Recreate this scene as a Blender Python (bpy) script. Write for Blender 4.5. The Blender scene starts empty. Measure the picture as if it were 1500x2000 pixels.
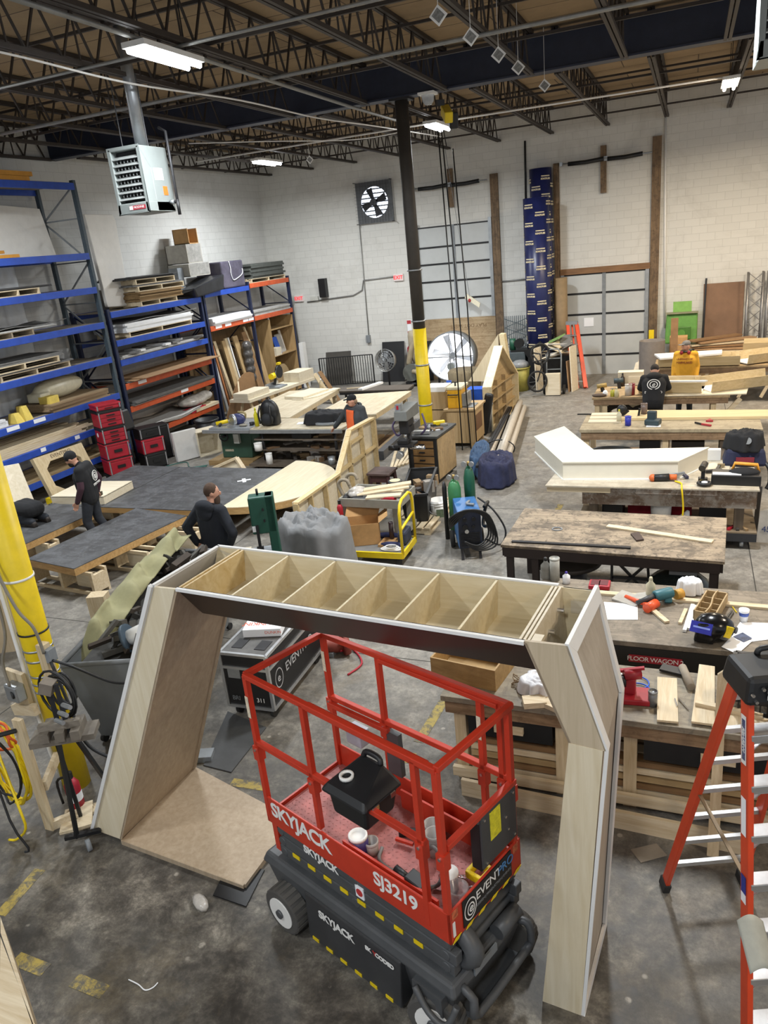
import bpy,bmesh,math,random
from mathutils import Matrix,Vector,Euler,noise
random.seed(7)
V=Vector
PI=math.pi
R_=math.radians
S=bpy.context.scene
COL=S.collection

# ------------------------------------------------------------------ camera, ambient fill, lamps, exposure
cam_d=bpy.data.cameras.new('camera');cam=bpy.data.objects.new('camera',cam_d);COL.objects.link(cam)
yaw,pitch,roll=-0.40221019,0.34158518,-0.10251539      # metres: x along the back wall, y into the hall, z up
fwd=V((math.sin(yaw)*math.cos(pitch),math.cos(yaw)*math.cos(pitch),-math.sin(pitch)))
r0=V((math.cos(yaw),-math.sin(yaw),0));u0=r0.cross(fwd)
rgt=r0*math.cos(roll) + u0*math.sin(roll);upv=-r0*math.sin(roll) + u0*math.cos(roll)
cam.matrix_world=Matrix(((rgt.x,upv.x,-fwd.x,0),(rgt.y,upv.y,-fwd.y,0),(rgt.z,upv.z,-fwd.z,4.45),(0,0,0,1)))
cam_d.sensor_fit='VERTICAL';cam_d.sensor_height=36.0;cam_d.lens=36.0*1459.5/2000.0
cam_d.clip_end=200
S.camera=cam
S.view_settings.view_transform='Standard';S.view_settings.look='None'
S.view_settings.gamma=1.0;S.view_settings.use_curve_mapping=False
S.view_settings.exposure=0.10
W=bpy.data.worlds.new('world');S.world=W;W.use_nodes=True
W.node_tree.nodes['Background'].inputs[0].default_value=(0.80,0.84,0.9,1)
W.node_tree.nodes['Background'].inputs[1].default_value=0.75  # ambient fill added, entering by the unbuilt rear and right sides
COOL=(0.93,0.97,1.0);WARM=(1.0,0.83,0.62)
FIXTURES=[(-6.02,8.85,COOL,250),(-10.75,19.7,COOL,330),(-5.45,18.2,COOL,400),(0.62,18.8,WARM,420),
   (-0.75,8.85,COOL,380),(-11.2,9.2,COOL,300),(4.6,9.4,WARM,360),(4.8,18.8,WARM,300),
   (-6.0,-0.5,COOL,170),(-0.75,-1.5,COOL,170),(4.6,1.5,WARM,150)]
def lamp(x,y,z,c,e,sx=0.35,sy=1.2):
 d=bpy.data.lights.new('fluorescent_lamp_light','AREA');d.shape='RECTANGLE';d.size=sx;d.size_y=sy
 d.color=c;d.energy=e;d.spread=R_(170)
 o=bpy.data.objects.new('fluorescent_lamp_light',d);COL.objects.link(o);o.location=(x,y,z);return o
for fx,fy,fc,fe in FIXTURES:lamp(fx,fy,6.72,fc,fe)

# ------------------------------------------------------------------ materials
MATS={}
def lin(c):
 return tuple((v/12.92 if v <=0.04045 else ((v+0.055)/1.055)**2.4) for v in c)
def hexc(h):
 return lin(tuple(int(h[i:i+2],16)/255 for i in (0,2,4)))
class NT:
 def __init__(s,name):
  s.m=bpy.data.materials.new(name);s.m.use_nodes=True;s.t=s.m.node_tree;s.b=s.t.nodes['Principled BSDF']
 def n(s,typ,**kw):
  o=s.t.nodes.new(typ)
  for k,v in kw.items():
   if k in o.inputs:o.inputs[k].default_value=v
   else:setattr(o,k,v)
  return o
 def l(s,a,b):s.t.links.new(a,b)
 def coord(s,scale=(1,1,1),rot=(0,0,0)):
  c=s.n('ShaderNodeTexCoord');mp=s.n('ShaderNodeMapping')
  mp.inputs['Scale'].default_value=scale;mp.inputs['Rotation'].default_value=rot
  s.l(c.outputs['Object'],mp.inputs[0]);return mp.outputs[0]
 def noise(s,vec,scale,detail=5,rough=0.6,dist=0.0):
  o=s.n('ShaderNodeTexNoise');o.inputs['Scale'].default_value=scale;o.inputs['Detail'].default_value=detail
  o.inputs['Roughness'].default_value=rough;o.inputs['Distortion'].default_value=dist
  s.l(vec,o.inputs['Vector']);return o.outputs['Fac']
 def ramp(s,fac,stops):
  o=s.n('ShaderNodeValToRGB');e=o.color_ramp.elements
  while len(e) < len(stops):e.new(0.5)
  for i,(p,c) in enumerate(stops):e[i].position=p;e[i].color=(*c,1) if len(c)==3 else c
  s.l(fac,o.inputs[0]);return o.outputs[0]
 def mix(s,fac,a,b,mode='MIX'):
  o=s.n('ShaderNodeMix',data_type='RGBA',blend_type=mode)
  for i,v in ((0,fac),(6,a),(7,b)):
   if isinstance(v,(int,float)):o.inputs[i].default_value=v
   elif isinstance(v,tuple):o.inputs[i].default_value=(*v,1)
   else:s.l(v,o.inputs[i])
  return o.outputs[2]
 def math(s,op,a,b=0.0):
  o=s.n('ShaderNodeMath',operation=op)
  for i,v in ((0,a),(1,b)):
   if isinstance(v,(int,float)):o.inputs[i].default_value=v
   else:s.l(v,o.inputs[i])
  return o.outputs[0]
 def bump(s,h,strength=0.3,dist=0.01):
  o=s.n('ShaderNodeBump');o.inputs['Strength'].default_value=strength;o.inputs['Distance'].default_value=dist
  s.l(h,o.inputs['Height']);s.l(o.outputs[0],s.b.inputs['Normal'])
 def col(s,c):s.l(c,s.b.inputs['Base Color'])
 def done(s,rough=0.6,metal=0.0):
  s.b.inputs['Roughness'].default_value=rough;s.b.inputs['Metallic'].default_value=metal;return s.m
def mat(name,h,rough=0.6,metal=0.0,var=0.18,scale=6.0,emit=0.0,alpha=1.0,trans=0.0):
 if name in MATS:return MATS[name]
 k=NT(name);c=hexc(h) if isinstance(h,str) else h
 v=k.coord();f=k.noise(v,scale,6,0.65)
 k.col(k.ramp(f,[(0.3,tuple(x*(1-var) for x in c)),(0.7,tuple(min(1,x*(1+var*0.6)) for x in c))]))
 if emit:k.b.inputs['Emission Color'].default_value=(*c,1);k.b.inputs['Emission Strength'].default_value=emit
 if alpha < 1:k.b.inputs['Alpha'].default_value=alpha
 if trans:k.b.inputs['Transmission Weight'].default_value=trans
 MATS[name]=k.done(rough,metal);return MATS[name]
def wood(name,light,dark,axis='x',rough=0.55,wear=0.0,wearcol='3a332b',grain=1.0):
 if name in MATS:return MATS[name]
 k=NT(name);sc={'x':(1,14,14),'y':(14,1,14),'z':(14,14,1)}[axis]
 v=k.coord(sc);f=k.noise(v,1.6*grain,6,0.6,0.6)
 f2=k.noise(k.coord(),1.3,4,0.6)
 c=k.ramp(f,[(0.32,hexc(dark)),(0.68,hexc(light))])
 c=k.mix(k.math('MULTIPLY',f2,0.30),c,hexc(dark))
 if wear:
  w=k.noise(k.coord(),3.2,9,0.72,0.4)
  c=k.mix(k.ramp(w,[(0.46,(0,0,0)),(0.58,(wear,wear,wear))]),c,hexc(wearcol))
  w2=k.noise(k.coord((1,1,1),(0.4,0.2,1)),9.0,8,0.75,1.0)
  c=k.mix(k.ramp(w2,[(0.54,(0,0,0)),(0.60,(wear,wear,wear))]),c,hexc(wearcol))
 k.col(c);k.bump(f,0.08,0.003)
 MATS[name]=k.done(rough);return MATS[name]
def m_floor():
 k=NT('concrete_floor');v=k.coord()
 big=k.noise(v,0.35,6,0.6,0.3);mid=k.noise(v,1.3,12,0.74,0.3);fine=k.noise(v,13,12,0.85,0.2);mot=k.noise(v,3.6,12,0.78,0.2)
 streak=k.noise(k.coord((0.6,1.2,1),(0,0,0.5)),0.9,12,0.76,0.3)
 a=k.ramp(mot,[(0.30,hexc('66635d')),(0.47,hexc('7e7a73')),(0.60,hexc('949087')),(0.78,hexc('aaa59a'))])
 wearm=k.ramp(mot,[(0.32,hexc('2a2826')),(0.45,hexc('524e48')),(0.55,hexc('7a746a')),(0.66,hexc('aaa496'))])
 wearm=k.mix(k.ramp(streak,[(0.40,(0,0,0)),(0.60,(0.75,0.75,0.75))]),wearm,hexc('2f2d2a'))
 # the end of the hall by the gallery is worn and oil dark, the far end is cleaner
 sep=k.n('ShaderNodeSeparateXYZ');k.l(v,sep.inputs[0])
 y=k.math('ADD',sep.outputs[1],k.math('MULTIPLY',k.math('SUBTRACT',big,0.5),8.0))
 mr=k.n('ShaderNodeMapRange');mr.inputs[1].default_value=2.8;mr.inputs[2].default_value=7.5;k.l(y,mr.inputs[0])
 c=k.mix(mr.outputs[0],wearm,a)
 c=k.mix(k.ramp(mid,[(0.52,(0,0,0)),(0.68,(0.5,0.5,0.5))]),c,hexc('776b55'))
 c=k.mix(k.math('MULTIPLY',k.ramp(fine,[(0.35,(1,1,1)),(0.55,(0,0,0))]),0.5),c,hexc('3a3732'))
 vo=k.n('ShaderNodeTexVoronoi');vo.inputs['Scale'].default_value=3.6;k.l(v,vo.inputs['Vector'])
 spot=k.ramp(vo.outputs['Distance'],[(0.07,(0.75,0.75,0.75)),(0.10,(0,0,0))])
 c=k.mix(k.math('MULTIPLY',spot,k.ramp(mid,[(0.48,(0,0,0)),(0.54,(1,1,1))])),c,hexc('aaa498'))
 k.col(c);k.bump(fine,0.06,0.003)
 k.l(k.ramp(mot,[(0.3,(0.42,0.42,0.42)),(0.7,(0.68,0.68,0.68))]),k.b.inputs['Roughness'])
 k.b.inputs['Specular IOR Level'].default_value=0.35
 return k.m
def m_block(name,axes,tint):
 # painted concrete block: courses as bump and thin dirty joints
 k=NT(name);c=k.n('ShaderNodeTexCoord');sep=k.n('ShaderNodeSeparateXYZ');k.l(c.outputs['Object'],sep.inputs[0])
 cb=k.n('ShaderNodeCombineXYZ');k.l(sep.outputs[axes],cb.inputs[0]);k.l(sep.outputs[2],cb.inputs[1])
 br=k.n('ShaderNodeTexBrick');k.l(cb.outputs[0],br.inputs['Vector'])
 br.inputs['Scale'].default_value=1.0;br.inputs['Mortar Size'].default_value=0.008;br.inputs['Mortar Smooth'].default_value=0.6
 br.inputs['Brick Width'].default_value=0.41;br.inputs['Row Height'].default_value=0.205
 t=hexc(tint)
 br.inputs['Color1'].default_value=(*t,1);br.inputs['Color2'].default_value=(*[x*0.95 for x in t],1)
 br.inputs['Mortar'].default_value=(*[x*0.80 for x in t],1)
 v=c.outputs['Object']
 d=k.noise(v,0.7,8,0.7,0.8);d2=k.noise(k.coord((1,1,4)),2.3,8,0.75,0.6)
 cc=k.mix(k.ramp(d,[(0.5,(0,0,0)),(0.78,(0.35,0.35,0.35))]),br.outputs['Color'],hexc('8f8a80'))
 cc=k.mix(k.ramp(d2,[(0.63,(0,0,0)),(0.76,(0.4,0.4,0.4))]),cc,hexc('6c675e'))
 k.col(cc);k.bump(br.outputs['Fac'],-0.25,0.01)
 return k.done(0.75)
def m_deck():
 k=NT('roof_deck_board');c=k.n('ShaderNodeTexCoord');sep=k.n('ShaderNodeSeparateXYZ');k.l(c.outputs['Object'],sep.inputs[0])
 cb=k.n('ShaderNodeCombineXYZ');k.l(sep.outputs[0],cb.inputs[0]);k.l(sep.outputs[1],cb.inputs[1])
 br=k.n('ShaderNodeTexBrick');k.l(cb.outputs[0],br.inputs['Vector']);br.inputs['Scale'].default_value=1.0
 br.inputs['Brick Width'].default_value=3.1;br.inputs['Row Height'].default_value=0.8;br.inputs['Mortar Size'].default_value=0.012
 br.inputs['Color1'].default_value=(*hexc('a08a6b'),1);br.inputs['Color2'].default_value=(*hexc('947f61'),1);br.inputs['Mortar'].default_value=(*hexc('3f3124'),1)
 d=k.noise(c.outputs['Object'],1.1,8,0.7)
 k.col(k.mix(k.ramp(d,[(0.35,(0,0,0)),(0.75,(0.55,0.55,0.55))]),br.outputs['Color'],hexc('6d5b46')))
 return k.done(0.9)

PLY=lambda:wood('birch_plywood','ddd4c0','cbbfa4','x')
PLYD=lambda:wood('birch_plywood_shaded_grain','cdb88f','b99f73','y')
PINE=lambda:wood('pine_lumber','d8cbb0','bda987','x',grain=1.5)
PINEY=lambda:wood('pine_lumber_lengthwise','d8cbb0','bda987','y',grain=1.5)
PINEZ=lambda:wood('pine_stud','d0c0a0','b29d7a','z',grain=1.5)
POPLAR=lambda:wood('grey_birch_face','b9ac97','a3947d','z',0.5)
BENCH=lambda:wood('worn_bench_top','a3937c','766856','x',0.6,0.75,'3f372f')
BENCHW=lambda:wood('bench_timber','9c8367','72593f','x',0.65,0.35,'4a3a2a')
OLDW=lambda:wood('old_rough_timber','8c7356','5d4b38','z',0.75,0.4,'2f2720')
CARD=lambda:mat('cardboard','b58d5c',0.8)
MDF=lambda:mat('hardboard_brown','8a6a48',0.7)
BLACK=lambda:mat('black_plastic','17181a',0.45)
DARK=lambda:mat('dark_metal','2c2c2e',0.5,0.4)
STEEL=lambda:mat('joist_steel','3a332e',0.6,0.2)
GALV=lambda:mat('galvanised_metal','a9adb0',0.38,0.75)
ALU=lambda:mat('aluminium','d2d4d6',0.32,0.85)
CHROME=lambda:mat('bright_metal','dcdcdc',0.2,0.95)
WHITE=lambda:mat('white_paint','e6e5e1',0.5,var=0.05)
PAPER=lambda:mat('white_paper','e9ebee',0.75,var=0.03)
GREY=lambda:mat('grey_paint','7d8286',0.5)
BLUE=lambda:mat('rack_blue_paint','2349a8',0.45,var=0.2)
ORANGE=lambda:mat('rack_orange_paint','c4552c',0.5,var=0.2)
NAVY=lambda:mat('rack_navy_post','1b2440',0.5)
YELLOW=lambda:mat('safety_yellow_paint','e3c512',0.45,var=0.12)
RED=lambda:mat('lift_red_paint','bd3620',0.42,var=0.12)
TOOLRED=lambda:mat('toolbox_red','a3182b',0.5)
LAD=lambda:mat('ladder_orange_fibreglass','cc4420',0.45,var=0.12)
CHAR=lambda:mat('charcoal_paint','4a4c4e',0.45)
RUBBER=lambda:mat('black_rubber','232323',0.8)
TYRE=lambda:mat('grey_tyre','4c4a47',0.85)

# ------------------------------------------------------------------ mesh builder
def T3(x,y,z,deg=0):return Matrix.Translation((x,y,z)) @ Matrix.Rotation(R_(deg),4,'Z')
class MB:
 def __init__(s,T=None):s.v=[];s.f=[];s.sm=[];s.T=T
 def add(s,vs,fs,smooth=False):
  n=len(s.v)
  for p in vs:
   p=V(p);s.v.append(s.T @ p if s.T else p)
  for f in fs:s.f.append([n+i for i in f]);s.sm.append(smooth)
  return s
 def hexa(s,b,t):
  return s.add(list(b)+list(t),[(3,2,1,0),(4,5,6,7),(0,1,5,4),(1,2,6,5),(2,3,7,6),(3,0,4,7)])
 def box(s,x0,x1,y0,y1,z0,z1):
  return s.hexa([(x0,y0,z0),(x1,y0,z0),(x1,y1,z0),(x0,y1,z0)],[(x0,y0,z1),(x1,y0,z1),(x1,y1,z1),(x0,y1,z1)])
 def cbox(s,c,size,rot=(0,0,0)):
  M=Matrix.Translation(c) @ Euler([R_(a) for a in rot]).to_matrix().to_4x4()
  a,b,d=[q/2 for q in size]
  P8=[M @ V(p) for p in ((-a,-b,-d),(a,-b,-d),(a,b,-d),(-a,b,-d),(-a,-b,d),(a,-b,d),(a,b,d),(-a,b,d))]
  return s.hexa(P8[:4],P8[4:])
 def slab(s,poly,vec):
  n=len(poly);v=V(vec);A=[V(p) for p in poly];B=[p+v for p in A]
  return s.add(A+B,[tuple(range(n-1,-1,-1)),tuple(range(n,2*n))] + [(i,(i+1) % n,n+(i+1) % n,n+i) for i in range(n)])
 def prism(s,poly,z0,z1):return s.slab([(p[0],p[1],z0) for p in poly],(0,0,z1-z0))
 def bar(s,p,q,w,h,up=(0,0,1)):
  p=V(p);q=V(q);d=(q-p).normalized();u=V(up)
  sx=d.cross(u)
  if sx.length < 1e-4:sx=d.cross(V((0,1,0)))
  sx.normalize();u=sx.cross(d).normalized();a=sx*w/2;b=u*h/2
  return s.hexa([p-a-b,p+a-b,p+a+b,p-a+b],[q-a-b,q+a-b,q+a+b,q-a+b])
 def cyl(s,p,q,r,r2=None,n=14,caps=True):
  p=V(p);q=V(q);d=(q-p).normalized();r2=r if r2 is None else r2
  a=d.orthogonal().normalized();b=d.cross(a)
  C=[(math.cos(2*PI*i/n),math.sin(2*PI*i/n)) for i in range(n)]
  vs=[p+(a*x+b*y)*r for x,y in C] + [q+(a*x+b*y)*r2 for x,y in C]
  s.add(vs,[(i,(i+1) % n,n+(i+1) % n,n+i) for i in range(n)],n > 8)
  if caps:s.add(vs,[tuple(range(n-1,-1,-1)),tuple(range(n,2*n))])
  return s
 def tube(s,pts,r,n=8,smooth=0,closed=False):
  P=[V(p) for p in pts]
  if smooth and len(P) > 2:
   Q=[]
   m=len(P)
   for i in range(m if closed else m-1):
    p0,p1,p2,p3=(P[(i-1) % m],P[i],P[(i+1) % m],P[(i+2) % m]) if closed else (P[max(i-1,0)],P[i],P[i+1],P[min(i+2,m-1)])
    for k in range(smooth):
     t=k/smooth
     Q.append(0.5*((2*p1)+(p2-p0)*t+(2*p0-5*p1+4*p2-p3)*t*t+(3*p1-p0-3*p2+p3)*t**3))
   if not closed:Q.append(P[-1])
   P=Q
  m=len(P);vs=[];a=None
  for i,p in enumerate(P):
   d=(P[(i+1) % m]-P[i-1]) if closed else (P[min(i+1,m-1)]-P[max(i-1,0)])
   d.normalize()
   if a is None:a=d.orthogonal().normalized()
   else:
    a=a-d*a.dot(d)
    a=a.normalized() if a.length > 1e-5 else d.orthogonal().normalized()
   b=d.cross(a)
   rr=r[i*len(r)//m] if isinstance(r,(list,tuple)) else r
   vs +=[p+(a*math.cos(2*PI*k/n)+b*math.sin(2*PI*k/n))*rr for k in range(n)]
  fs=[(i*n+k,i*n+(k+1) % n,((i+1) % m)*n+(k+1) % n,((i+1) % m)*n+k) for i in range(m if closed else m-1) for k in range(n)]
  s.add(vs,fs,True)
  if not closed:s.add(vs[:n]+vs[-n:],[tuple(range(n-1,-1,-1)),tuple(range(n,2*n))])
  return s
 def lathe(s,prof,c=(0,0,0),n=24,smooth=True):
  c=V(c);m=len(prof);vs=[]
  for r,z in prof:vs +=[c+V((r*math.cos(2*PI*k/n),r*math.sin(2*PI*k/n),z)) for k in range(n)]
  s.add(vs,[(i*n+k,i*n+(k+1) % n,(i+1)*n+(k+1) % n,(i+1)*n+k) for i in range(m-1) for k in range(n)],smooth)
  return s
 def ball(s,c,r,n=14,rot=None):
  r=(r,r,r) if isinstance(r,(int,float)) else r;c=V(c);vs=[];h=n//2
  M=Euler([R_(a) for a in rot]).to_matrix() if rot else Matrix.Identity(3)
  for i in range(h+1):
   t=PI*i/h
   for k in range(n):
    vs.append(c+M @ V((r[0]*math.sin(t)*math.cos(2*PI*k/n),r[1]*math.sin(t)*math.sin(2*PI*k/n),r[2]*math.cos(t))))
  return s.add(vs,[(i*n+k,(i+1)*n+k,(i+1)*n+(k+1) % n,i*n+(k+1) % n) for i in range(h) for k in range(n)],True)
 def grid(s,fn,nu,nv,smooth=True):
  vs=[fn(i/nu,j/nv) for j in range(nv+1) for i in range(nu+1)]
  return s.add(vs,[(j*(nu+1)+i,j*(nu+1)+i+1,(j+1)*(nu+1)+i+1,(j+1)*(nu+1)+i) for j in range(nv) for i in range(nu)],smooth)
 def build(s,name,m,parent=None,bevel=0.0,solid=0.0,sub=0,remesh=0.0,smooth_it=0):
  off=V((0,0,0));q=parent
  while q is not None:off +=q.location;q=q.parent
  me=bpy.data.meshes.new(name);me.from_pydata([p-off for p in s.v],[],s.f)
  for p,k in zip(me.polygons,s.sm):p.use_smooth=k
  bm=bmesh.new();bm.from_mesh(me);bmesh.ops.remove_doubles(bm,verts=bm.verts,dist=1e-5)
  bmesh.ops.recalc_face_normals(bm,faces=bm.faces);bm.to_mesh(me);bm.free()
  me.materials.append(m);o=bpy.data.objects.new(name,me);COL.objects.link(o)
  if parent is not None:o.parent=parent
  if solid:k=o.modifiers.new('thickness','SOLIDIFY');k.thickness=solid;k.offset=0
  if remesh:k=o.modifiers.new('remesh','REMESH');k.mode='VOXEL';k.voxel_size=remesh;k.use_smooth_shade=True
  if smooth_it:k=o.modifiers.new('soft','SMOOTH');k.iterations=smooth_it;k.factor=0.6
  if sub:k=o.modifiers.new('sub','SUBSURF');k.levels=sub;k.render_levels=sub
  if bevel:k=o.modifiers.new('bevel','BEVEL');k.width=bevel;k.segments=2;k.limit_method='ANGLE';k.angle_limit=R_(40)
  return o
def drape(c,rx,ry,h,rz,name,m,parent=None,skirt=0.25,folds=11,amp=0.06,seed=0,n=64,k=26):
 # cloth thrown over something: bumpy top, wavy skirt
 T=T3(*c,rz);mb=MB(T);vs=[]
 for j in range(k+1):
  r=j/k
  for i in range(n):
   a=2*PI*i/n;w=max(0,(r-0.45)/0.55);rip=math.sin(folds*a+2*math.sin(3*a+seed))*amp*w
   q=V((math.cos(a)*2.2,math.sin(a)*2.2,seed))*r;nz=noise.noise(q*1.3)*0.16+abs(noise.noise(q*3.1+V((5,seed,1))))*0.13-0.04
   rr=min(r,0.72)/0.72*0.9+max(0,r-0.72)*0.36
   z=(1-0.22*min(r,0.72)**2-max(0,r-0.70)/0.30*(1-skirt)) + nz*(1-0.5*w)
   vs.append((rx*math.cos(a)*(rr+rip),ry*math.sin(a)*(rr+rip),max(0.004,h*z)))
 mb.add(vs,[(j*n+i,j*n+(i+1) % n,(j+1)*n+(i+1) % n,(j+1)*n+i) for j in range(k) for i in range(n)],True)
 return mb.build(name,m,parent,solid=0.012)
def thing(name,label,cat,loc=(0,0,0),group=None):
 o=bpy.data.objects.new(name,None);COL.objects.link(o);o.location=loc;o.empty_display_size=0.1
 o['label']=label;o['category']=cat
 if group:o['group']=group
 return o
def tag(o,label,cat,group=None,kind=None):
 o['label']=label;o['category']=cat
 if group:o['group']=group
 if kind:o['kind']=kind
 return o
def struct(o):o['kind']='structure';return o
def lab(o,label):o['label']=label;return o
def kids(o):return [c for c in COL.objects if c.parent==o]
def dup(root,loc=None,label=None,group=None,rotz=None):
 r=root.copy();COL.objects.link(r)
 if loc is not None:r.location=loc
 if rotz is not None:r.rotation_euler=(0,0,R_(rotz))
 if label:r['label']=label
 if group:r['group']=group
 for ch in kids(root):
  c=ch.copy();COL.objects.link(c);c.parent=r
  for g in kids(ch):
   d=g.copy();COL.objects.link(d);d.parent=c
 return r
TXT={}
def text(name,body,size,M,m,parent=None,extrude=0.002,align='LEFT',space=1.0,shear=0.0,bold=0.0):
 key=(body,size,extrude,align,space,shear,bold)
 if key not in TXT:
  cu=bpy.data.curves.new(name,'FONT');cu.body=body;cu.size=size;cu.extrude=extrude;cu.align_x=align;cu.align_y='CENTER'
  cu.space_character=space;cu.shear=shear;cu.offset=bold;cu.resolution_u=4
  t=bpy.data.objects.new(name,cu);COL.objects.link(t)
  TXT[key]=bpy.data.meshes.new_from_object(t.evaluated_get(bpy.context.evaluated_depsgraph_get()))
  bpy.data.objects.remove(t);bpy.data.curves.remove(cu)
 me=TXT[key].copy()
 off=V((0,0,0));q=parent
 while q is not None:off +=q.location;q=q.parent
 me.transform(Matrix.Translation(-off) @ M);me.materials.clear();me.materials.append(m)
 o=bpy.data.objects.new(name,me);COL.objects.link(o)
 if parent is not None:o.parent=parent
 return o
def face_frame(o,xdir,ydir):
 # matrix whose local x, y run along xdir, ydir from point o: for lettering on a face
 x=V(xdir).normalized();y=V(ydir);z=x.cross(y).normalized();y=z.cross(x)
 return Matrix(((x.x,y.x,z.x,o[0]),(x.y,y.y,z.y,o[1]),(x.z,y.z,z.z,o[2]),(0,0,0,1)))

# ------------------------------------------------------------------ the hall
YB,XL,ZD=24.34,-13.78,7.68
struct(MB().box(XL-0.2,11,-4,YB+0.2,-0.2,0).build('floor',m_floor()))
struct(MB().box(XL-0.2,11,YB,YB+0.25,0,ZD+0.3).build('wall_back',m_block('painted_block_wall',0,'d3d2cc')))
struct(MB().box(XL-0.25,XL,-4,YB,0,ZD+0.3).build('wall_left',m_block('painted_block_wall_side',1,'cfcfcb')))
struct(MB().box(XL-0.2,11,-4,YB+0.2,ZD,ZD+0.2).build('ceiling',m_deck()))
# worn yellow lane paint and saw-cut joints in the slab
def m_worn():
 k=NT('worn_floor_paint');v=k.coord();f=k.noise(v,7,10,0.8,0.3)
 k.col(k.mix(k.ramp(f,[(0.44,(0,0,0)),(0.56,(1,1,1))]),hexc('57534a'),hexc('a38f45')));return k.done(0.65)
FM=m_worn()
k_=0
def paint(a,b,w):
 global k_
 k_ +=1
 a=V(a);b=V(b);d=(b-a).normalized();s=V((-d.y,d.x,0))*w/2
 struct(MB().slab([a-s,a+s,b+s,b-s],(0,0,0.0025)).build('trim_%d' % k_,FM))
paint((-2.19,6.21,0.000),(-2.23,5.50,0.000),0.10)
paint((-2.24,5.34,0.000),(-2.24,5.19,0.000),0.10)
paint((-4.65,2.79,0.000),(-4.69,3.23,0.000),0.10)
paint((-3.71,4.55,0.000),(-3.36,4.57,0.000),0.10)
paint((-4.23,2.54,0.000),(-3.94,2.53,0.000),0.10)
paint((-3.69,2.53,0.000),(-3.42,2.52,0.000),0.10)
paint((-1.91,12.21,0.000),(-1.93,11.63,0.000),0.10)
JM=mat('slab_joint','3d3b37',0.9)
for a,b in (((-13.7,6.9),(9,6.9)),((-13.7,11.9),(9,11.9)),((-13.7,17.2),(9,17.2)),((0.9,-3),(0.9,24)),((-6.9,-3),(-6.9,24))):
 k_ +=1
 a=V((*a,0));b=V((*b,0));d=(b-a).normalized();s=V((-d.y,d.x,0))*0.006
 struct(MB().slab([a-s,a+s,b+s,b-s],(0,0,0.0015)).build('trim_%d' % k_,JM))

# I beams and columns
BEAM=mat('beam_navy_paint','252b3d',0.5)
def ibeam(y,label):
 m=MB();m.box(XL,10.8,y-0.02,y+0.02,7.03,7.57)
 m.box(XL,10.8,y-0.14,y+0.14,7.0,7.03);m.box(XL,10.8,y-0.14,y+0.14,7.57,7.6)
 return tag(m.build('steel_beam',BEAM),label,'beam')
ibeam(15.0,'dark navy steel I beam crossing the hall under the roof joists')
def column(x,y,r,label,yz,col):
 t=thing('steel_column',label,'column',(x,y,0))
 MB().cyl((x,y,yz),(x,y,6.96),r,n=24).build('shaft',mat('column_dark_brown','3b3630',0.6),t)
 MB().cyl((x,y,0),(x,y,yz),r+0.012,n=24).build('guard_sleeve',YELLOW(),t)
 MB().box(x-0.2,x+0.2,y-0.15,y+0.15,6.96,7.0).build('cap_plate',DARK(),t)
 for z in ((1.15,2.0,2.9,3.9) if col else ()):
  MB().cyl((x,y,z),(x,y,z+0.03),r+0.03,n=24).build('strap',GALV(),t)
 return t
column(-5.17,15.0,0.125,'round steel column, black above and yellow below, in mid hall under the navy beam',2.76,True)
cl=column(-5.16,4.16,0.11,'round steel column painted yellow at the left edge of the photo',3.4,False)
for z in (1.05,1.13,1.21,1.36,1.46):
 MB().lathe([(0.124,z),(0.128,z),(0.128,z+0.018),(0.124,z+0.018)],(-5.16,4.16,0),24).build('hose_clamp',GALV(),cl)
MB().lathe([(0.124,2.12),(0.130,2.12),(0.130,2.14),(0.124,2.14)],(-5.16,4.16,0),24).build('cable_tie',WHITE(),cl)
MB().lathe([(0.124,1.62),(0.131,1.62),(0.131,1.635),(0.124,1.635)],(-5.16,4.16,0),24).build('cable_tie',BLACK(),cl)
pp=MB().tube([(-5.33,4.10,6.9),(-5.33,4.10,1.0),(-5.33,4.12,0.35),(-5.31,4.15,0.0)],0.022,10)
tag(pp.build('conduit_pipe',WHITE()),'white vertical pipe running down behind the left yellow column','pipe')

# open-web roof joists
SJ=STEEL()
def joist(x,y0,y1,n):
 o=thing('roof_joist','dark open web steel roof joist carrying the brown roof deck','joist',(x,y0,7.0),'open web roof joists')
 m=MB()
 for s in (-0.035,0.035):m.box(x+s-0.025,x+s+0.025,y0,y1,7.615,7.675)
 m.build('top_chord',SJ,o)
 m=MB()
 for s in (-0.035,0.035):m.box(x+s-0.025,x+s+0.025,y0+0.25,y1-0.02,6.99,7.045)
 m.build('bottom_chord',SJ,o)
 m=MB();st=(y1-y0-0.5)/n
 for i in range(n):
  a=y0+0.25+st*i
  m.bar((x,a,7.03),(x,a+st/2,7.63),0.026,0.026);m.bar((x,a+st/2,7.63),(x,a+st,7.03),0.026,0.026)
  if i % 2:m.bar((x,a+st/2,7.63),(x,a+st/2+0.02,7.03),0.02,0.02)
 m.build('web',SJ,o)
 return o
ja=joist(-0.75,15.0,YB,15)
for k in range(-5,9):
 if k:dup(ja,(-0.75-1.556*k,15.0,7.0))
jb=joist(-1.15,4.2,15.0,17)
for k in range(-5,9):
 if k:dup(jb,(-1.15-1.57*k,4.2,7.0))
def bridging(y,z,lab_):
 m=MB();m.bar((XL,y,z),(10.5,y,z),0.04,0.04)
 tag(m.build('joist_bridging',SJ),lab_,'bridging bar','bridging bars between joists')
for y in (9.6,12.6,17.6,20.1,22.4):
 for z in (7.09,7.57):bridging(y,z,'dark angle bar bridging the roof joists from side to side')

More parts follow.
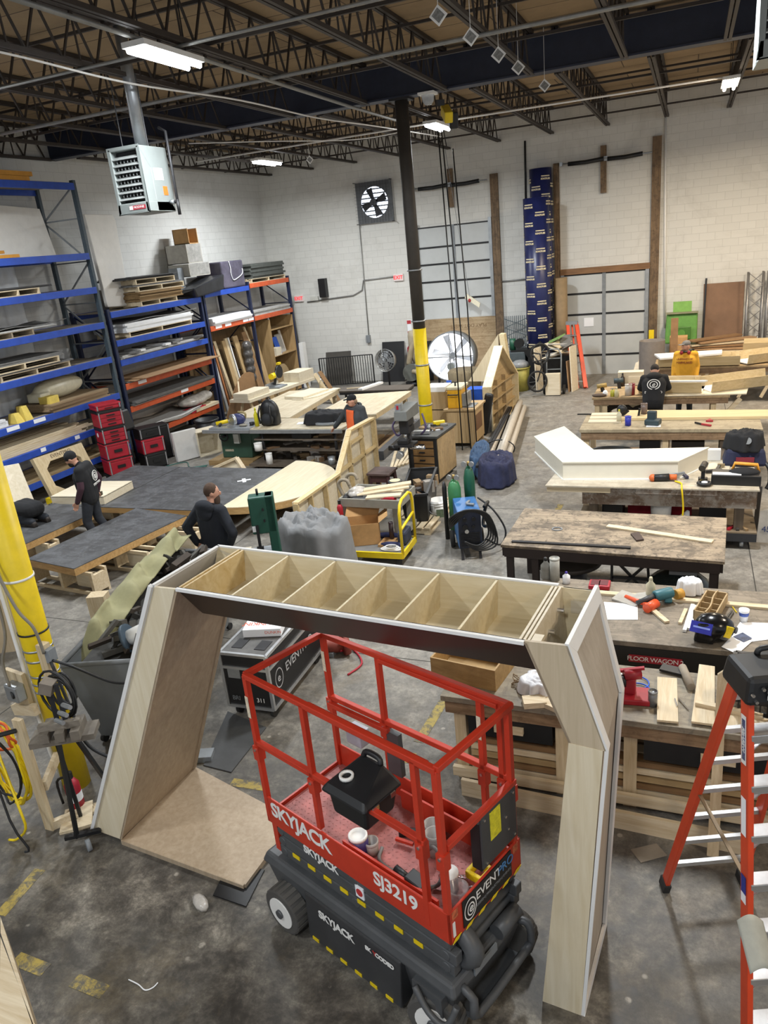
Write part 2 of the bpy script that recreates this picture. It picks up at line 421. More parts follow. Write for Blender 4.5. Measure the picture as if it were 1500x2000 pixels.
# fluorescent fixtures
def fixture(x,y,c,label,tubes=2,ln=1.22):
 o=thing('fluorescent_light',label,'ceiling light',(x,y,6.78))
 MB().box(x-0.16,x+0.16,y-ln/2,y+ln/2,6.86,6.92).build('housing',WHITE(),o)
 e=mat('lit_tube_'+('cool' if c==COOL else 'warm'),c,0.5,var=0.0,emit=26)
 for s in ((-0.09,0.09) if tubes==2 else (-0.12,-0.04,0.04,0.12)):
  MB().cyl((x+s,y-ln/2+0.02,6.83),(x+s,y+ln/2-0.02,6.83),0.032,n=12).build('tube',e,o)
 for s in (-1,1):MB().bar((x,y+s*0.45,6.92),(x,y+s*0.45,7.66),0.012,0.012).build('hanger',DARK(),o)
FL=['twin tube shop light at upper left, nearest of the lit ceiling lights','lit shop light hanging far left near the back corner','lit shop light behind the dark mid hall column top',
      'warm lit light beside the right hand heater']
for (x,y,c,e),l in zip(FIXTURES[:4],FL):fixture(x,y,c,l)
for (x,y,c,e) in FIXTURES[4:]:
 o=fixture(x,y,c,'white shop light on the roof joists '+('in the near bay, ' if y > 5 and y < 12 else 'in the far bay, ' if y > 12 else 'over the gallery, ')+('left side' if x < -5 else 'middle' if x < 1 else 'right side')+' outside the frame')

# conduits and cables under the roof
CW=mat('grey_conduit','8f8f8c',0.45,0.4)
def run(name,pts,r,m,label,cat,sm=6):
 return tag(MB().tube(pts,r,8,sm).build(name,m),label,cat)
run('conduit_pipe',[(-6.02,5,6.97),(-6.02,8.2,6.96),(-6.02,9.5,6.96),(-6.0,14.6,6.93),(-6.0,17,6.94)],0.03,CW,'long conduit on the joists running past the near ceiling light','pipe',0)
run('power_cable',[(-7.6,5.5,6.93),(-7.3,7.5,6.9),(-7.1,9.5,6.82),(-6.9,12,6.88),(-6.7,14.5,6.84),(-6.5,17,6.9),(-5.9,20,6.85)],0.014,WHITE(),'thin white cable sagging below the joists at upper left','cable')
run('conduit_pipe',[(-11,9.0,6.97),(-5.9,9.0,6.97),(2,9.0,6.98)],0.022,CW,'grey conduit crossing the joists above the near ceiling light','pipe',0)
run('conduit_pipe',[(-12.5,11.4,6.95),(-2,11.4,6.97),(4,11.4,6.98)],0.03,CW,'grey conduit crossing the joists in front of the navy beam','pipe',0)
run('conduit_pipe',[(-12,18.2,6.94),(-5.4,18.2,6.94),(0.8,18.6,6.96)],0.02,WHITE(),'white conduit linking the ceiling lights behind the beam','pipe',0)
run('power_cable',[(-10.2,15.3,6.92),(-8.9,16.5,6.88),(-7.5,18.2,6.86),(-6.2,18.4,6.9)],0.012,WHITE(),'thin white cable beneath the joists left of the column','cable')

# small white hanging signs
SG=thing('hanging_sign','small white square sign hanging from the joist at top centre, nearest of the row','sign',(-2.70,9.32,6.780),None)
gx,gy,gz=SG.location
MB().cbox((gx,gy,gz),(0.15,0.012,0.15),(0,45,0)).build('card',WHITE(),SG)
MB().cbox((gx,gy-0.008,gz),(0.115,0.004,0.10),(0,45,0)).build('print_block',mat('grey_print','84837f',0.8,var=0.5,scale=40),SG)
MB().cyl((gx,gy,gz+0.10),(gx,gy,7.66),0.004,n=6).build('hook_wire',WHITE(),SG)
for p,l in (((-2.65,10.53,6.780),'small white square sign hanging from the joist, second from the top'),((-2.59,11.81,6.780),'small white square sign hanging from the joist, third from the top'),
             ((-2.54,12.92,6.780),'small white square sign hanging in front of the navy beam, lowest of the row'),((-2.47,14.85,6.780),'small white tilted sign hanging behind the navy beam'),
             ((-9.57,19.91,6.780),'tiny white sign hanging beside the far left ceiling light')):
 dup(SG,p,l)

# unit heaters
HG=mat('heater_grey_paint','8d9492',0.45,0.2,var=0.06)
def heater(x,y,z,label,side):
 t=thing('unit_heater',label,'heater',(x,y,z))
 w,h,d=0.54,0.86,0.62
 m=MB();fr=0.05
 m.box(x,x+fr,y,y+d,z,z+h);m.box(x+w-fr,x+w,y,y+d,z,z+h);m.box(x,x+w,y,y+d,z,z+0.14);m.box(x,x+w,y,y+d,z+h-0.04,z+h)
 m.box(x,x+w,y+0.2,y+d,z,z+h)
 m.build('casing',HG,t,bevel=0.012)
 MB().box(x+fr,x+w-fr,y+0.12,y+0.19,z+0.14,z+h-0.05).build('dark_core',DARK(),t)
 for i in range(7):
  zz=z+0.18+i*0.088
  MB().slab([(x+fr,y+0.005,zz),(x+w-fr,y+0.005,zz),(x+w-fr,y+0.07,zz+0.035),(x+fr,y+0.07,zz+0.035)],(0,0,0.012)).build('louvre',mat('louvre_grey','b3b8b6',0.4,0.3),t)
 m=MB()
 for i in range(6):
  for j in range(7):m.bar((x+0.08+j*0.06,y+0.09,z+0.2+i*0.088),(x+0.1+j*0.06,y+0.05,z+0.255+i*0.088),0.012,0.03)
 m.build('deflector_blades',ALU(),t)
 bd=MB().box(x+0.2,x+0.48,y-0.004,y,z+0.045,z+0.1).build('nameplate',mat('nameplate_red','a02233',0.5),t)
 MB().box(x+0.2,x+0.26,y-0.006,y-0.003,z+0.048,z+0.097).build('badge',WHITE(),bd)
 text('lettering','MODINE',0.045,face_frame((x+0.275,y-0.005,z+0.073),(1,0,0),(0,0,1)),WHITE(),bd,0.001,space=1.1)
 if side:
  MB().box(x+w,x+w+0.004,y+0.25,y+0.45,z+0.42,z+0.58).build('data_label',WHITE(),t)
  MB().box(x+w,x+w+0.004,y+0.4,y+0.5,z+0.22,z+0.34).build('orange_sticker',mat('orange_sticker','e0702a',0.6),t)
  MB().cyl((x+0.3,y+0.4,z+h),(x+0.3,y+0.4,7.66),0.085,n=20).build('flue_pipe',GALV(),t)
  MB().tube([(x+w,y+0.5,z+0.12),(x+w+0.12,y+0.5,z+0.12),(x+w+0.14,y+0.5,z+0.14),(x+w+0.14,y+0.5,z+1.05),(x+w,y+0.55,z+1.12)],0.022,8).build('gas_pipe',DARK(),t)
  MB().cyl((x+w+0.14,y+0.5,z+0.15),(x+w+0.14,y+0.5,z-0.06),0.024,n=10).build('drip_leg',DARK(),t)
  MB().cyl((x+w+0.02,y+0.5,z+0.12),(x+w+0.09,y+0.5,z+0.12),0.035,n=10).build('gas_valve',GALV(),t)
 else:
  MB().cyl((x+0.3,y+0.4,z+h),(x+0.3,y+0.4,7.66),0.085,n=20).build('flue_pipe',GALV(),t)
 for sx in (0.05,w-0.05):MB().cyl((x+sx,y+0.3,z+h),(x+sx,y+0.3,7.0),0.008,n=6).build('hanger_rod',DARK(),t)
heater(-7.70,9.5,5.22,'grey gas unit heater hanging at upper left with flue pipe and gas line',True)
heater(0.47,8.0,5.63,'grey gas unit heater hanging at the upper right edge of the photo',False)

# chain hoist, clear dome and lamp near the column
o=thing('chain_hoist','yellow and black electric hoist hanging on the joists right of the column','hoist',(-4.6,15.6,6.6))
MB().cbox((-4.5,15.7,6.72),(0.16,0.5,0.2),(25,0,25)).build('body',YELLOW(),o,bevel=0.02)
MB().cbox((-4.42,15.85,6.62),(0.17,0.2,0.3),(20,0,25)).build('motor',BLACK(),o,bevel=0.03)
MB().cbox((-4.56,15.5,6.9),(0.12,0.3,0.1),(10,0,25)).build('trolley',DARK(),o)
o=thing('dome_camera','clear plastic dome fixture on the navy beam beside the hoist','camera dome',(-4.55,14.75,6.9))
MB().lathe([(0.0,-0.17),(0.06,-0.16),(0.1,-0.11),(0.12,0.0)],(-4.55,14.7,6.93),18).build('dome',mat('clear_dome','c6ccd2',0.1,alpha=0.55),o)
MB().box(-4.70,-4.40,14.56,14.84,6.93,6.97).build('base_plate',WHITE(),o)
# hoist cables to the floor
for i,(a,b) in enumerate((((-4.67,15.60,6.441),(-4.56,15.52,0.0)),((-4.63,15.70,6.444),(-4.4,15.65,0.0)),((-4.45,15.80,6.108),(-4.25,15.6,0.0)))):
 tag(MB().tube([a,((a[0]+b[0])/2+0.01,a[1],(a[2]+b[2])/2),b],0.014,8).build('hanging_cable',BLACK()),['black cable hanging left of the group in front of the first overhead door','black cable slanting down in front of the first overhead door','black cable hanging straight, rightmost of three before the door'][i],'cable')
o=thing('pull_cord','thin door cord with red handle hanging before the first overhead door','cord',(-6.48,23.90,2.484))
MB().cyl((-6.975,23.9,7.0),(-6.47,23.90,2.641),0.008,n=6).build('cord',GREY(),o)
MB().ball((-6.48,23.90,2.531),(0.05,0.05,0.06)).build('handle',mat('red_handle','a02a2a',0.5),o)
MB().slab([(-6.58,23.90,2.758),(-6.14,23.90,2.430),(-6.18,23.90,2.290),(-6.63,23.90,2.619)],(0,0.05,0)).build('paddle',mat('cream_paddle','e2dcc4',0.6),o)

# overhead doors
DW=mat('door_panel_grey','b9bcbb',0.5,var=0.08,scale=1.5)
def ohdoor(n,x0,x1,z0,seams,ztop):
 y=YB-0.06
 d=struct(MB().box(x0,x1,y,y+0.05,z0,ztop).build('door_%d' % n,DW))
 for z in seams:MB().box(x0,x1,y-0.012,y+0.002,z-0.028,z+0.028).build('panel_seam',BLACK(),d)
 xm=(x0+x1)/2
 MB().box(xm-0.05,xm+0.05,y-0.02,y,z0,ztop).build('center_stile',GREY(),d)
 for xx in (x0,x1):MB().box(xx-0.05,xx+0.05,y-0.05,y+0.01,z0,ztop+0.1).build('track',GALV(),d)
 MB().box(x0,x1,y-0.01,y+0.01,ztop-0.04,ztop).build('top_rail',DARK(),d)
 return d
d1=ohdoor(1,-8.2,-5.8,1.98,(2.60,3.16,3.70,4.22),4.85)
d2=ohdoor(2,-3.62,-1.17,0.0,(0.60,1.23,1.85,2.47),3.05)
MB().box(-2.99,-2.70,YB-0.075,YB-0.058,1.48,1.74).build('taped_paper',PAPER(),d2)
def timber(name,a,b,w,d,label,m=None):
 return tag(MB().box(min(a[0],b[0])-w/2,max(a[0],b[0])+w/2,YB-d,YB,a[2],b[2]).build(name,m or OLDW()),label,'timber post')
timber('door_jamb_post',(-8.38,0,0),(-8.38,0,6.05),0.2,0.09,'dark timber jamb left of the first overhead door')
timber('door_jamb_post',(-5.62,0,0),(-5.62,0,6.15),0.24,0.1,'dark timber jamb right of the first overhead door')
timber('door_jamb_post',(-3.76,0,3.0),(-3.76,0,6.2),0.16,0.09,'dark timber jamb left of the second overhead door')
timber('door_jamb_post',(-0.98,0,0),(-0.98,0,6.55),0.24,0.1,'tall dark timber jamb right of the second overhead door')
timber('spring_anchor_board',(-6.98,0,5.35),(-6.98,0,6.45),0.16,0.1,'short timber holding the spring bar of the first door')
timber('spring_anchor_board',(-2.42,0,5.25),(-2.42,0,6.5),0.16,0.1,'short timber holding the spring bar of the second door')
tag(MB().box(-3.68,-1.1,YB-0.12,YB,3.05,3.22).build('door_header',wood('header_timber','8f6a45','6a4b2f','x')),'brown timber header above the second overhead door','timber beam')
for x0,x1,z,l in ((-8.3,-5.7,6.0,'first'),(-3.7,-1.0,6.15,'second')):
 o=thing('torsion_spring','black torsion spring bar above the %s overhead door' % l,'door spring',(x0,YB-0.2,z))
 xm=(x0+x1)/2
 MB().tube([(x0+0.1,YB-0.17,z),(xm,YB-0.17,z),(x1-0.1,YB-0.17,z)],0.02,8).build('shaft',GALV(),o);MB().box(xm-0.06,xm+0.06,YB-0.17,YB-0.1,z-0.06,z+0.06).build('center_bracket',GALV(),o);MB().box(x0+0.06,x0+0.14,YB-0.19,YB,z-0.05,z+0.05).build('end_bracket',GALV(),o)
 for a,b in ((x0+0.3,xm-0.05),(xm+0.05,x1-0.35)):
  MB().tube([(a,YB-0.17,z-0.02),((a+b)/2,YB-0.17,z-0.03),(b,YB-0.17,z)],0.06,10).build('spring',BLACK(),o)
OSB=wood('osb_board','ab987a','877355','x',0.8,0.3,'6b5030',0.6)
o=tag(MB().box(-8.2,-5.75,YB-0.1,YB-0.06,0.0,1.98).build('plywood_infill',OSB),'plywood sheet with stencilled print closing the bottom of the first door','plywood sheet')
text('lettering','PLAY DOT WEST',0.16,face_frame((-6.05,YB-0.102,1.72),(-1,0,0),(0,0,-1)),mat('stencil_brown','6a5236',0.8),o,0.001)

# exhaust fan in the wall
fx,fz=(-9.53,24.30,5.770)[0],(-9.53,24.30,5.770)[2]
o=thing('exhaust_fan','square wall exhaust fan with daylight through its louvres high on the back wall','wall fan',(fx,YB-0.05,fz))
fr=0.62;n=32
m=MB();ring=[(0.47*math.cos(2*PI*i/n),0.47*math.sin(2*PI*i/n)) for i in range(n)]
sq=[]
for c,s_ in ring:
 q=fr/max(abs(c),abs(s_))*1.0;sq.append((c*q,s_*q))
vs=[(fx+c,YB-0.1,fz+s_) for c,s_ in ring]+[(fx+c,YB-0.1,fz+s_) for c,s_ in sq]
m.add(vs,[(i,(i+1) % n,n+(i+1) % n,n+i) for i in range(n)])
m.build('frame_plate',mat('fan_plate_grey','5a5c5e',0.6,0.3),o,solid=0.04)
MB().cyl((fx,YB-0.015,fz),(fx,YB-0.005,fz),0.5,n=32).build('daylight_opening',mat('daylight','e8f0ff',0.9,var=0,emit=2.2),o)
m=MB()
for i in range(7):m.box(fx-0.47,fx+0.47,YB-0.05,YB-0.045,fz-0.4+i*0.13,fz-0.36+i*0.13)
m.build('shutter_louvres',GREY(),o)
for a in (20,110,200,290):
 a=R_(a);d_=V((math.cos(a),0,math.sin(a)));s_=V((-math.sin(a),0.25,math.cos(a)))
 c=V((fx,YB-0.14,fz))
 MB().slab([c+d_*0.08-s_*0.05,c+d_*0.43-s_*0.12,c+d_*0.43+s_*0.12,c+d_*0.08+s_*0.05],(0,0.012,0)).build('blade',DARK(),o)
MB().cyl((fx,YB-0.24,fz),(fx,YB-0.1,fz),0.11,n=16).build('motor_hub',DARK(),o)
m=MB()
for i in range(11):
 q=-0.5+i*0.1;m.bar((fx-0.62,YB-0.27,fz+q),(fx+0.62,YB-0.27,fz+q),0.006,0.006);m.bar((fx+q,YB-0.27,fz-0.62),(fx+q,YB-0.27,fz+0.62),0.006,0.006)
for sx in (-0.62,0.62):
 for sz in (-0.62,0.62):m.bar((fx+sx,YB-0.27,fz+sz),(fx+sx,YB-0.05,fz+sz),0.02,0.02)
m.build('guard_grille',DARK(),o)

# wall fittings
def exit_sign(p,label):
 x,z=p[0],p[2];o=thing('exit_sign',label,'exit sign',(x,YB,z))
 MB().box(x-0.17,x+0.17,YB-0.07,YB,z-0.11,z+0.11).build('housing',mat('exit_white','e4d5d2',0.5,var=0.03),o,bevel=0.01)
 text('lettering','EXIT',0.16,face_frame((x,YB-0.073,z),(1,0,0),(0,0,1)),mat('exit_red_lit','e0333a',0.5,var=0,emit=0.9),o,0.002,'CENTER',1.0,0,0.004)
exit_sign((-12.73,24.30,2.974),'lit red exit sign on the back wall behind the lumber rack end')
exit_sign((-8.96,24.30,3.394),'lit red exit sign on the back wall left of the dark column')
def wallbox(name,p,w,h,d,m,label,cat):
 return tag(MB().box(p[0]-w/2,p[0]+w/2,YB-d,YB,p[2]-h/2,p[2]+h/2).build(name,m,bevel=0.01),label,cat)
o=wallbox('wall_speaker',(-11.71,24.30,3.265),0.26,0.62,0.22,BLACK(),'tall black loudspeaker mounted on the back wall','speaker')
wallbox('junction_box',(-12.11,24.30,2.932),0.28,0.14,0.1,mat('offwhite_box','c9c8c0',0.5),'off white junction box between exit sign and speaker','electrical box')
wallbox('switch_box',(-10.25,24.30,1.453),0.14,0.26,0.1,GREY(),'grey switch box at the foot of the thin wall conduit','electrical box')
o=wallbox('wall_sign',(-8.73,24.30,1.754),0.15,0.5,0.015,PAPER(),'narrow red and white sign beside the yellow column on the back wall','sign')
sx,_,sz=(-8.73,24.30,1.754)
MB().box(sx-0.07,sx+0.07,YB-0.019,YB-0.014,sz+0.12,sz+0.24).build('red_band',mat('sign_red','b3353c',0.6),o)
MB().box(sx-0.07,sx+0.07,YB-0.019,YB-0.014,sz-0.24,sz-0.12).build('red_band',MATS['sign_red'],o)
def wrun(pts,r,m,label):run('wall_conduit',[(p[0],YB-0.03,p[2]) for p in pts],r,m,label,'pipe',0)
wrun([(-12.43,24.30,2.832),(-10.65,24.30,2.936),(-10.31,24.30,3.080),(-10.23,24.30,3.392),(-9.10,24.30,3.437)],0.022,CW,'grey conduit linking the two exit signs on the back wall')
wrun([(-12.95,24.30,2.866),(-13.02,24.30,2.695),(-12.98,24.30,1.075)],0.022,CW,'grey conduit dropping beside the lumber rack end')
wrun([(-10.16,24.30,5.449),(-10.23,24.30,1.574)],0.016,CW,'thin conduit running down the wall from the exhaust fan')
wrun([(-0.78,24.30,6.976),(-0.65,24.30,1.320)],0.03,WHITE(),'white pipe on the back wall right of the second door')
wrun([(-4.65,24.30,6.919),(-4.68,24.30,5.244)],0.03,BLACK(),'black pipe above the blue tubes on the back wall')
wrun([(-5.51,24.30,3.007),(-4.70,24.30,3.023)],0.025,CW,'short grey conduit elbow right of the first door')

# ------------------------------------------------------------------ plywood portal in the foreground
A=T3(-0.68,3.29,0,-5.71)
AP=V((-0.68,3.29,0))
def at_(u,d,z):return A @ V((u,d,z))
arch=thing('plywood_portal','big unfinished plywood portal frame with slanting legs standing over the red lift','stage set piece',AP)
PALE=wood('pale_birch_face','dcd2ba','cbbd9e','z',0.5)
INNER=wood('sanded_brown_birch','b3a28b','9f8d75','z',0.55,0.15,'8a7862')
SHELF=wood('birch_shelf_ply','ddd1b2','ccbb94','x',0.5)
KNOT=wood('knotty_pine_ply','d6c294','bb9d66','x',0.5,0,'6a4a2a',0.5)
FASC=mat('dark_brown_laminate','271a18',0.4,var=0.1)
WP=mat('white_primer_edge','dcdcda',0.5,var=0.04)
GREYP=wood('grey_primed_panel','b0a697','9d9282','z',0.5)
def pan(name,poly,vec,m,par=None):# panel from (u,d,z) corners, thickened along vec in the same frame
 P_=[at_(*p) for p in poly];v=A.to_3x3() @ V(vec)
 return MB().slab(P_,v).build(name,m,par or arch)
# left leg: runs from the top box out and down to the floor
pan('leg_front_board',[(-2.53,0,2.49),(-2.33,0,2.5),(-3.54,0,0.05),(-3.85,0,0.05)],(0,0.018,0),PALE)
pan('leg_inner_panel',[(-2.33,0,2.5),(-2.36,0.66,2.44),(-3.56,0.93,0.05),(-3.54,0,0.05)],(-0.018,0,-0.006),INNER)
pan('leg_outer_panel',[(-2.535,0,2.5),(-2.53,0.68,2.5),(-3.86,0.95,0.05),(-3.87,0,0.05)],(0.018,0,0.006),WP)
pan('leg_back_board',[(-2.53,0.68,2.49),(-2.36,0.66,2.46),(-3.56,0.95,0.05),(-3.86,0.95,0.05)],(0,-0.018,0),PALE)
m=MB()
for a,b in (((-2.545,-0.004,2.5),(-3.865,-0.004,0.05)),):m.bar(at_(*a),at_(*b),0.03,0.03,(0,1,0))
m.build('leg_edge_trim',WP,arch)
m=MB();m.bar(at_(-2.335,0.0,2.48),at_(-3.53,0.0,0.06),0.012,0.012,(0,1,0));m.bar(at_(-2.38,0.67,2.4),at_(-3.55,0.94,0.06),0.02,0.03,(0,1,0))
m.build('leg_edge_strip',INNER,arch)
# foot panel lying on the floor, reaching right under the lift
ft=pan('foot_panel',[(-3.54,0.0,0.02),(-2.28,0.0,0.02),(-2.31,0.72,0.02),(-3.57,0.96,0.02)],(0,0,0.025),INNER)
m=MB()
for a,b in (((-3.54,0.01,0.022),(-2.28,0.01,0.022)),((-2.285,0.01,0.022),(-2.315,0.72,0.022)),((-3.57,0.95,0.022),(-2.31,0.71,0.022))):m.bar(at_(*a),at_(*b),0.03,0.044)
m.build('edge_strip',INNER,ft)
# top box
pan('top_fascia',[(-2.33,0,2.5),(-0.03,0,2.5),(0.05,0.36,2.12),(-2.50,0.36,2.12)],(0,0.012,0.012),FASC)
pan('top_bottom_board',[(-2.50,0.36,2.12),(0.05,0.36,2.12),(0.05,0.66,2.14),(-2.50,0.66,2.14)],(0,0,0.015),SHELF)
pan('top_back_wall',[(-2.53,0.68,2.5),(0.19,0.68,2.5),(0.22,0.62,2.17),(-2.6,0.62,2.17)],(0,-0.015,0),SHELF)
pan('cell_floor',[(-2.36,0.27,2.27),(0.0,0.27,2.27),(0.0,0.64,2.27),(-2.36,0.64,2.27)],(0,0,0.012),SHELF)
m=MB()
for a,b in (((-2.53,0.0,2.5),(-2.53,0.68,2.5)),((-2.54,0.68,2.5),(-0.03,0.685,2.5)),((-2.33,0.0,2.5),(-0.03,0.0,2.5))):m.bar(at_(*a),at_(*b),0.022,0.02)
m.build('top_rim_edge',WP,arch)
for i in range(6):
 u=-2.29+i*0.377 if i else -2.30
 if i==0:
  for du in (-0.035,0.0):pan('cell_divider',[(u+du,0.0,2.505),(u+du,0.66,2.505),(u+du-0.0,0.62,2.2),(u+du,0.28,2.26)],(0.014,0,0),KNOT)
 else:
  pan('cell_divider',[(u,0.0,2.5),(u,0.67,2.5),(u,0.62,2.27),(u,0.28,2.27)],(0.014,0,0),SHELF)
for du in (0.0,0.022,0.044):pan('end_divider',[(-0.065+du,0.0,2.505),(-0.065+du,0.66,2.505),(-0.02+du,0.62,2.2),(-0.02+du,0.3,2.24)],(0.013,0,0),PLY())
for d_,z_ in ((0.12,2.44),(0.32,2.4),(0.52,2.43),(0.3,2.27)):MB().cyl(at_(0.0,d_,z_),at_(0.04,d_,z_),0.012,n=8).build('bolt_end',CHROME(),arch)
pan('corner_block',[(0.0,0.02,2.49),(0.05,0.02,2.49),(0.05,0.09,2.49),(0.0,0.09,2.49)],(0,0,0.02),PLY())
pan('cleat',[(0.05,0.655,2.44),(0.17,0.655,2.44),(0.17,0.655,2.36),(0.05,0.655,2.36)],(0,-0.02,0),PLY())
# right leg: upper part leans out, lower part runs to the floor
pan('leg_front_board',[(-0.03,0,2.51),(0.19,0,2.52),(0.375,0,1.945),(0.185,0,1.95)],(0,0.018,0),wood('grey_birch_front','c2b49c','ad9d82','z',0.5))
pan('leg_front_board',[(0.187,-0.002,1.95),(0.36,-0.002,1.945),(0.235,-0.002,0.0),(0.0,-0.002,0.0)],(0,0.018,0),PALE)
pan('leg_inner_panel',[(-0.03,0,2.5),(0.185,0,1.95),(0.15,0.68,1.9),(-0.03,0.68,2.2)],(0.015,0,0),INNER)
pan('leg_inner_panel',[(0.185,0,1.95),(0.0,0,0.0),(0.02,0.66,0.0),(0.15,0.68,1.9)],(0.015,0,0),INNER)
pan('leg_outer_panel',[(0.185,0.02,2.51),(0.365,0.02,1.945),(0.32,0.67,1.88),(0.185,0.67,2.51)],(-0.015,0,0),GREYP)
pan('leg_outer_panel',[(0.355,0.02,1.945),(0.235,0.02,0.0),(0.225,0.67,0.0),(0.315,0.67,1.88)],(-0.015,0,0),GREYP)
pan('leg_back_board',[(0.0,0.67,2.5),(0.19,0.67,2.5),(0.33,0.67,1.88),(0.23,0.67,0.0),(0.02,0.67,0.0),(0.15,0.67,1.9)],(0,0.012,0),PALE)
m=MB()
def strip(a,b,c,d):m.slab([at_(*q) for q in (a,b,c,d)],A.to_3x3() @ V((0.02,0,0)))
strip((0.175,0,2.53),(0.175,0.68,2.53),(0.199,0.66,2.45),(0.199,0.075,2.45))
strip((0.175,0,2.53),(0.368,0,1.945),(0.362,0.075,1.94),(0.195,0.075,2.46))
strip((0.368,0,1.945),(0.235,-0.0,0.0),(0.23,0.06,0.0),(0.36,0.07,1.94))
strip((0.175,0.69,2.53),(0.325,0.69,1.88),(0.325,0.625,1.89),(0.19,0.64,2.46))
strip((0.325,0.69,1.88),(0.232,0.69,0.05),(0.232,0.63,0.07),(0.322,0.625,1.88))
strip((0.238,0.0,0.0),(0.232,0.69,0.0),(0.232,0.69,0.06),(0.238,0.06,0.06))
m.build('side_frame_trim',WP,arch)

# ------------------------------------------------------------------ red scissor lift
LP=V((-1.69,3.475,0));L=T3(LP.x,LP.y,0,-21.5)
lift=thing('scissor_lift','red and charcoal scissor lift parked in the foreground under the plywood portal','scissor lift',LP)
RD=RED()
m=MB(L)   # chassis
m.hexa([(-0.80,-0.33,0.10),(0.70,-0.30,0.10),(0.70,0.28,0.10),(-0.80,0.33,0.10)],[(-0.90,-0.37,0.44),(0.80,-0.37,0.44),(0.80,0.33,0.44),(-0.90,0.37,0.44)])
m.hexa([(-0.90,-0.40,0.44),(0.82,-0.40,0.44),(0.82,0.34,0.44),(-0.90,0.38,0.44)],[(-0.87,-0.37,0.52),(0.79,-0.37,0.52),(0.79,0.32,0.52),(-0.87,0.36,0.52)])
ch=m.build('chassis',CHAR(),lift,bevel=0.02)
DKP=mat('side_tray_charcoal','37383a',0.4)
tr=MB(L).hexa([(-0.44,-0.42,0.07),(0.40,-0.42,0.07),(0.40,-0.30,0.07),(-0.44,-0.30,0.07)],[(-0.44,-0.405,0.45),(0.42,-0.405,0.45),(0.42,-0.30,0.45),(-0.44,-0.30,0.45)]).build('side_tray',DKP,lift,bevel=0.01)
WH=WHITE()
def ltext(body,size,o,xd,yd,m_,par,sp=1.0,sh=0.0,al='LEFT',bold=0.0):
 return text('lettering',body,size,face_frame(L @ V(o),L.to_3x3() @ V(xd),L.to_3x3() @ V(yd)),m_,par,0.001,al,sp,sh,bold)
ltext('SKYJACK',0.085,(-0.30,-0.415,0.36),(1,0,0.0),(0,0,1),WH,tr,0.95,0.0,bold=0.003)
ltext('SK   CODED',0.046,(0.13,-0.415,0.38),(1,0,0),(0,0,1),WH,tr,0.95,bold=0.002)
ltext('Y',0.046,(0.197,-0.415,0.38),(1,0,0),(0,0,1),mat('logo_red','b82a2a',0.5),tr,0.95,bold=0.002)
m=MB(L)
for i in range(6):MB(L).box(-0.40+i*0.135,-0.34+i*0.135,-0.424,-0.418,0.075,0.1).build('hazard_stripe',YELLOW(),tr)
def wheel(u,v,steer=0):
 w=L @ V((u,v,0.17));ax=L.to_3x3() @ Matrix.Rotation(R_(steer),3,'Z') @ V((0,1,0))
 s=-1 if v < 0 else 1
 t=MB().cyl(w-ax*0.06,w+ax*0.06,0.17,n=28).build('wheel',TYRE(),lift,bevel=0.012)
 h=MB().cyl(w+ax*s*0.058,w+ax*s*0.068,0.115,n=24).build('rim',WH,t)
 MB().cyl(w+ax*s*0.06,w+ax*s*0.085,0.032,n=12).build('hub_nut',CHAR(),t)
 for q in range(18):
  a=2*PI*q/18;n_=ax.cross(V((0,0,1))).normalized();r_=n_*math.cos(a)+V((0,0,1))*math.sin(a)
  t.data  # tread grooves are modelled as thin raised lugs
 m2=MB()
 for q in range(20):
  a=2*PI*q/20;n_=ax.cross(V((0,0,1))).normalized();r_=n_*math.cos(a)+V((0,0,1))*math.sin(a)
  m2.bar(w+r_*0.166-ax*0.052,w+r_*0.166+ax*0.052,0.03,0.012,tuple(r_))
 m2.build('tread_lugs',mat('tread_rubber','5a5752',0.9),t)
wheel(-0.66,-0.41);wheel(-0.66,0.41);wheel(0.64,-0.36,16);wheel(0.66,0.38,14)
m=MB(L)   # end bumper loop and steering yoke at the right hand end
m.tube([(0.80,-0.30,0.46),(0.88,-0.30,0.42),(0.89,-0.28,0.30),(0.88,0.22,0.30),(0.89,0.28,0.36),(0.86,0.29,0.45),(0.80,0.27,0.46)],0.026,8,3)
m.slab([(0.70,-0.28,0.12),(0.84,-0.26,0.2),(0.84,0.22,0.2),(0.70,0.26,0.12)],(0,0,0.05))
m.build('bumper',CHAR(),lift)
m=MB(L);m.tube([(0.55,-0.43,0.40),(0.66,-0.45,0.30),(0.78,-0.44,0.28),(0.82,-0.38,0.40)],0.02,8,4);m.cbox((0.62,-0.38,0.33),(0.22,0.06,0.14))
m.build('wheel_guard',CHAR(),lift)
MB(L).box(0.81,0.822,-0.20,0.02,0.455,0.51).build('data_plate',GREY(),lift)
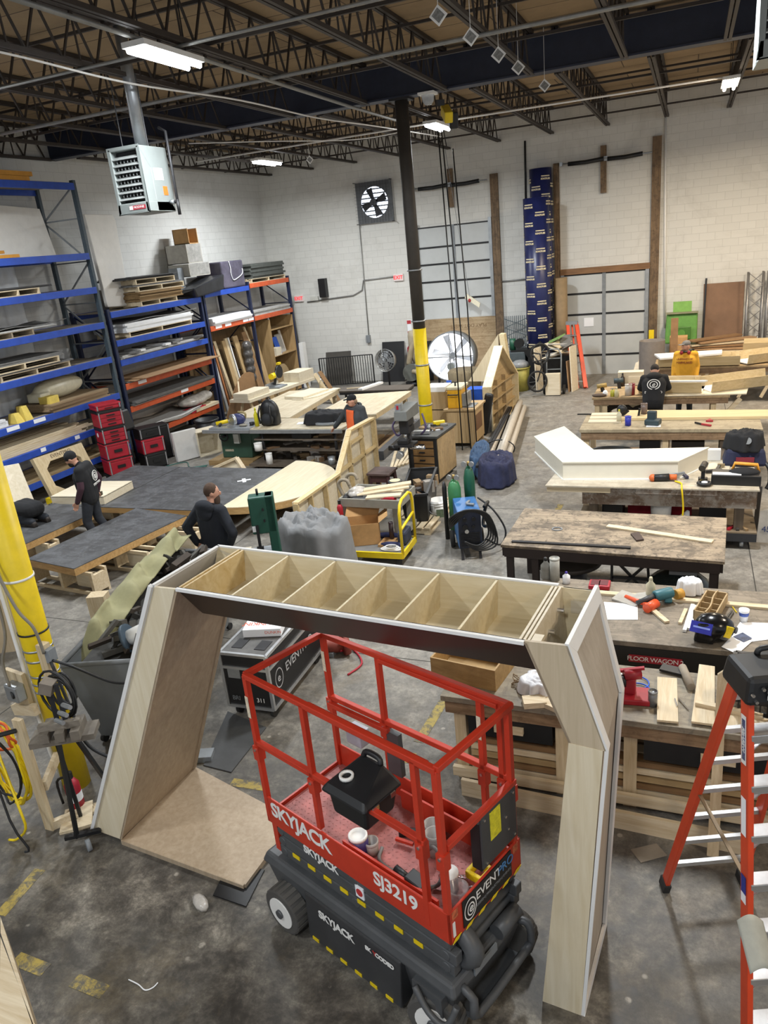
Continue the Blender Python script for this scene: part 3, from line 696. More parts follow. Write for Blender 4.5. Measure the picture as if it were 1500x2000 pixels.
# folded scissor stack
m=MB(L)
for i,(z,u0,u1) in enumerate(((0.545,-0.74,0.78),(0.635,-0.70,0.80),(0.725,-0.70,0.76))):
 for v in (-0.33,0.27):m.box(u0,u1,v,v+0.06,z,z+0.08)
for u in (-0.70,0.72,0.0):
 for z in (0.58,0.67,0.76):m.cyl((u,-0.335,z),(u,0.335,z),0.035,n=12)
st=m.build('scissor_arms',CHAR(),lift,bevel=0.006)
m=MB(L)
for i in range(8):MB(L).box(-0.60+i*0.155,-0.53+i*0.155,-0.336,-0.33,0.60,0.63).build('hazard_stripe',YELLOW(),st)
ltext('SKYJACK',0.085,(-0.46,-0.335,0.755),(1,0,0),(0,0,1),WH,st,0.95,bold=0.003)
MB(L).box(0.02,0.09,-0.338,-0.33,0.66,0.75).build('warning_decal',PAPER(),st)
MB(L).cyl((0.055,-0.34,0.705),(0.055,-0.337,0.705),0.028,n=16).build('warning_ring',mat('decal_red','b93636',0.5),st)
m=MB(L);m.tube([(0.62,-0.20,0.52),(0.80,-0.22,0.60),(0.84,-0.22,0.70),(0.72,-0.2,0.78)],0.06,8,3);m.cyl((0.80,0.05,0.55),(0.80,0.26,0.55),0.05,n=12)
m.build('lower_pivot',CHAR(),lift)
MB(L).box(-0.79,-0.74,-0.33,-0.27,0.56,0.81).build('support_leg',RD,lift)
# platform tray
pl=MB(L).box(-0.78,0.78,-0.335,0.335,0.81,0.855).build('platform_deck',mat('worn_red_tread_plate','a8625c',0.5,0.1,var=0.35,scale=9),lift)
m=MB(L)
for i in range(44):
 for j in range(18):
  u,v=-0.75+i*0.034,-0.31+j*0.036
  a=R_(45 if (i+j) % 2 else -45);c,s=math.cos(a)*0.012,math.sin(a)*0.012;w_=0.0035
  m.add([(u-c+w_,v-s,0.855),(u+w_,v,0.8585),(u+c+w_,v+s,0.855),(u-w_,v,0.8585)],[(0,1,2,3)])
m.build('tread_pattern',mat('worn_tread_ridges','b9817c',0.4,0.2,var=0.3),pl)
toe=MB(L).box(-0.80,0.79,-0.35,-0.335,0.81,1.03).build('toe_board',RD,lift,bevel=0.004)
ltext('SKYJACK',0.155,(-0.735,-0.352,0.945),(1,0,0),(0,0,1),WH,toe,0.93,bold=0.004)
ltext('SJ3219',0.135,(0.22,-0.352,0.945),(1,0,0),(0,0,1),WH,toe,0.95,bold=0.003)
MB(L).box(-0.80,0.79,0.335,0.35,0.81,1.03).build('toe_board',RD,lift,bevel=0.004)
te=MB(L).box(0.775,0.79,-0.35,0.35,0.81,1.03).build('toe_board',RD,lift,bevel=0.004)
MB(L).box(-0.80,-0.785,-0.35,0.35,0.81,0.88).build('toe_board',RD,lift)
MB(L).box(-0.1,0.66,-0.29,-0.275,0.855,0.99).build('extension_rail',RD,lift)
MB(L).box(-0.1,0.78,0.26,0.275,0.855,1.0).build('extension_rail',RD,lift)
sg=MB(L).box(0.792,0.796,-0.235,0.24,0.835,1.025).build('company_sign',BLACK(),te)
BL=mat('sign_blue','4a7fb5',0.5)
ltext('EVENT',0.085,(0.798,-0.115,0.965),(0,1,0),(0,0,1),WH,sg,0.95)
ltext('PRO',0.085,(0.798,0.10,0.965),(0,1,0),(0,0,1),BL,sg,0.95)
ltext('DESIGN | PRODUCTION | EVENTS',0.025,(0.798,-0.115,0.90),(0,1,0),(0,0,1),mat('sign_grey','77787a',0.6),sg,0.9)
def ring(c,r,w,M,n=28,flat=0.75):
 mm=MB(M)
 vs=[(c[0],c[1]+math.cos(2*PI*i/n)*q*flat,c[2]+math.sin(2*PI*i/n)*q) for q in (r,r-w) for i in range(n)]
 return mm.add(vs,[(i,(i+1) % n,n+(i+1) % n,n+i) for i in range(n)])
m=ring((0.7985,-0.17,0.93),0.075,0.01,L);m2=ring((0.7985,-0.165,0.925),0.045,0.01,L)
m.build('logo_ring',WH,sg);m2.build('logo_ring',WH,sg)
ltext('e',0.08,(0.7985,-0.185,0.93),(0,1,0),(0,0,1),WH,sg,1,0.2)
m=MB(L)
for i in range(6):MB(L).slab([(0.794,-0.34+i*0.12,0.812),(0.794,-0.29+i*0.12,0.812),(0.794,-0.26+i*0.12,0.835),(0.794,-0.31+i*0.12,0.835)],(0.003,0,0)).build('hazard_stripe',YELLOW(),te)
for v in (-0.30,0.29):MB(L).box(0.791,0.794,v-0.025,v+0.025,0.97,1.025).build('warning_decal',mat('decal_orange','c96a44',0.6,var=0.6,scale=40),te)
MB(L).box(0.791,0.795,-0.325,-0.305,0.85,0.95).build('white_label',WH,te)
# rails
def rail(name,pts,w=0.037,par=None):
 mm=MB(L)
 for a,b in zip(pts[:-1],pts[1:]):mm.bar(a,b,w,w)
 return mm.build(name,RD,par or lift,bevel=0.004)
zt,zm=1.965,1.46
rail('top_rail',[(-0.79,-0.335,zt),(-0.30,-0.335,zt),(0.78,-0.335,zt)])
rail('top_rail',[(-0.79,0.335,zt-0.02),(0.78,0.335,zt)])
rail('top_rail',[(-0.79,-0.335,zt),(-0.79,0.335,zt-0.02)])
rail('top_rail',[(0.78,-0.34,zt+0.01),(0.78,0.335,zt+0.01)])
rail('top_rail',[(-0.22,-0.315,zt-0.02),(0.70,-0.315,zt-0.02)],0.042)
rail('top_rail',[(-0.22,0.315,zt-0.03),(0.70,0.315,zt-0.02)],0.03)
rail('mid_rail',[(-0.78,-0.335,zm),(-0.26,-0.335,zm),(0.66,-0.335,zm-0.02)])
rail('mid_rail',[(-0.78,0.335,zm-0.02),(0.74,0.335,zm)])
rail('mid_rail',[(-0.78,0.31,zm-0.07),(-0.2,0.31,zm-0.06)],0.035)
rail('mid_rail',[(0.78,-0.31,zm),(0.78,0.33,zm)])
for (u,v,z0,z1) in ((-0.78,-0.335,0.85,zt),(-0.235,-0.335,1.05,zt),(0.63,-0.335,0.85,zt),(0.77,-0.33,0.85,zt),
                       (-0.78,0.335,0.85,zt-0.02),(-0.25,0.335,0.9,zt-0.02),(0.56,0.335,0.85,zt),(0.77,0.31,0.85,zt),(0.70,0.335,1.0,zt)):
 p_=rail('post',[(u,v,z0),(u,v,z1)])
 MB(L).cbox((u,v,zm-0.08),(0.055,0.055,0.11)).build('post_sleeve',RD,p_)
 MB(L).cyl((u,v-0.035,zm-0.05),(u,v+0.035,zm-0.05),0.01,n=8).build('lock_pin',CHROME(),p_)
for (u,v) in ((-0.78,-0.335),(-0.78,0.335),(0.56,0.335)):
 MB(L).box(u-0.015,u+0.015,v-0.0245,v-0.022,1.66,1.82).build('rail_decal',mat('decal_cream','d8c9b0',0.6,var=0.3,scale=50),lift)
MB(L).box(0.785,0.80,-0.03,0.31,1.09,1.45).build('manual_box_panel',mat('panel_charcoal','3e4042',0.5),lift,bevel=0.004)
MB(L).box(0.72,0.785,-0.03,0.29,1.07,1.40).build('manual_box',BLACK(),lift)
MB(L).box(0.80,0.803,0.05,0.15,1.24,1.43).build('yellow_decal',mat('decal_yellow','d8d02c',0.6,var=0.35,scale=30),lift)
m=MB(L)
for v,z in ((0.0,1.42),(0.28,1.42),(0.0,1.12),(0.28,1.12),(0.2,1.3),(0.22,1.2)):m.cyl((0.80,v,z),(0.806,v,z),0.008,n=8)
m.build('panel_screws',CHROME(),lift)
MB(L).cbox((-0.53,0.325,1.22),(0.15,0.10,0.13)).build('socket_box',mat('socket_grey','a9acb5',0.4),lift,bevel=0.012)
MB(L).cbox((-0.18,0.33,1.22),(0.12,0.04,0.34),(0,0,0)).build('mount_bracket',CHAR(),lift)
# control case hung over the near mid rail
cc=thing('control_case','black plastic tool case hung over the near mid rail of the red lift','tool case',L @ V((0.1,-0.25,1.34)))
MB(L).hexa([(-0.04,-0.37,1.30),(0.24,-0.37,1.30),(0.24,-0.13,1.30),(-0.04,-0.13,1.30)],[(-0.06,-0.38,1.47),(0.26,-0.38,1.47),(0.26,-0.10,1.47),(-0.06,-0.10,1.47)]).build('body',BLACK(),cc,bevel=0.02)
MB(L).hexa([(-0.09,-0.42,1.47),(0.29,-0.42,1.47),(0.29,-0.08,1.47),(-0.09,-0.08,1.47)],[(-0.06,-0.38,1.52),(0.26,-0.38,1.52),(0.18,-0.13,1.60),(0.02,-0.13,1.60)]).build('lid',BLACK(),cc,bevel=0.02)
MB(L).tube([(0.03,-0.14,1.59),(0.05,-0.13,1.625),(0.15,-0.13,1.625),(0.17,-0.14,1.59)],0.018,8,3).build('handle',BLACK(),cc)
MB(L).lathe([(0.03,0),(0.045,0),(0.045,0.02),(0.03,0.02),(0.03,0)],(0.04,-0.30,1.545),14).build('latch_ring',WH,cc)
m=MB(L);m.box(0.285,0.292,-0.35,-0.30,1.45,1.48);m.box(0.285,0.292,-0.2,-0.16,1.45,1.48);m.build('clasp',CHROME(),cc)
# odds and ends on the lift floor (deck top 0.855)
def on_lift(u,v):return L @ V((u,v,0.859))
def tub(name,c,r,h,m_,label,cat,wall=True,cap=None):
 o=thing(name,label,cat,c)
 MB().lathe([(0.0,0.0),(r*0.9,0.0),(r,h),(r*0.92,h),(r*0.84,0.012),(0,0.012)],c,20).build('bucket',m_,o)
 MB().lathe([(r,h-0.025),(r*1.06,h-0.02),(r*1.06,h),(r,h)],c,20).build('rim',m_,o)
 return o
CLP=mat('cloudy_plastic','b8b2ac',0.4,alpha=0.85)
tub('plastic_tub',on_lift(0.26,0.16),0.055,0.13,CLP,'upper of two whitish plastic tubs on the lift floor','tub')
tub('plastic_tub',on_lift(0.34,0.08),0.056,0.16,CLP,'lower of two whitish plastic tubs on the lift floor','tub')
tub('plastic_tub',on_lift(0.68,-0.13),0.06,0.12,mat('clear_cup','c9c2c2',0.15,alpha=0.35),'clear empty cup at the sign end of the lift floor','cup')
tub('plastic_tub',on_lift(0.02,-0.16),0.045,0.10,CLP,'small whitish tub behind the purple jar on the lift','tub')
c=on_lift(-0.04,-0.21);o=thing('purple_jar','purple jar with white lid standing on the lift floor','jar',c)
MB().lathe([(0.0,0.0),(0.062,0.0),(0.062,0.13),(0.0,0.13)],c,20).build('jar_body',mat('jar_purple','3b2d63',0.4),o)
MB().lathe([(0.0,0.13),(0.062,0.13),(0.062,0.15),(0.05,0.153),(0.05,0.135),(0,0.135)],c,20).build('lid',WH,o)
c=on_lift(0.58,-0.08);o=thing('tape_puck','round white cap standing near the yellow grip on the lift','cap',c)
MB().lathe([(0.0,0.0),(0.05,0.0),(0.05,0.1),(0.0,0.1)],c,20).build('can',mat('can_purple','3a3560',0.4),o)
MB().lathe([(0.0,0.1),(0.055,0.1),(0.055,0.13),(0.0,0.13)],c,20).build('cap',WH,o)
c=on_lift(0.66,0.10);o=thing('clamp_grip','yellow rectangular grip with chain on the lift floor','clamp',c)
m=MB(L)
for a,b in (((0.62,0.04,0.9),(0.62,0.14,0.9)),((0.72,0.04,0.9),(0.72,0.14,0.9)),((0.61,0.04,0.9),(0.73,0.04,0.9)),((0.61,0.14,0.9),(0.73,0.14,0.9))):m.bar(a,b,0.028,0.05)
m.build('grip',YELLOW(),o,bevel=0.006)
m=MB(L)
for i in range(6):m.tube([(0.60-i*0.025+math.cos(a)*0.018,0.03-i*0.012+math.sin(a)*0.010,0.868) for a in (0,1.05,2.1,3.14,4.2,5.2)],0.0035,6,0,True)
m.build('chain',CHROME(),o)
def rods(name,pts,r,m_,label,cat):return tag(MB(L).tube(pts,r,8,6).build(name,m_),label,cat)
rods('metal_rod',[(0.66,-0.02,0.865),(0.73,0.07,0.865)],0.007,CHROME(),'shiny rod lying by the yellow grip, nearer the jars','rod')
rods('metal_rod',[(0.70,-0.02,0.865),(0.76,0.04,0.865)],0.007,CHROME(),'shiny rod lying by the yellow grip, nearer the sign','rod')
rods('cable',[(0.05,-0.1,0.872),(0.1,-0.18,0.872),(0.2,-0.2,0.872),(0.3,-0.18,0.872),(0.38,-0.22,0.87),(0.5,-0.18,0.87)],0.012,mat('grey_cable','777472',0.6),'thick grey cable coiled on the lift floor by the controller','cable')
rods('cable',[(0.3,0.04,0.875),(0.40,0.0,1.0),(0.50,-0.04,0.98),(0.52,-0.12,0.88),(0.42,-0.2,0.872)],0.012,MATS['grey_cable'],'grey cable looping up beside the whitish tubs on the lift','cable')
o=thing('joystick_controller','black hand controller with wires lying on the lift floor','controller',on_lift(0.46,-0.24))
MB(L).cbox((0.46,-0.24,0.93),(0.13,0.09,0.14),(0,10,0)).build('body',BLACK(),o,bevel=0.01)
MB(L).cyl((0.40,-0.24,0.95),(0.30,-0.24,0.97),0.025,n=10).build('handle',BLACK(),o)
m=MB(L)
for i in range(5):m.tube([(0.18+i*0.05,-0.26,0.865),(0.2+i*0.05,-0.24,0.89),(0.23+i*0.05,-0.27,0.865)],0.006,6,4)
m.build('wires',mat('grey_wire','8a8580',0.5),o)
o=thing('grease_gun','black and red tool lying beside the tubs on the lift floor','hand tool',on_lift(0.16,0.06))
MB(L).bar((0.06,0.05,0.885),(0.18,0.14,0.885),0.04,0.05).build('body',BLACK(),o,bevel=0.008)
MB(L).bar((0.08,0.0,0.885),(0.2,0.03,0.885),0.02,0.02).build('lever',RD,o)

# ------------------------------------------------------------------ orange step ladder at the right
f0=V((-0.01,4.36,0));a_=R_(22);XW=V((math.cos(a_),math.sin(a_),0));YD=V((XW.y,-XW.x,0))
def lp(w,d,z):return f0+XW*w+YD*d+V((0,0,z))
lad=thing('step_ladder','tall orange fibreglass step ladder open at the right edge of the photo','step ladder',f0)
LO=LAD();H_=2.20
rl=[(lp(0,0,0.03),lp(0.06,0.70,H_)),(lp(0.54,0,0.03),lp(0.38,0.70,H_))]
fl_=[(lp(0,1.22,0.03),lp(0.06,0.80,H_)),(lp(0.60,1.22,0.03),lp(0.40,0.80,H_))]
for a,b in rl:MB().bar(a,b,0.03,0.075,YD).build('rear_rail',LO,lad,bevel=0.005)
for i,(a,b) in enumerate(fl_):
 r=MB().bar(a,b,0.032,0.085,YD).build('front_rail',LO,lad,bevel=0.005)
 if i==0:
  d_=(b-a);nrm=-XW
  def dec(t0,t1,w,m_,nm):
   c0=a+d_*t0;c1=a+d_*t1
   s_=d_.normalized().cross(XW).normalized()*w/2
   return MB().slab([c0-s_-XW*0.0185,c0+s_-XW*0.0185,c1+s_-XW*0.0185,c1-s_-XW*0.0185],-XW*0.002).build(nm,m_,r)
  k=dec(0.80,0.92,0.05,WHITE(),'brand_oval')
  bl=dec(0.81,0.91,0.036,mat('decal_navy','22308a',0.5),'brand_band');
  text('lettering','WERNER',0.035,face_frame(tuple(a+d_*0.86-XW*0.0215),d_,d_.cross(-XW).cross(d_).cross(d_) if False else YD),WHITE(),r,0.001,'CENTER',0.95)
  dec(0.62,0.715,0.05,PAPER(),'safety_label');dec(0.47,0.515,0.05,MATS['decal_navy'],'blue_label');dec(0.445,0.468,0.05,PAPER(),'barcode_label')
for (a,b) in rl+fl_:
 d_=(b-a).normalized()
 MB().bar(a-d_*0.03,a+d_*0.07,0.05,0.095,YD).build('rubber_foot',RUBBER(),lad,bevel=0.008)
def lerp(p,q,t):return p+(q-p)*t
for i in range(7):
 t=0.13+i*0.13
 MB().bar(lerp(*rl[0],t),lerp(*rl[1],t),0.03,0.03).build('rear_rung',ALU(),lad)
for i in range(7):
 t=0.12+i*0.125;p,q=lerp(*fl_[0],t),lerp(*fl_[1],t)
 s_=MB().bar(p,q,0.09,0.05,(0,0,1)).build('step',ALU(),lad,bevel=0.004)
 MB().bar(p+YD*0.0-V((0,0,0.12)),p+XW*0.11-V((0,0,0.01)),0.02,0.006).build('step_brace',ALU(),s_)
m=MB();m.bar(lerp(*rl[0],0.52),lerp(*fl_[0],0.5),0.022,0.008);m.bar(lerp(*rl[1],0.52),lerp(*fl_[1],0.5),0.022,0.008)
m.build('spreader',mat('spreader_bar','7b6a53',0.5,0.4),lad)
cap_=MB()
q=[lp(0.0,0.62,2.13),lp(0.46,0.62,2.13),lp(0.46,0.92,2.13),lp(0.0,0.92,2.13)];q2=[lp(0.02,0.64,2.28),lp(0.44,0.64,2.28),lp(0.44,0.90,2.28),lp(0.02,0.90,2.28)]
cap_.hexa(q,q2);cp=cap_.build('top_cap',BLACK(),lad,bevel=0.025)
MB().tube([lp(0.16,0.68,2.28),lp(0.18,0.68,2.31),lp(0.3,0.68,2.31),lp(0.32,0.68,2.28)],0.016,8,3).build('tool_tray_lip',BLACK(),cp)
MB().lathe([(0,0),(0.04,0),(0.04,0.003),(0,0.003)],lp(0.22,0.82,2.282),16).build('blue_sticker',mat('sticker_blue','5f8fc9',0.5),cp)
MB().slab([lp(0.10,0.926,2.17),lp(0.24,0.926,2.17),lp(0.24,0.922,2.24),lp(0.10,0.922,2.24)],YD*0.002).build('brand_badge',WHITE(),cp)
text('lettering','WERNER',0.04,face_frame(tuple(lp(0.17,0.93,2.205)),XW,(0,0,1)),BLACK(),cp,0.001,'CENTER')
m=MB()
for w,d,z in ((0.05,0.925,2.16),(0.08,0.925,2.23),(0.03,0.925,2.2)):m.cyl(lp(w,d-0.01,z),lp(w,d+0.004,z),0.009,n=8)
m.build('rivets',CHROME(),cp)
# curled sheet over a lower step and grey gear below it
m=MB()
sc0=V((0.39,2.85,1.350))
m.grid(lambda u,v:sc0+XW*(u-0.5)*0.12+V((0,0,1))*(0.04*math.sin(u*PI)-0.03-0.02*u)+YD*(v-0.5)*0.15+V((0,0,-0.15))*(v-0.5),12,8)
tag(m.build('curled_sheet',mat('curled_card_grey','a3a398',0.7),solid=0.004),'curled grey sheet with white underside in front of the ladder rail, lower right','sheet')

# ------------------------------------------------------------------ storage racks along the left wall
XF=-12.55;XR=-13.6
def one(name,label,cat,mb,m,group=None,bevel=0.0,kind=None,**kw):return tag(mb.build(name,m,bevel=bevel,**kw),label,cat,group,kind)
def rack(label,ys,ztop,beams):
 o=thing('pallet_rack',label,'storage rack',(XF,ys[0],0))
 for i,y in enumerate(ys):
  pm=beams[0]
  for x in (XF,XR):
   p_=MB().box(x-0.05,x+0.05,y-0.04,y+0.04,0.012,ztop).build('upright_post',pm,o)
   MB().box(x-0.08,x+0.08,y-0.07,y+0.07,0,0.012).build('foot_plate',DARK(),p_)
  m=MB();z=0.25;k=0
  while z < ztop-0.5:
   m.bar((XF,y,z),(XR,y,z),0.03,0.03);m.bar((XF if k % 2 else XR,y,z),(XR if k % 2 else XF,y,min(z+0.9,ztop-0.1)),0.03,0.03);z +=0.9;k +=1
  m.build('frame_bracing',GREY() if pm is MATS.get('rack_green_grey_post') else pm,o)
 for (ya,yb,z,bm) in beams[1]:
  MB().box(XF+0.02,XF+0.07,ya+0.04,yb-0.04,z,z+0.14).build('front_beam',bm,o,bevel=0.006)
  MB().box(XR-0.05,XR,ya+0.04,yb-0.04,z,z+0.14).build('rear_beam',bm,o)
  MB().box(XR,XF+0.02,ya+0.05,yb-0.05,z+0.115,z+0.135).build('shelf_board',mat('shelf_board_grey','8b8172',0.8,var=0.3),o)
 return o
GP=mat('rack_green_grey_post','3f4c55',0.5,var=0.25,scale=20)
B_,O_=BLUE(),ORANGE()
L1=[6.22,4.78,4.05,3.27,2.48,1.63,1.02,0.38]
rk1=rack('tall blue storage rack nearest the left edge, reaching above the other racks',(9.4,14.15),6.42,(GP,[(9.4,14.15,z,B_) for z in L1]))
L2=[(3.46,B_),(2.80,B_),(2.34,B_),(1.77,O_),(1.22,O_),(0.50,O_)]
rk2=rack('middle storage rack with blue upper and orange lower beams, full of sheet goods',(14.36,18.1),3.66,(NAVY(),[(14.36,18.1,z,c) for z,c in L2]))
rk3=rack('far storage rack over upright lumber, with orange shelf beams near the corner',(18.25,20.7,23.3),3.80,(NAVY(),[(18.25,20.7,3.55,B_),(20.7,23.3,3.60,O_),(18.25,20.7,2.62,O_),(20.7,23.3,2.62,O_)]))
for i,(y,z,rk) in enumerate(((10.9,1.66,rk1),(11.6,1.66,rk1),(12.5,1.05,rk1),(13.7,1.05,rk1),(11.5,1.05,rk1),(15.0,1.80,rk2),(16.6,1.25,rk2),(18.7,2.65,rk3),(19.2,2.65,rk3),(20.2,2.65,rk3),(20.5,2.65,rk3))):
 w=0.16 if i in (0,1,5,6,7,8,9,10) else 0.07
 MB().box(XF+0.07,XF+0.073,y-w,y+w,z+0.02,z+0.10).build('shelf_label',PAPER(),rk)
# pallets
def pallet_at(loc,label,group=None,L_=1.15,W_=1.0):
 x,y,z=loc;o=thing('wooden_pallet',label,'pallet',loc,group);PW=PINEY()
 for i in range(6):
  xx=x-W_/2+0.05+i*(W_-0.1)/5
  MB().box(xx-0.048,xx+0.048,y-L_/2,y+L_/2,z+0.107,z+0.125).build('deck_board',PW,o)
 for i in range(3):
  yy=y-L_/2+0.03+i*(L_-0.06)/2
  MB().box(x-W_/2,x+W_/2,yy-0.02,yy+0.02,z+0.018,z+0.107).build('stringer',PW,o)
 for i in range(3):
  xx=x-W_/2+0.05+i*(W_-0.1)/2
  MB().box(xx-0.048,xx+0.048,y-L_/2,y+L_/2,z,z+0.018).build('bottom_board',PW,o)
 return o
def sheets(loc,L_,W_,n,th,m,name,label,cat,group,jit=0.03,sag=0.0,rz=0):
 # a pile of loose sheets: every sheet its own object
 z=loc[2]
 for i in range(n):
  a=rz+random.uniform(-1,1)*jit*30;dx,dy=random.uniform(-1,1)*jit,random.uniform(-1,1)*jit*2
  T=T3(loc[0]+dx,loc[1]+dy,z,a);mb=MB(T)
  if sag:
   mb.grid(lambda u,v:((u-0.5)*W_,(v-0.5)*L_,th/2+sag*(2*u-1)**2*math.sin(v*PI*1.5)**2),8,8)
   o=mb.build(name,m,solid=th)
  else:o=mb.box(-W_/2,W_/2,-L_/2,L_/2,0,th).build(name,m)
  tag(o,label,cat,group);z +=th+0.0015
 return z
GSH=mat('grey_sheet','6c6b69',0.7,var=0.25);DSH=mat('dark_sheet','3a3a3b',0.6,var=0.3);WSH=mat('white_foam_sheet','d9dadb',0.6,var=0.06)
CSH=mat('brown_card_sheet','9c7c5a',0.8);LSH=mat('pale_grey_sheet','a9a7a3',0.7)
XC=-13.02
def sh(z):return z+0.142
# rack one, from the top
GOLD=mat('golden_lumber','c58a2f',0.5,var=0.2)
for i in range(5):
 for j in range(2):
  one('timber_bar','yellow timber bar in the bundle on the very top of the tall rack','timber',MB().box(-12.98+i*0.1,-12.90+i*0.1,9.45,12.9+0.1*((i*3+j) % 3),sh(6.22)+j*0.09,sh(6.22)+j*0.09+0.085),GOLD,'yellow bars on top of the tall rack')
for i,(a,b) in enumerate((((-12.75,9.5,0.04),(-12.62,12.25,0.04)),((-12.85,9.5,0.05),(-12.8,12.4,0.05)),((-12.68,9.6,0.1),(-12.95,12.2,0.14)),((-12.95,9.6,0.04),(-12.98,12.1,0.04)))):
 one('timber_bar','thin yellow bar lying on the second shelf of the tall rack','timber',MB().bar((a[0],a[1],sh(4.78)+a[2]-0.005),(b[0],b[1],sh(4.78)+b[2]-0.005),0.06,0.06),GOLD,'yellow bars on the second shelf')
SLAB=mat('off_white_slab','dedbd4',0.7,var=0.06)
mb=MB();mb.slab([(-13.45,11.2,4.93),(-13.42,14.05,4.93),(-13.50,13.95,5.93),(-13.54,12.9,6.0),(-13.52,11.5,5.9)],(0.06,0,0.004))
one('foam_slab','wide off white slab leaning at the back of the tall rack second shelf','foam slab',mb,SLAB)
mb=MB();mb.slab([(-12.95,14.89,3.688),(-12.95,15.72,3.637),(-12.95,15.76,4.815),(-12.95,15.80,5.637),(-12.95,15.73,5.765),(-12.95,14.77,5.777),(-12.95,14.83,4.859)],(-0.12,0.03,0.0))
one('foam_slab','tall off white slab standing upright on top of the middle rack','foam slab',mb,SLAB,bevel=0.02)
CUR=mat('translucent_curtain','dfe3e6',0.25,var=0.1)
mb=MB();mb.grid(lambda u,v:(-13.725+0.025*math.sin(u*40)+0.012*math.sin(u*95+v*3),9.0+u*4.1,0.1+v*6.1),120,6)
one('plastic_curtain','shiny translucent plastic curtain hanging behind the tall rack','curtain',mb,CUR,solid=0.004)
z=sh(4.05);pallet_at((XC+0.02,11.9,z),'pallet with thin dark sheets on the third shelf of the tall rack')
sheets((XC+0.02,11.9,z+0.126),1.9,0.95,2,0.02,DSH,'dark_sheet','thin dark sheet on the pallet on the third shelf of the tall rack','sheet','dark sheets on the third shelf')
z=sh(3.27);pallet_at((XC,11.5,z),'pallet under ragged grey card on the fourth shelf of the tall rack')
zz=sheets((XC+0.05,11.6,z+0.126),2.3,1.0,2,0.012,LSH,'card_sheet','ragged grey card sheet on the fourth shelf of the tall rack','sheet','grey card on the fourth shelf',0.05)
sheets((XC,12.0,zz),2.2,0.9,1,0.01,GSH,'card_sheet','bent grey sheet topping the fourth shelf of the tall rack','sheet',None,0.02,0.05)
z=sh(2.48);pallet_at((XC,11.9,z),'lower of two pallets stacked on the fifth shelf of the tall rack',None,1.9)
zz=sheets((XC,11.8,z+0.126),2.2,1.0,2,0.015,GSH,'grey_sheet','grey sheet between the two stacked pallets of the tall rack','sheet','grey sheets between pallets')
pallet_at((XC+0.03,11.6,zz),'upper of two pallets stacked on the fifth shelf of the tall rack',None,1.9)
sheets((XC,11.6,zz+0.126),2.3,0.95,3,0.02,GSH,'grey_sheet','grey sheet on the upper pallet of the fifth shelf of the tall rack','sheet','grey sheets on the upper pallet')
z=sh(1.63)
zz=sheets((XC+0.05,12.9,z),1.8,1.0,5,0.035,wood('weathered_ply','9b8567','7d6a50','y',0.7),'plywood_sheet','plywood offcut in the pile on the sixth shelf of the tall rack','plywood','plywood pile on the sixth shelf',0.05)
mb=MB();mb.ball((-13.02,12.85,zz+0.23),(0.26,0.72,0.23),18);mb.cbox((-12.98,12.2,zz+0.12),(0.4,0.3,0.2))
one('foam_roll','pale plastic wrapped foam roll lying on plywood in the tall rack','foam roll',mb,mat('wrapped_foam','cfcab2',0.35,var=0.12,scale=9),remesh=0.03,smooth_it=4)
one('foam_block','yellow foam block at the end of the plastic wrapped roll','foam',MB().box(-12.85,-12.55,12.05,12.32,zz+0.0,zz+0.15),mat('yellow_foam','d5bd5c',0.8))
for i,(y,hh) in enumerate(((11.05,0.2),(11.28,0.3))):
 one('foam_offcut',['lower yellow foam wedge on the sixth shelf of the tall rack','taller yellow foam wedge on the sixth shelf of the tall rack'][i],'foam',MB().hexa([(-12.75,y,z),(-12.5,y,z),(-12.5,y+0.2,z),(-12.75,y+0.2,z)],[(-12.7,y+0.02,z+hh),(-12.56,y+0.02,z+hh),(-12.56,y+0.15,z+hh),(-12.7,y+0.15,z+hh)]),MATS['yellow_foam'])
sheets((XC,10.3,z),1.0,0.9,4,0.05,WSH,'foam_board','white board in the pile at the left end of the sixth shelf','board','white boards on the sixth shelf',0.06)
z=sh(1.02)
for i in range(6):
 for j in range(5):
  x0=-13.45+i*0.155
  one('lumber_board','long pale board in the stack on the seventh shelf of the tall rack','board',MB().box(x0,x0+0.14,9.6+0.1*((i+j) % 2),13.1-0.12*((i*2+j) % 4)-0.25*(j > 3),z+j*0.042,z+j*0.042+0.04),PINEY(),'pale boards on the seventh shelf')
z=sh(0.38)
for i in range(5):
 one('lumber_board','board lying on the lowest shelf of the tall rack','board',MB().box(-13.4+i*0.19,-13.24+i*0.19,9.7,13.6-0.3*(i % 2),z,z+0.05),wood('dull_board','a08b68','7d6a4d','y'),'boards on the lowest shelf')
one('yellow_timber','yellow painted timber on the floor in front of the tall rack','beam',MB().box(-12.45,-12.30,11.2,12.55,0.0,0.13),YELLOW())
# rack two
z=sh(3.46)
pallet_at((-13.0,16.3,z),'lower pallet on top of the middle rack',None,1.5)
zz=sheets((-13.0,16.4,z+0.126),1.8,1.0,7,0.03,wood('weathered_ply2','8f7349','6d5535','y'),'plywood_sheet','plywood sheet between the pallets on top of the middle rack','plywood','plywood on top of the middle rack',0.04)
pallet_at((-13.0,16.5,zz),'upper pallet with dark sheets on top of the middle rack',None,1.9)
z2=sheets((-13.0,16.4,zz+0.126),1.9,1.0,2,0.02,GSH,'grey_sheet','grey sheet on the upper pallet atop the middle rack','sheet','grey sheets atop the middle rack')
pallet_at((-13.0,16.3,z2),'topmost pallet under blue edged sheets on the middle rack',None,1.6)
sheets((-13.0,16.2,z2+0.126),1.9,1.0,3,0.02,DSH,'dark_sheet','dark sheet topping the pile on the middle rack','sheet','dark sheets topping the middle rack',0.05)
GLZ=mat('clear_wrap_crate','a5a095',0.3,var=0.2)
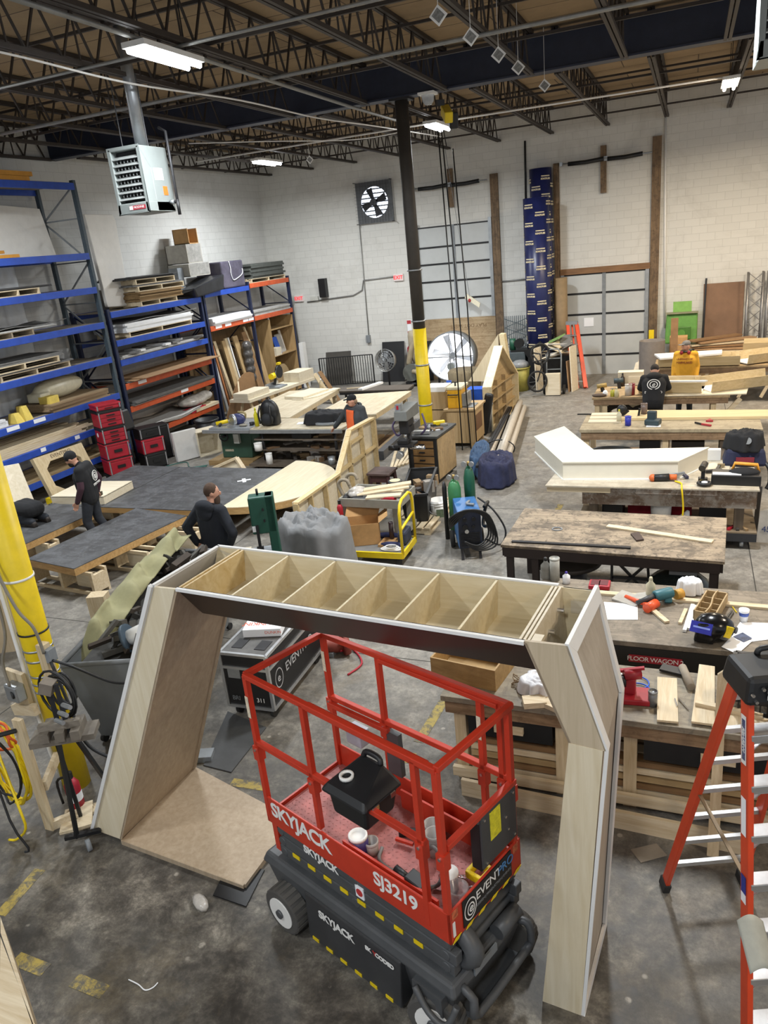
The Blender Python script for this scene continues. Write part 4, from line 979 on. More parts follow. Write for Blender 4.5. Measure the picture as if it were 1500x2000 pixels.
bx=[((-13.15,18.72,4.14),(0.7,1.0,0.34),'wrapped crate behind the black bin on the far rack, lower tier'),((-13.15,18.6,4.49),(0.7,0.7,0.5),'wrapped crate with dark front, second tier on the far rack'),
      ((-13.15,18.8,5.0),(0.5,0.45,0.4),'open brown box on the very top of the crate pile')]
for c,s_,l in bx:
 o=thing('shipping_crate',l,'crate',c)
 mb=MB();x0,x1,y0,y1,z0,z1=c[0]-s_[0]/2,c[0]+s_[0]/2,c[1]-s_[1]/2,c[1]+s_[1]/2,c[2],c[2]+s_[2]
 mb.box(x0,x1,y0,y0+0.02,z0,z1);mb.box(x0,x1,y1-0.02,y1,z0,z1);mb.box(x0,x0+0.02,y0,y1,z0,z1);mb.box(x0,x1,y0,y1,z0,z0+0.02)
 mb.build('shell',GLZ if s_[2] !=0.4 else CARD(),o)
 if s_[2] !=0.4:MB().box(x1-0.02,x1,y0+0.02,y1-0.02,z0+0.02,z1).build('wrap_front',mat('clear_wrap_front','8f8d88',0.2,var=0.35,scale=7),o)
one('crate_block','small grey block beside the crate pile on the rack','box',MB().box(-13.3,-13.0,17.95,18.2,3.62,4.4),GREY())
mb=MB();mb.hexa([(-13.2,17.75,3.62),(-12.35,17.75,3.60),(-12.35,19.1,3.70),(-13.2,19.1,3.70)],[(-13.2,17.9,3.80),(-12.3,17.55,3.85),(-12.3,19.15,4.12),(-13.2,19.1,4.1)])
one('wrapped_bin','black plastic wrapped bin overhanging the rack edge','bin',mb,mat('black_wrap','26272b',0.3,var=0.5,scale=5),bevel=0.04)
o=thing('wrapped_load','purple wrapped pallet load with torn white film on the far rack','pallet load',(-12.95,19.9,3.69))
MB().box(-13.4,-12.5,19.35,20.55,3.70,4.45).build('load',mat('purple_wrap','514d5c',0.25,var=0.45,scale=3),o,bevel=0.04)
mb=MB();mb.tube([(-12.48,19.75,4.44),(-12.48,19.8,4.25),(-12.48,19.78,4.1),(-12.48,19.86,3.92),(-12.48,20.1,3.95),(-12.48,20.4,4.06),(-12.48,20.44,4.2)],0.011,6,5);mb.build('torn_film',PAPER(),o)
pallet_at((-13.0,22.0,3.735),'pallet under the dark panels on the far orange beam',None,2.2)
sheets((-13.0,22.0,3.862),2.1,1.0,7,0.06,mat('dark_green_panel','4c4f4b',0.7,var=0.25),'flooring_sheet','dark grey panel in the tall pile on the far rack top','panel','dark panels on the far rack',0.03)
sheets((-12.95,19.5,2.76),2.1,1.0,4,0.05,WSH,'foam_board','white sheet in the pile on the far rack shelf, left bay','sheet','white sheets on the far rack',0.02)
sheets((-12.95,22.0,2.76),2.3,1.0,3,0.05,LSH,'foam_board','grey sheet in the pile on the far rack shelf, right bay','sheet','grey sheets on the far rack',0.05)
z=sh(2.80);pallet_at((-13.0,16.2,z),'pallet under white sheets on the upper shelf of the middle rack',None,2.6)
zz=sheets((-13.0,16.2,z+0.126),2.7,1.0,4,0.05,WSH,'foam_board','white sheet on the pallet in the middle rack','sheet','white sheets in the middle rack',0.02)
sheets((-13.0,16.4,zz),2.9,1.0,1,0.02,GSH,'grey_sheet','curled grey sheet over the white pile in the middle rack','sheet',None,0.05,0.04)
z=sh(2.34)
zz=sheets((-13.0,16.2,z),3.3,1.0,3,0.025,LSH,'loose_sheet','loose pale sheet on the lowest blue shelf of the middle rack','sheet','pale sheets in the middle rack',0.06)
for i in range(7):
 one('white_offcut','white offcut scattered on the lowest blue shelf of the middle rack','offcut',MB(T3(-12.95+random.uniform(-.2,.3),14.9+i*0.45,zz+0.003,random.uniform(-40,40))).box(-0.3,0.3,-0.12,0.12,0,0.05),WSH if i % 2 else GSH,'offcuts in the middle rack')
z=sh(1.77)
zz=sheets((-13.0,16.2,z),3.4,1.0,2,0.015,GSH,'grey_sheet','grey sheet under brown card on the top orange shelf','sheet','grey sheets under the card')
sheets((-12.8,16.3,zz),3.3,1.15,3,0.012,CSH,'card_sheet','brown card sheet hanging over the top orange beam','sheet','brown card in the middle rack',0.07,0.0)
z=sh(1.22)
sheets((-12.95,16.2,z),3.4,1.05,5,0.018,GSH,'grey_sheet','grey sheet on the middle orange shelf','sheet','grey sheets on the middle orange shelf',0.03)
z=sh(0.50)
sheets((-12.95,15.8,z),2.6,1.0,4,0.02,LSH,'curved_sheet','curved pale sheet on the lowest orange shelf','sheet','curved sheets on the lowest orange shelf',0.04,0.07)
mb=MB();mb.ball((-12.8,17.3,z+0.25),(0.35,0.6,0.16),14);mb.ball((-12.7,17.7,z+0.3),(0.25,0.3,0.14),12)
one('plastic_bags','crumpled clear plastic bag pile on the lowest orange shelf','plastic bag',mb,mat('crumpled_plastic','b9b4ac',0.25,var=0.3,scale=11),remesh=0.03,smooth_it=3)
for i in range(3):one('lumber_board','tan board at the right end of the lowest orange shelf','board',MB().box(-13.3+i*0.3,-13.03+i*0.3,16.9,18.0,z+0.0,z+0.08),PINEY(),'tan boards on the lowest orange shelf')
one('red_box','flat red case lying on the lowest orange shelf','case',MB().box(-12.75,-12.45,16.7,17.4,z+0.0,z+0.1),TOOLRED())
# upright lumber in the far rack bay
names=[('board_upright','cardboard_brown')]
UP=[(18.45,0.10,2.3,'grey',0.0),(18.62,0.07,2.2,'or',0.0),(18.75,0.10,2.25,'old',0.05),(18.95,0.12,2.3,'pine',0.25),(19.18,0.2,2.25,'ply',0.05),(19.42,0.12,2.3,'pine',0.12),(19.58,0.05,2.3,'white',0.1),
      (19.75,0.25,2.3,'ply',0.0),(20.28,0.34,2.35,'mdf',0.0),(20.78,0.24,2.45,'ply',0.0),(21.05,0.06,2.5,'pine',0.6)]
MM={'grey':LSH,'or':mat('orange_brown_board','9c6238',0.6),'old':OLDW(),'pine':PINEZ(),'ply':wood('upright_ply','b89d74','9a7f57','z'),'white':WHITE(),'mdf':MDF()}
UL=['grey metal faced board','narrow orange brown board','weathered narrow board','pale pine board','wide tan plywood strip','pale pine plank','thin white board','wide light plywood strip','broad brown hardboard','broad plywood panel','slender leaning pine stick']
for (y,w,h,k,ln),l in zip(UP,UL):
 mb=MB();mb.slab([(-12.45+0.12*(w > 0.2),y,0.0),(-12.45+0.12*(w > 0.2),y+w,0.0),(-12.75,y+w+ln*-1.0+0.0,h),(-12.75,y-ln,h)],(-0.05,0,0))
 one('upright_board',l+' standing on end in the lumber bay of the far rack','board',mb,MM[k])
one('plywood_partition','brown plywood partition at the back of the lumber bay','plywood',MB().box(-13.5,-13.46,18.3,23.2,0,2.5),wood('lumber_bay_back','8f7654','6f593d','z'))
mb=MB()
for i in range(5):mb.ball((-12.5,20.05,1.0+i*0.24),(0.16,0.2,0.17),12)
one('wrapped_coil','tall dark coil bundle in clear wrap standing among the lumber','coil',mb,mat('dark_wrapped_coil','4d4a48',0.25,var=0.4,scale=12),remesh=0.03,smooth_it=2)
o=thing('cubby_shelf','plywood cubby shelf with blue and white boards at the rack end','shelf unit',(-12.9,22.5,0))
PLB=wood('cubby_ply','b4966a','93774e','z')
for y in (21.65,23.2):MB().box(-13.4,-12.5,y-0.01,y+0.01,0,2.55).build('side_panel',PLB,o)
for z in (0.04,1.35,2.2):MB().box(-13.4,-12.5,21.66,23.19,z,z+0.02).build('shelf',PLB,o)
CB=mat('bright_blue_board','1d56c0',0.5)
for i,(y,m_,h,w,l) in enumerate(((21.75,CB,0.38,0.2,'blue board at the left of the cubby shelf'),(22.2,CB,0.55,0.3,'blue panel standing behind white offcuts in the cubby'),(22.5,LSH,0.6,0.4,'grey panel leaning in the cubby shelf'),(22.95,WHITE(),0.7,0.14,'white board with blue edge at the cubby right side'),(22.1,PAPER(),0.3,0.22,'white offcut standing in the cubby shelf'))):
 one('cubby_board',l,'board',MB().slab([(-12.6-0.08*i,y,1.371),(-12.6-0.08*i,y+w,1.371),(-12.75-0.08*i,y+w,1.371+h),(-12.75-0.08*i,y,1.371+h)],(-0.02,0,0)),m_)
one('cubby_box','small plywood box standing on the cubby shelf edge','box',MB().box(-12.75,-12.5,21.8,22.15,1.371,1.62),PLY())
one('arched_plywood','arched brown panel in the bottom of the cubby shelf','panel',MB().slab([(-12.6,21.75+0.5+0.5*math.cos(a),0.061 if i in (0,12) else 0.3+0.75*math.sin(a)) for i,a in enumerate([PI*k/12 for k in range(13)])],(-0.03,0,0)),wood('arched_ply','b29c7a','988059','z'))
one('white_board','tall white and purple edged panel standing beside the cubby','panel',MB().box(-12.5,-12.35,23.38,23.62,0,1.55),WHITE())

# miter saw on its long stand
o=thing('saw_stand','plywood miter saw stand with angled legs in front of the lumber bay','stand',(-11.0,18.6,0))
ss=[(-11.6,17.3),(-10.9,17.2),(-10.5,20.4),(-11.2,20.5)]
MB().prism(ss,0.80,0.88).build('stand_top',PLY(),o)
for x,y,dx in ((-11.3,17.5,-0.25),(-11.05,17.45,0.25),(-11.2,18.7,-0.25),(-10.9,18.7,0.25),(-11.0,20.2,-0.2),(-10.7,20.2,0.2)):MB().bar((x,y,0.8),(x+dx,y,0.0),0.09,0.04).build('leg',PINEZ(),o)
one('plywood_box','open ended plywood box tube on the near end of the saw stand','box',MB(T3(-11.15,17.75,0.882,-6)).box(-0.25,0.25,-0.5,0.5,0,0.16),PLY(),bevel=0.004)
one('plywood_box','plywood block box at the far end of the saw stand','box',MB(T3(-10.85,20.05,0.882,-6)).box(-0.28,0.28,-0.4,0.4,0,0.28),PLY())
o=thing('miter_saw','yellow and black miter saw on the plywood stand','saw',(-11.0,18.95,0.88))
MB().lathe([(0,0),(0.2,0),(0.2,0.06),(0,0.06)],(-11.0,18.95,0.882),20).build('turntable',GREY(),o)
MB().box(-11.2,-10.8,18.7,19.2,0.882,0.92).build('base',GREY(),o);MB().box(-11.2,-11.15,18.6,19.3,0.92,1.02).build('fence',ALU(),o)
MB().cyl((-11.0,19.1,1.3),(-10.94,19.1,1.3),0.18,n=22).build('blade_guard',DARK(),o)
MB().cyl((-10.98,19.05,1.27),(-10.965,19.05,1.27),0.15,n=22).build('blade',GALV(),o)
MB().bar((-11.12,19.0,0.9),(-11.02,19.05,1.35),0.06,0.08).build('arm',BLACK(),o)
MB().cyl((-11.05,18.75,1.22),(-11.05,18.98,1.22),0.085,n=14).build('motor',YELLOW(),o);MB().cbox((-11.0,19.2,1.52),(0.08,0.16,0.06)).build('handle',YELLOW(),o)
mb=MB();mb.slab([(-11.75+0.35*math.sin(t)*0,17.0+2.0*t/PI*1.0,0.05+1.35*math.sin(t*0.62)) for t in [PI*k/10 for k in range(11)]]+[(-11.75,19.0,0.05)],(-0.015,0,0))
one('curved_hardboard','brown hardboard panel with curved top leaning behind the saw stand','panel',mb,MDF())
one('stick','thin pine stick leaning on the curved brown panel','stick',MB().bar((-11.45,17.6,0.89),(-11.68,18.0,1.25),0.04,0.02),PINEZ())
for i,(y,l) in enumerate(((18.9,'nearer tan board leaning on the far end of the saw stand'),(19.5,'farther tan board leaning on the far end of the saw stand'))):
 one('leaning_board',l,'board',MB().slab([(-10.1,20.6+i*0.35,0),(-10.1,20.85+i*0.35,0),(-10.6,20.75+i*0.35,0.95),(-10.6,20.5+i*0.35,0.95)],(-0.02,0,0)),MDF() if i else PINEZ())
# trash can near the rack
def trash(name,c,r,h,m_,label,rim=True):
 o=thing(name,label,'bin',c)
 MB().lathe([(0,0.01),(r*0.8,0.0),(r,h),(r*0.93,h),(r*0.74,0.03),(0,0.03)],c,24).build('body',m_,o)
 MB().lathe([(r,h-0.05),(r*1.07,h-0.04),(r*1.07,h),(r*0.95,h)],c,24).build('rim',m_,o)
 return o
o=trash('trash_can',(-11.35,15.75,0),0.30,0.72,mat('can_black','1f2123',0.5),'black round trash can between the rack and the long plywood table')
one('floor_trim','pale board strip on the floor below the middle rack','board',MB().box(-12.3,-12.1,14.6,16.9,0.0,0.04),PLY())

# tool boxes stacked by the tall rack
def toolbox(c,w,d,h,m_,label,drawers,rz=-16,cat='tool box'):
 o=thing('tool_box',label,cat,c);T=T3(*c,rz)
 MB(T).box(-w/2,w/2,-d/2,d/2,0.02,h-0.05).build('body',m_,o,bevel=0.012)
 MB(T).box(-w/2-0.008,w/2+0.008,-d/2-0.008,d/2+0.008,h-0.05,h).build('lid',BLACK() if drawers !=1 else m_,o,bevel=0.01)
 for i in range(drawers):
  hh=(h-0.09)/drawers;z0=0.03+i*hh
  p_=MB(T).box(-w/2+0.05,w/2-0.05,-d/2-0.012,-d/2,z0+0.01,z0+hh-0.008).build('drawer',m_,o,bevel=0.004)
  MB(T).box(-0.09,0.09,-d/2-0.03,-d/2-0.01,z0+hh*0.45,z0+hh*0.7).build('handle',BLACK(),p_)
 for sx in (-1,1):MB(T).box(sx*(w/2-0.03)-0.012,sx*(w/2-0.03)+0.012,-d/2-0.018,-d/2,0.03,h-0.02).build('latch',mat('latch_grey','8a8a8c',0.5),o)
 MB(T).box(-w/2-0.002,w/2+0.002,-d/2-0.005,d/2,0.0,0.02).build('foot_rim',BLACK(),o)
 return o
TR_=TOOLRED();zc=0.14;bc=(-12.02,13.05)
o=thing('tool_dolly','black wheeled dolly under the tall red tool box stack','dolly',(bc[0],bc[1],0));T=T3(bc[0],bc[1],0,60)
MB(T).box(-0.3,0.3,-0.24,0.24,0.09,0.135).build('deck',BLACK(),o)
for sx in (-0.24,0.24):
 for sy in (-0.18,0.18):MB(T).cyl((sx-0.02,sy,0.045),(sx+0.02,sy,0.045),0.045,n=12).build('caster',RUBBER(),o)
for h,dr,l in ((0.36,1,'red tool box, lowest of the tall stack by the tall rack'),(0.36,1,'red tool box, second from the bottom of the tall stack'),(0.36,3,'red drawer tool box with round sticker in the tall stack'),(0.38,3,'red drawer tool box, second from the top of the tall stack'),(0.15,1,'flat red organiser, topmost of the tall stack')):
 b=toolbox((bc[0],bc[1],zc),0.56,0.44,h,TR_,l,dr,60);zc +=h+0.002
 if 'sticker' in l:
  Tq=T3(bc[0],bc[1],zc-h,60);MB(Tq).cyl((-0.285,0.05,0.2),(-0.282,0.05,0.2),0.05,n=16).build('round_sticker',PAPER(),b)
bc=(-11.75,13.95)
toolbox((bc[0],bc[1],0.0),0.54,0.42,0.36,BLACK(),'black tool box with yellow label on the floor under a red one',1,60)
toolbox((bc[0],bc[1],0.362),0.54,0.42,0.36,TR_,'red tool box between two black ones beside the tall stack',1,60)
toolbox((bc[0]-0.03,bc[1],0.724),0.52,0.4,0.26,BLACK(),'wide black case atop the shorter red tool box',1,60)
toolbox((bc[0]-0.35,bc[1]+0.75,0.0),0.5,0.4,0.85,BLACK(),'tall black case standing behind the shorter stack',1,60)
one('black_cushion','black seat back standing on the black case by the rack','seat back',MB().cbox((bc[0]-0.35,bc[1]-0.25,1.2),(0.1,0.35,0.5),(0,-14,0)),BLACK(),bevel=0.05)
mb=MB();mb.cbox((-11.2,14.55,0.37),(0.12,0.62,0.72),(0,-4,-28))
one('foam_block','grey white foam block standing by the black tool box','foam',mb,mat('grey_white_foam','c3c2bf',0.8,var=0.08),bevel=0.02)
o=thing('wooden_crate','open plywood crate standing on end behind the foam block','crate',(-11.0,15.1,0));T=T3(-11.0,15.1,0,60)
for a in ((-0.3,0.3,-0.2,0.2,0,0.02),(-0.3,0.3,-0.2,0.2,0.6,0.62),(-0.3,-0.28,-0.2,0.2,0.02,0.6),(0.28,0.3,-0.2,0.2,0.02,0.6),(-0.28,0.28,0.18,0.2,0.02,0.6)):MB(T).box(*a).build('panel',PLY(),o)

# ------------------------------------------------------------------ black staging decks at the left
BT=wood('black_deck_top','4a4a4b','363738','x',0.55,0.35,'6b6d70',0.6)
EDGE=wood('deck_edge_pine','c3a06c','9f7b49','x',0.6)
def deck(poly,z,th,label,name='stage_deck',top=None):
 o=thing(name,label,'stage deck',(poly[0][0],poly[0][1],z-th))
 MB().prism(poly,z-th,z-0.012).build('frame',EDGE,o)
 MB().prism(poly,z-0.012,z).build('deck_top',top or BT,o)
 return o
def base_frame(a,b,h,d,label):
 # low open pine box standing on the floor, long axis a-b
 o=thing('deck_riser',label,'riser frame',(a[0],a[1],0));a=V((*a,0));b=V((*b,0));u=(b-a).normalized();n=V((-u.y,u.x,0));ln=(b-a).length
 T=Matrix(((u.x,n.x,0,a.x),(u.y,n.y,0,a.y),(0,0,1,0),(0,0,0,1)))
 PL=PINE()
 for y in (0,d):
  MB(T).box(0,ln,y-0.02,y+0.02,0,0.05).build('bottom_rail',PL,o);MB(T).box(0,ln,y-0.02,y+0.02,h-0.05,h).build('top_rail',PL,o)
 k=max(2,int(ln/0.5)+1)
 for i in range(k):
  x=0.03+(ln-0.06)*i/(k-1)
  p_=MB(T).box(x-0.03,x+0.03,-0.02,d+0.02,0.05,h-0.05).build('stud',PL,o)
 MB(T).box(ln*0.62,ln-0.02,d*0.5-0.005,d*0.5+0.005,0.05,h-0.05).build('web_panel',PLY(),o)
 return o
deck([(-9.21,7.66),(-8.11,7.47),(-7.73,9.70),(-8.98,9.94)],0.50,0.12,'long black topped stage deck nearest the camera at left, propped on pine risers')
deck([(-11.0,8.2),(-9.78,8.17),(-9.66,9.80),(-10.95,10.02)],0.50,0.12,'black topped stage deck at the far left behind the yellow column')
deck([(-11.15,10.06),(-9.92,10.04),(-9.92,12.55),(-11.15,12.6)],0.45,0.11,'black topped stage deck under the plywood box, left of the big platform')
deck([(-9.90,10.05),(-7.30,10.08),(-7.36,12.53),(-9.90,12.55)],0.45,0.11,'wide black topped stage deck with a white cross behind the bearded man')
o=one('tape_cross','white tape cross stuck on the wide black deck','tape mark',MB(T3(-7.85,11.75,0.4515,35)).box(-0.13,0.13,-0.035,0.035,0,0.002).box(-0.035,0.035,-0.13,0.13,0.0,0.0025),PAPER())
base_frame((-9.35,7.78),(-7.95,7.62),0.375,0.25,'front pine riser under the nearest black deck, open bays facing the camera')
base_frame((-9.0,8.55),(-7.6,8.45),0.375,0.2,'middle pine riser under the nearest black deck')
base_frame((-8.9,9.35),(-7.35,9.3),0.375,0.2,'rear pine riser under the nearest black deck')
base_frame((-10.9,8.6),(-9.65,8.5),0.375,0.2,'pine riser under the far left black deck')
base_frame((-10.9,10.35),(-9.9,10.35),0.335,0.2,'pine riser under the deck beneath the plywood box')
base_frame((-9.7,10.3),(-7.6,10.3),0.335,0.2,'front pine riser under the wide black deck')
base_frame((-9.7,12.1),(-7.6,12.1),0.335,0.2,'rear pine riser under the wide black deck')
# half round platform
arc=[(-7.22,9.98)]+[(-7.22+1.38*math.sin(t),11.37-1.38*math.cos(t)) for t in [PI*i/28 for i in range(1,28)]]+[(-7.22,12.74)]
o=deck(arc,0.56,0.13,'half round pale plywood platform beside the wide black deck','half_round_platform',wood('platform_birch','d8ccb0','c9ba98','y',0.5))
base_frame((-7.0,10.8),(-6.05,10.9),0.425,0.7,'pine riser under the half round platform')
# plywood box on the deck and profile frame behind
o=thing('plywood_box_platform','low plywood box with dark seam standing on the black deck beside the walking man','plywood box',(-10.6,10.6,0.45));T=T3(-10.55,10.55,0.452,5)
MB(T).box(-0.55,0.62,-0.42,0.5,0,0.13).build('body',PLY(),o);MB(T).box(-0.55,0.62,-0.42,0.5,0.142,0.155).build('top_board',PLY(),o);MB(T).box(-0.54,0.61,-0.41,0.49,0.13,0.142).build('seam_strip',BLACK(),o)
o=thing('routed_frame','cut out plywood frame with rounded corners leaning behind the walking man','plywood frame',(-11.4,10.7,0.45))
def fr_pt(s,t):# on a leaning plane, s along, t up
 return V((-11.25+0.10*s-0.28*t,10.25+1.02*s,0.46+0.80*t))
outer=[(0,0),(1.15,0),(1.15,1),(0,1)]
mb=MB();n_=V((0.04,0,0.015))
for q in (((0,0),(0.17,0),(0.17,1),(0,1)),((0.98,0),(1.15,0),(1.15,1),(0.98,1)),((0.17,0.83),(0.98,0.83),(0.98,1),(0.17,1)),((0.17,0),(0.98,0),(0.98,0.12),(0.17,0.12)),
          ((0.17,0.68),(0.17,0.83),(0.32,0.83)),((0.98,0.68),(0.83,0.83),(0.98,0.83)),((0.17,0.12),(0.17,0.27),(0.32,0.12)),((0.98,0.12),(0.83,0.12),(0.98,0.27))):
 mb.slab([fr_pt(*p) for p in q],n_*2)
mb.build('frame',wood('routed_birch','bfae8e','a8946f','z'),o)
text('lettering','EVENTPRO',0.10,face_frame(tuple(fr_pt(0.60,0.915)+n_*2.04),fr_pt(1,0)-fr_pt(0,0),fr_pt(0,1)-fr_pt(0,0)),mat('burnt_letter','4a3a2a',0.8),o,0.001,'CENTER')
one('wood_block','small white wood block on the plywood box behind the walking man','block',MB(T3(-10.75,10.75,0.609,20)).box(-0.09,0.09,-0.06,0.06,0,0.22),PLY())
mb=MB();mb.slab([(-11.35,9.19,0.708),(-11.15,9.81,0.390),(-11.45,9.92,1.301),(-11.55,9.59,1.333)],(-0.02,0,0))
one('plywood_sheet','big pale plywood sheet leaning at the left edge behind the decks','plywood',mb,PLY())
# tall white edged panel behind the left yellow column
o=thing('flat_wall_panel','white edged plywood wall panel standing behind the left yellow column','panel',(-7.8,6.2,0))
T=T3(-8.6,5.72,0,25)
MB(T).box(-0.1,1.12,-0.02,0.03,0.0,1.85).build('face',wood('panel_tan','c9b698','b7a384','z'),o);MB(T).box(1.12,1.16,-0.03,0.04,0,1.9).build('edge_trim',WP,o);MB(T).box(-0.1,1.16,-0.03,0.04,1.85,1.9).build('edge_trim',WP,o)
one('wood_block','pine block standing on the floor right of the left column','block',MB(T3(-7.25,6.95,0,20)).box(-0.12,0.12,-0.1,0.1,0,0.42),PINEZ())

# ------------------------------------------------------------------ long plywood tables and saw bench
def table(name,label,poly,z,th,mtop,legs,cat='work table',apron=0.09,mleg=None,lw=0.09):
 o=thing(name,label,cat,(poly[0][0],poly[0][1],0));ml=mleg or PINEZ()
 MB().prism(poly,z-th,z).build('table_top',mtop,o)
 n=len(poly)
 c=V((sum(p[0] for p in poly)/n,sum(p[1] for p in poly)/n,0))
 ins=[c+(V((p[0],p[1],0))-c)*0.97 for p in poly]
 for i in range(n):
  a,b=ins[i],ins[(i+1) % n]
  MB().bar((a.x,a.y,z-th-apron/2),(b.x,b.y,z-th-apron/2),0.04,apron).build('apron',ml,o)
 for (x,y) in legs:MB().box(x-lw/2,x+lw/2,y-lw/2,y+lw/2,0,z-th).build('leg',ml,o)
 return o
PT=wood('plywood_table_top','cfc6ae','b8a98c','y',0.55,0.2,'8f7a55',0.5)
table('assembly_table','long plywood table at left with a board lying on it',[(-10.19,15.11),(-8.53,15.04),(-8.76,18.46),(-10.23,18.24)],0.90,0.03,PT,[(-10.1,15.25),(-8.68,15.2),(-8.85,18.2),(-10.1,18.1),(-8.76,16.8)])
table('assembly_table','long plywood table running back behind the man in the orange shirt',[(-8.03,14.95),(-6.46,15.3),(-6.49,17.85),(-8.02,17.55)],0.90,0.03,PT,[(-7.9,15.15),(-6.6,15.45),(-6.62,17.65),(-7.9,17.4)])
one('plywood_box','flat plywood box lying on the left long table','box',MB(T3(-9.35,17.6,0.902,-12)).box(-0.32,0.32,-0.55,0.55,0,0.07),PLY())
one('curved_template','thin curved plywood template with a slot at the far end of the left long table','template',MB().slab([(-9.5+0.0,17.0,0.903),(-9.2,16.95,0.903),(-8.9,17.3,0.903),(-8.72,18.35,0.903),(-8.95,18.4,0.903),(-9.05,17.45,0.903)],(0,0,0.02)),PLY())
def bottle(c,r,h,m_,label,capm=None,cat='bottle',name='bottle'):
 o=thing(name,label,cat,c)
 MB().lathe([(0,0),(r,0),(r,h*0.62),(r*0.4,h*0.78),(r*0.4,h*0.86),(0,h*0.86)],c,16).build('body',m_,o)
 MB().lathe([(0,h*0.86),(r*0.42,h*0.86),(r*0.30,h),(0,h)],c,12).build('cap',capm or WHITE(),o)
 return o
bottle((-9.25,18.3,0.902),0.06,0.3,mat('tan_bottle','b9a98a',0.4),'tan bottle standing at the far end of the left long table')
o=table('metal_table','dark topped metal table in front of the small fan at the back',[(-8.6,18.0),(-6.65,18.0),(-6.72,18.7),(-8.76,18.6)],0.90,0.04,wood('dark_table_top','5f564c','453d35','x',0.5,0.3),[(-8.45,18.1),(-6.8,18.1),(-6.9,18.5),(-8.5,18.5)],'table',0.06,DARK(),0.05)
one('white_rail','white metal channel lying on the dark table at the back','channel',MB().bar((-8.0,18.05,0.925),(-7.75,18.95,0.925),0.14,0.05),WHITE())
one('stick','pale stick lying on the dark table at the back','stick',MB().bar((-8.5,18.3,0.91),(-8.0,18.45,0.91),0.04,0.02),PINE())
# table saw with outfeed bench
o=thing('table_saw','green cabinet table saw at the left end of the cluttered bench','table saw',(-9.7,14.6,0))
GR=mat('saw_green','2c4a3c',0.5,var=0.15)
MB().hexa([(-10.05,14.35,0.12),(-9.25,14.35,0.12),(-9.25,14.95,0.12),(-10.05,14.95,0.12)],[(-10.0,14.30,0.82),(-9.15,14.30,0.82),(-9.15,14.95,0.82),(-10.0,14.95,0.82)]).build('cabinet',GR,o,bevel=0.02)
MB().box(-9.2,-8.95,14.32,14.9,0.35,0.82).build('motor_cover',GR,o,bevel=0.03)
MB().box(-10.1,-9.0,14.05,15.0,0.85,0.90).build('saw_table',GALV(),o)
MB().box(-10.25,-9.0,13.98,14.04,0.80,0.87).build('fence_rail',GALV(),o)
MB().tube([(-9.87+0.11*math.cos(t),14.24,0.66+0.11*math.sin(t)) for t in [2*PI*i/14 for i in range(14)]],0.014,8,0,True).build('hand_wheel',DARK(),o)
MB().bar((-9.98,14.24,0.66),(-9.76,14.24,0.66),0.025,0.015).build('hand_wheel_spoke',DARK(),o)
MB().cyl((-9.87,14.32,0.66),(-9.87,14.22,0.66),0.03,n=10).build('hand_wheel_hub',DARK(),o)
MB().box(-9.6,-9.46,14.22,14.3,0.5,0.72).build('switch_box',mat('switch_pale','b7bab2',0.5),o)
MB().box(-9.95,-9.72,14.335,14.345,0.28,0.48).build('maker_plate',mat('plate_tan','a8a08a',0.5,var=0.5,scale=20),o)
MB().box(-10.3,-9.1,14.1,15.05,0.0,0.12).build('mobile_base',wood('saw_base','a58b62','80663f','x'),o)
o=thing('outfeed_bench','pale topped bench joined to the green saw with cluttered shelves beneath','work bench',(-7.9,14.4,0))
MB().box(-8.98,-6.72,14.0,14.97,0.86,0.90).build('bench_top',PT,o);MB().box(-8.98,-6.72,13.96,14.0,0.80,0.88).build('front_rail',GALV(),o)
for x in (-8.75,-6.95):
 for y in (14.1,14.85):MB().cyl((x,y,0.15),(x,y,0.86),0.035,n=10).build('leg',DARK(),o)
for z in (0.38,0.62):MB().box(-8.95,-6.8,14.05,14.9,z,z+0.03).build('shelf',wood('dusty_shelf','6e6254','50463b','x',0.8,0.4),o)
MB().box(-9.05,-6.7,13.85,14.95,0.07,0.12).build('rolling_base',wood('dusty_shelf','6e6254','50463b','x'),o)
for x in (-8.9,-6.85):
 for y in (13.95,14.85):MB().cyl((x-0.02,y,0.035),(x+0.02,y,0.035),0.035,n=10).build('caster',DARK(),o)
random.seed(11)
SCR=[wood('scrap_tan','a08867','7d6748','x',0.8),wood('scrap_brown','74583b','563f29','x',0.8),mat('scrap_grey','8d8880',0.8),mat('scrap_dark','3b3632',0.7)]
def scraps(n,x0,x1,y0,y1,z,label,group,hmax=0.07,lmax=0.35,name='wood_offcut'):
 for i in range(n):
  l=random.uniform(0.12,lmax);w=random.uniform(0.05,0.14);h=random.uniform(0.03,hmax)
  T=T3(random.uniform(x0,x1),random.uniform(y0,y1),z+0.002,random.uniform(-60,60))
  one(name,label,'offcut',MB(T).box(-l/2,l/2,-w/2,w/2,0,h),SCR[i % 4],group)
scraps(16,-8.6,-7.1,14.1,14.7,0.12,'dusty wood offcut on the bottom board of the saw bench','offcuts under the saw bench',0.12)
scraps(12,-8.6,-7.1,14.15,14.7,0.41,'dusty wood offcut on the middle shelf of the saw bench','offcuts on the saw bench shelf',0.05)
scraps(6,-8.5,-7.2,14.2,14.7,0.65,'dusty wood offcut on the top shelf of the saw bench','offcuts on the saw bench top shelf',0.06)
def can(c,r,h,m_,label,name='paint_can',cat='can'):
 o=thing(name,label,cat,c)
 MB().lathe([(0,0),(r,0),(r,h),(r*0.9,h),(r*0.88,h-0.01),(0,h-0.01)],c,18).build('body',m_,o);MB().lathe([(r,h-0.02),(r*1.05,h-0.015),(r*1.05,h+0.004),(r*0.9,h+0.004)],c,18).build('rim',m_,o);return o
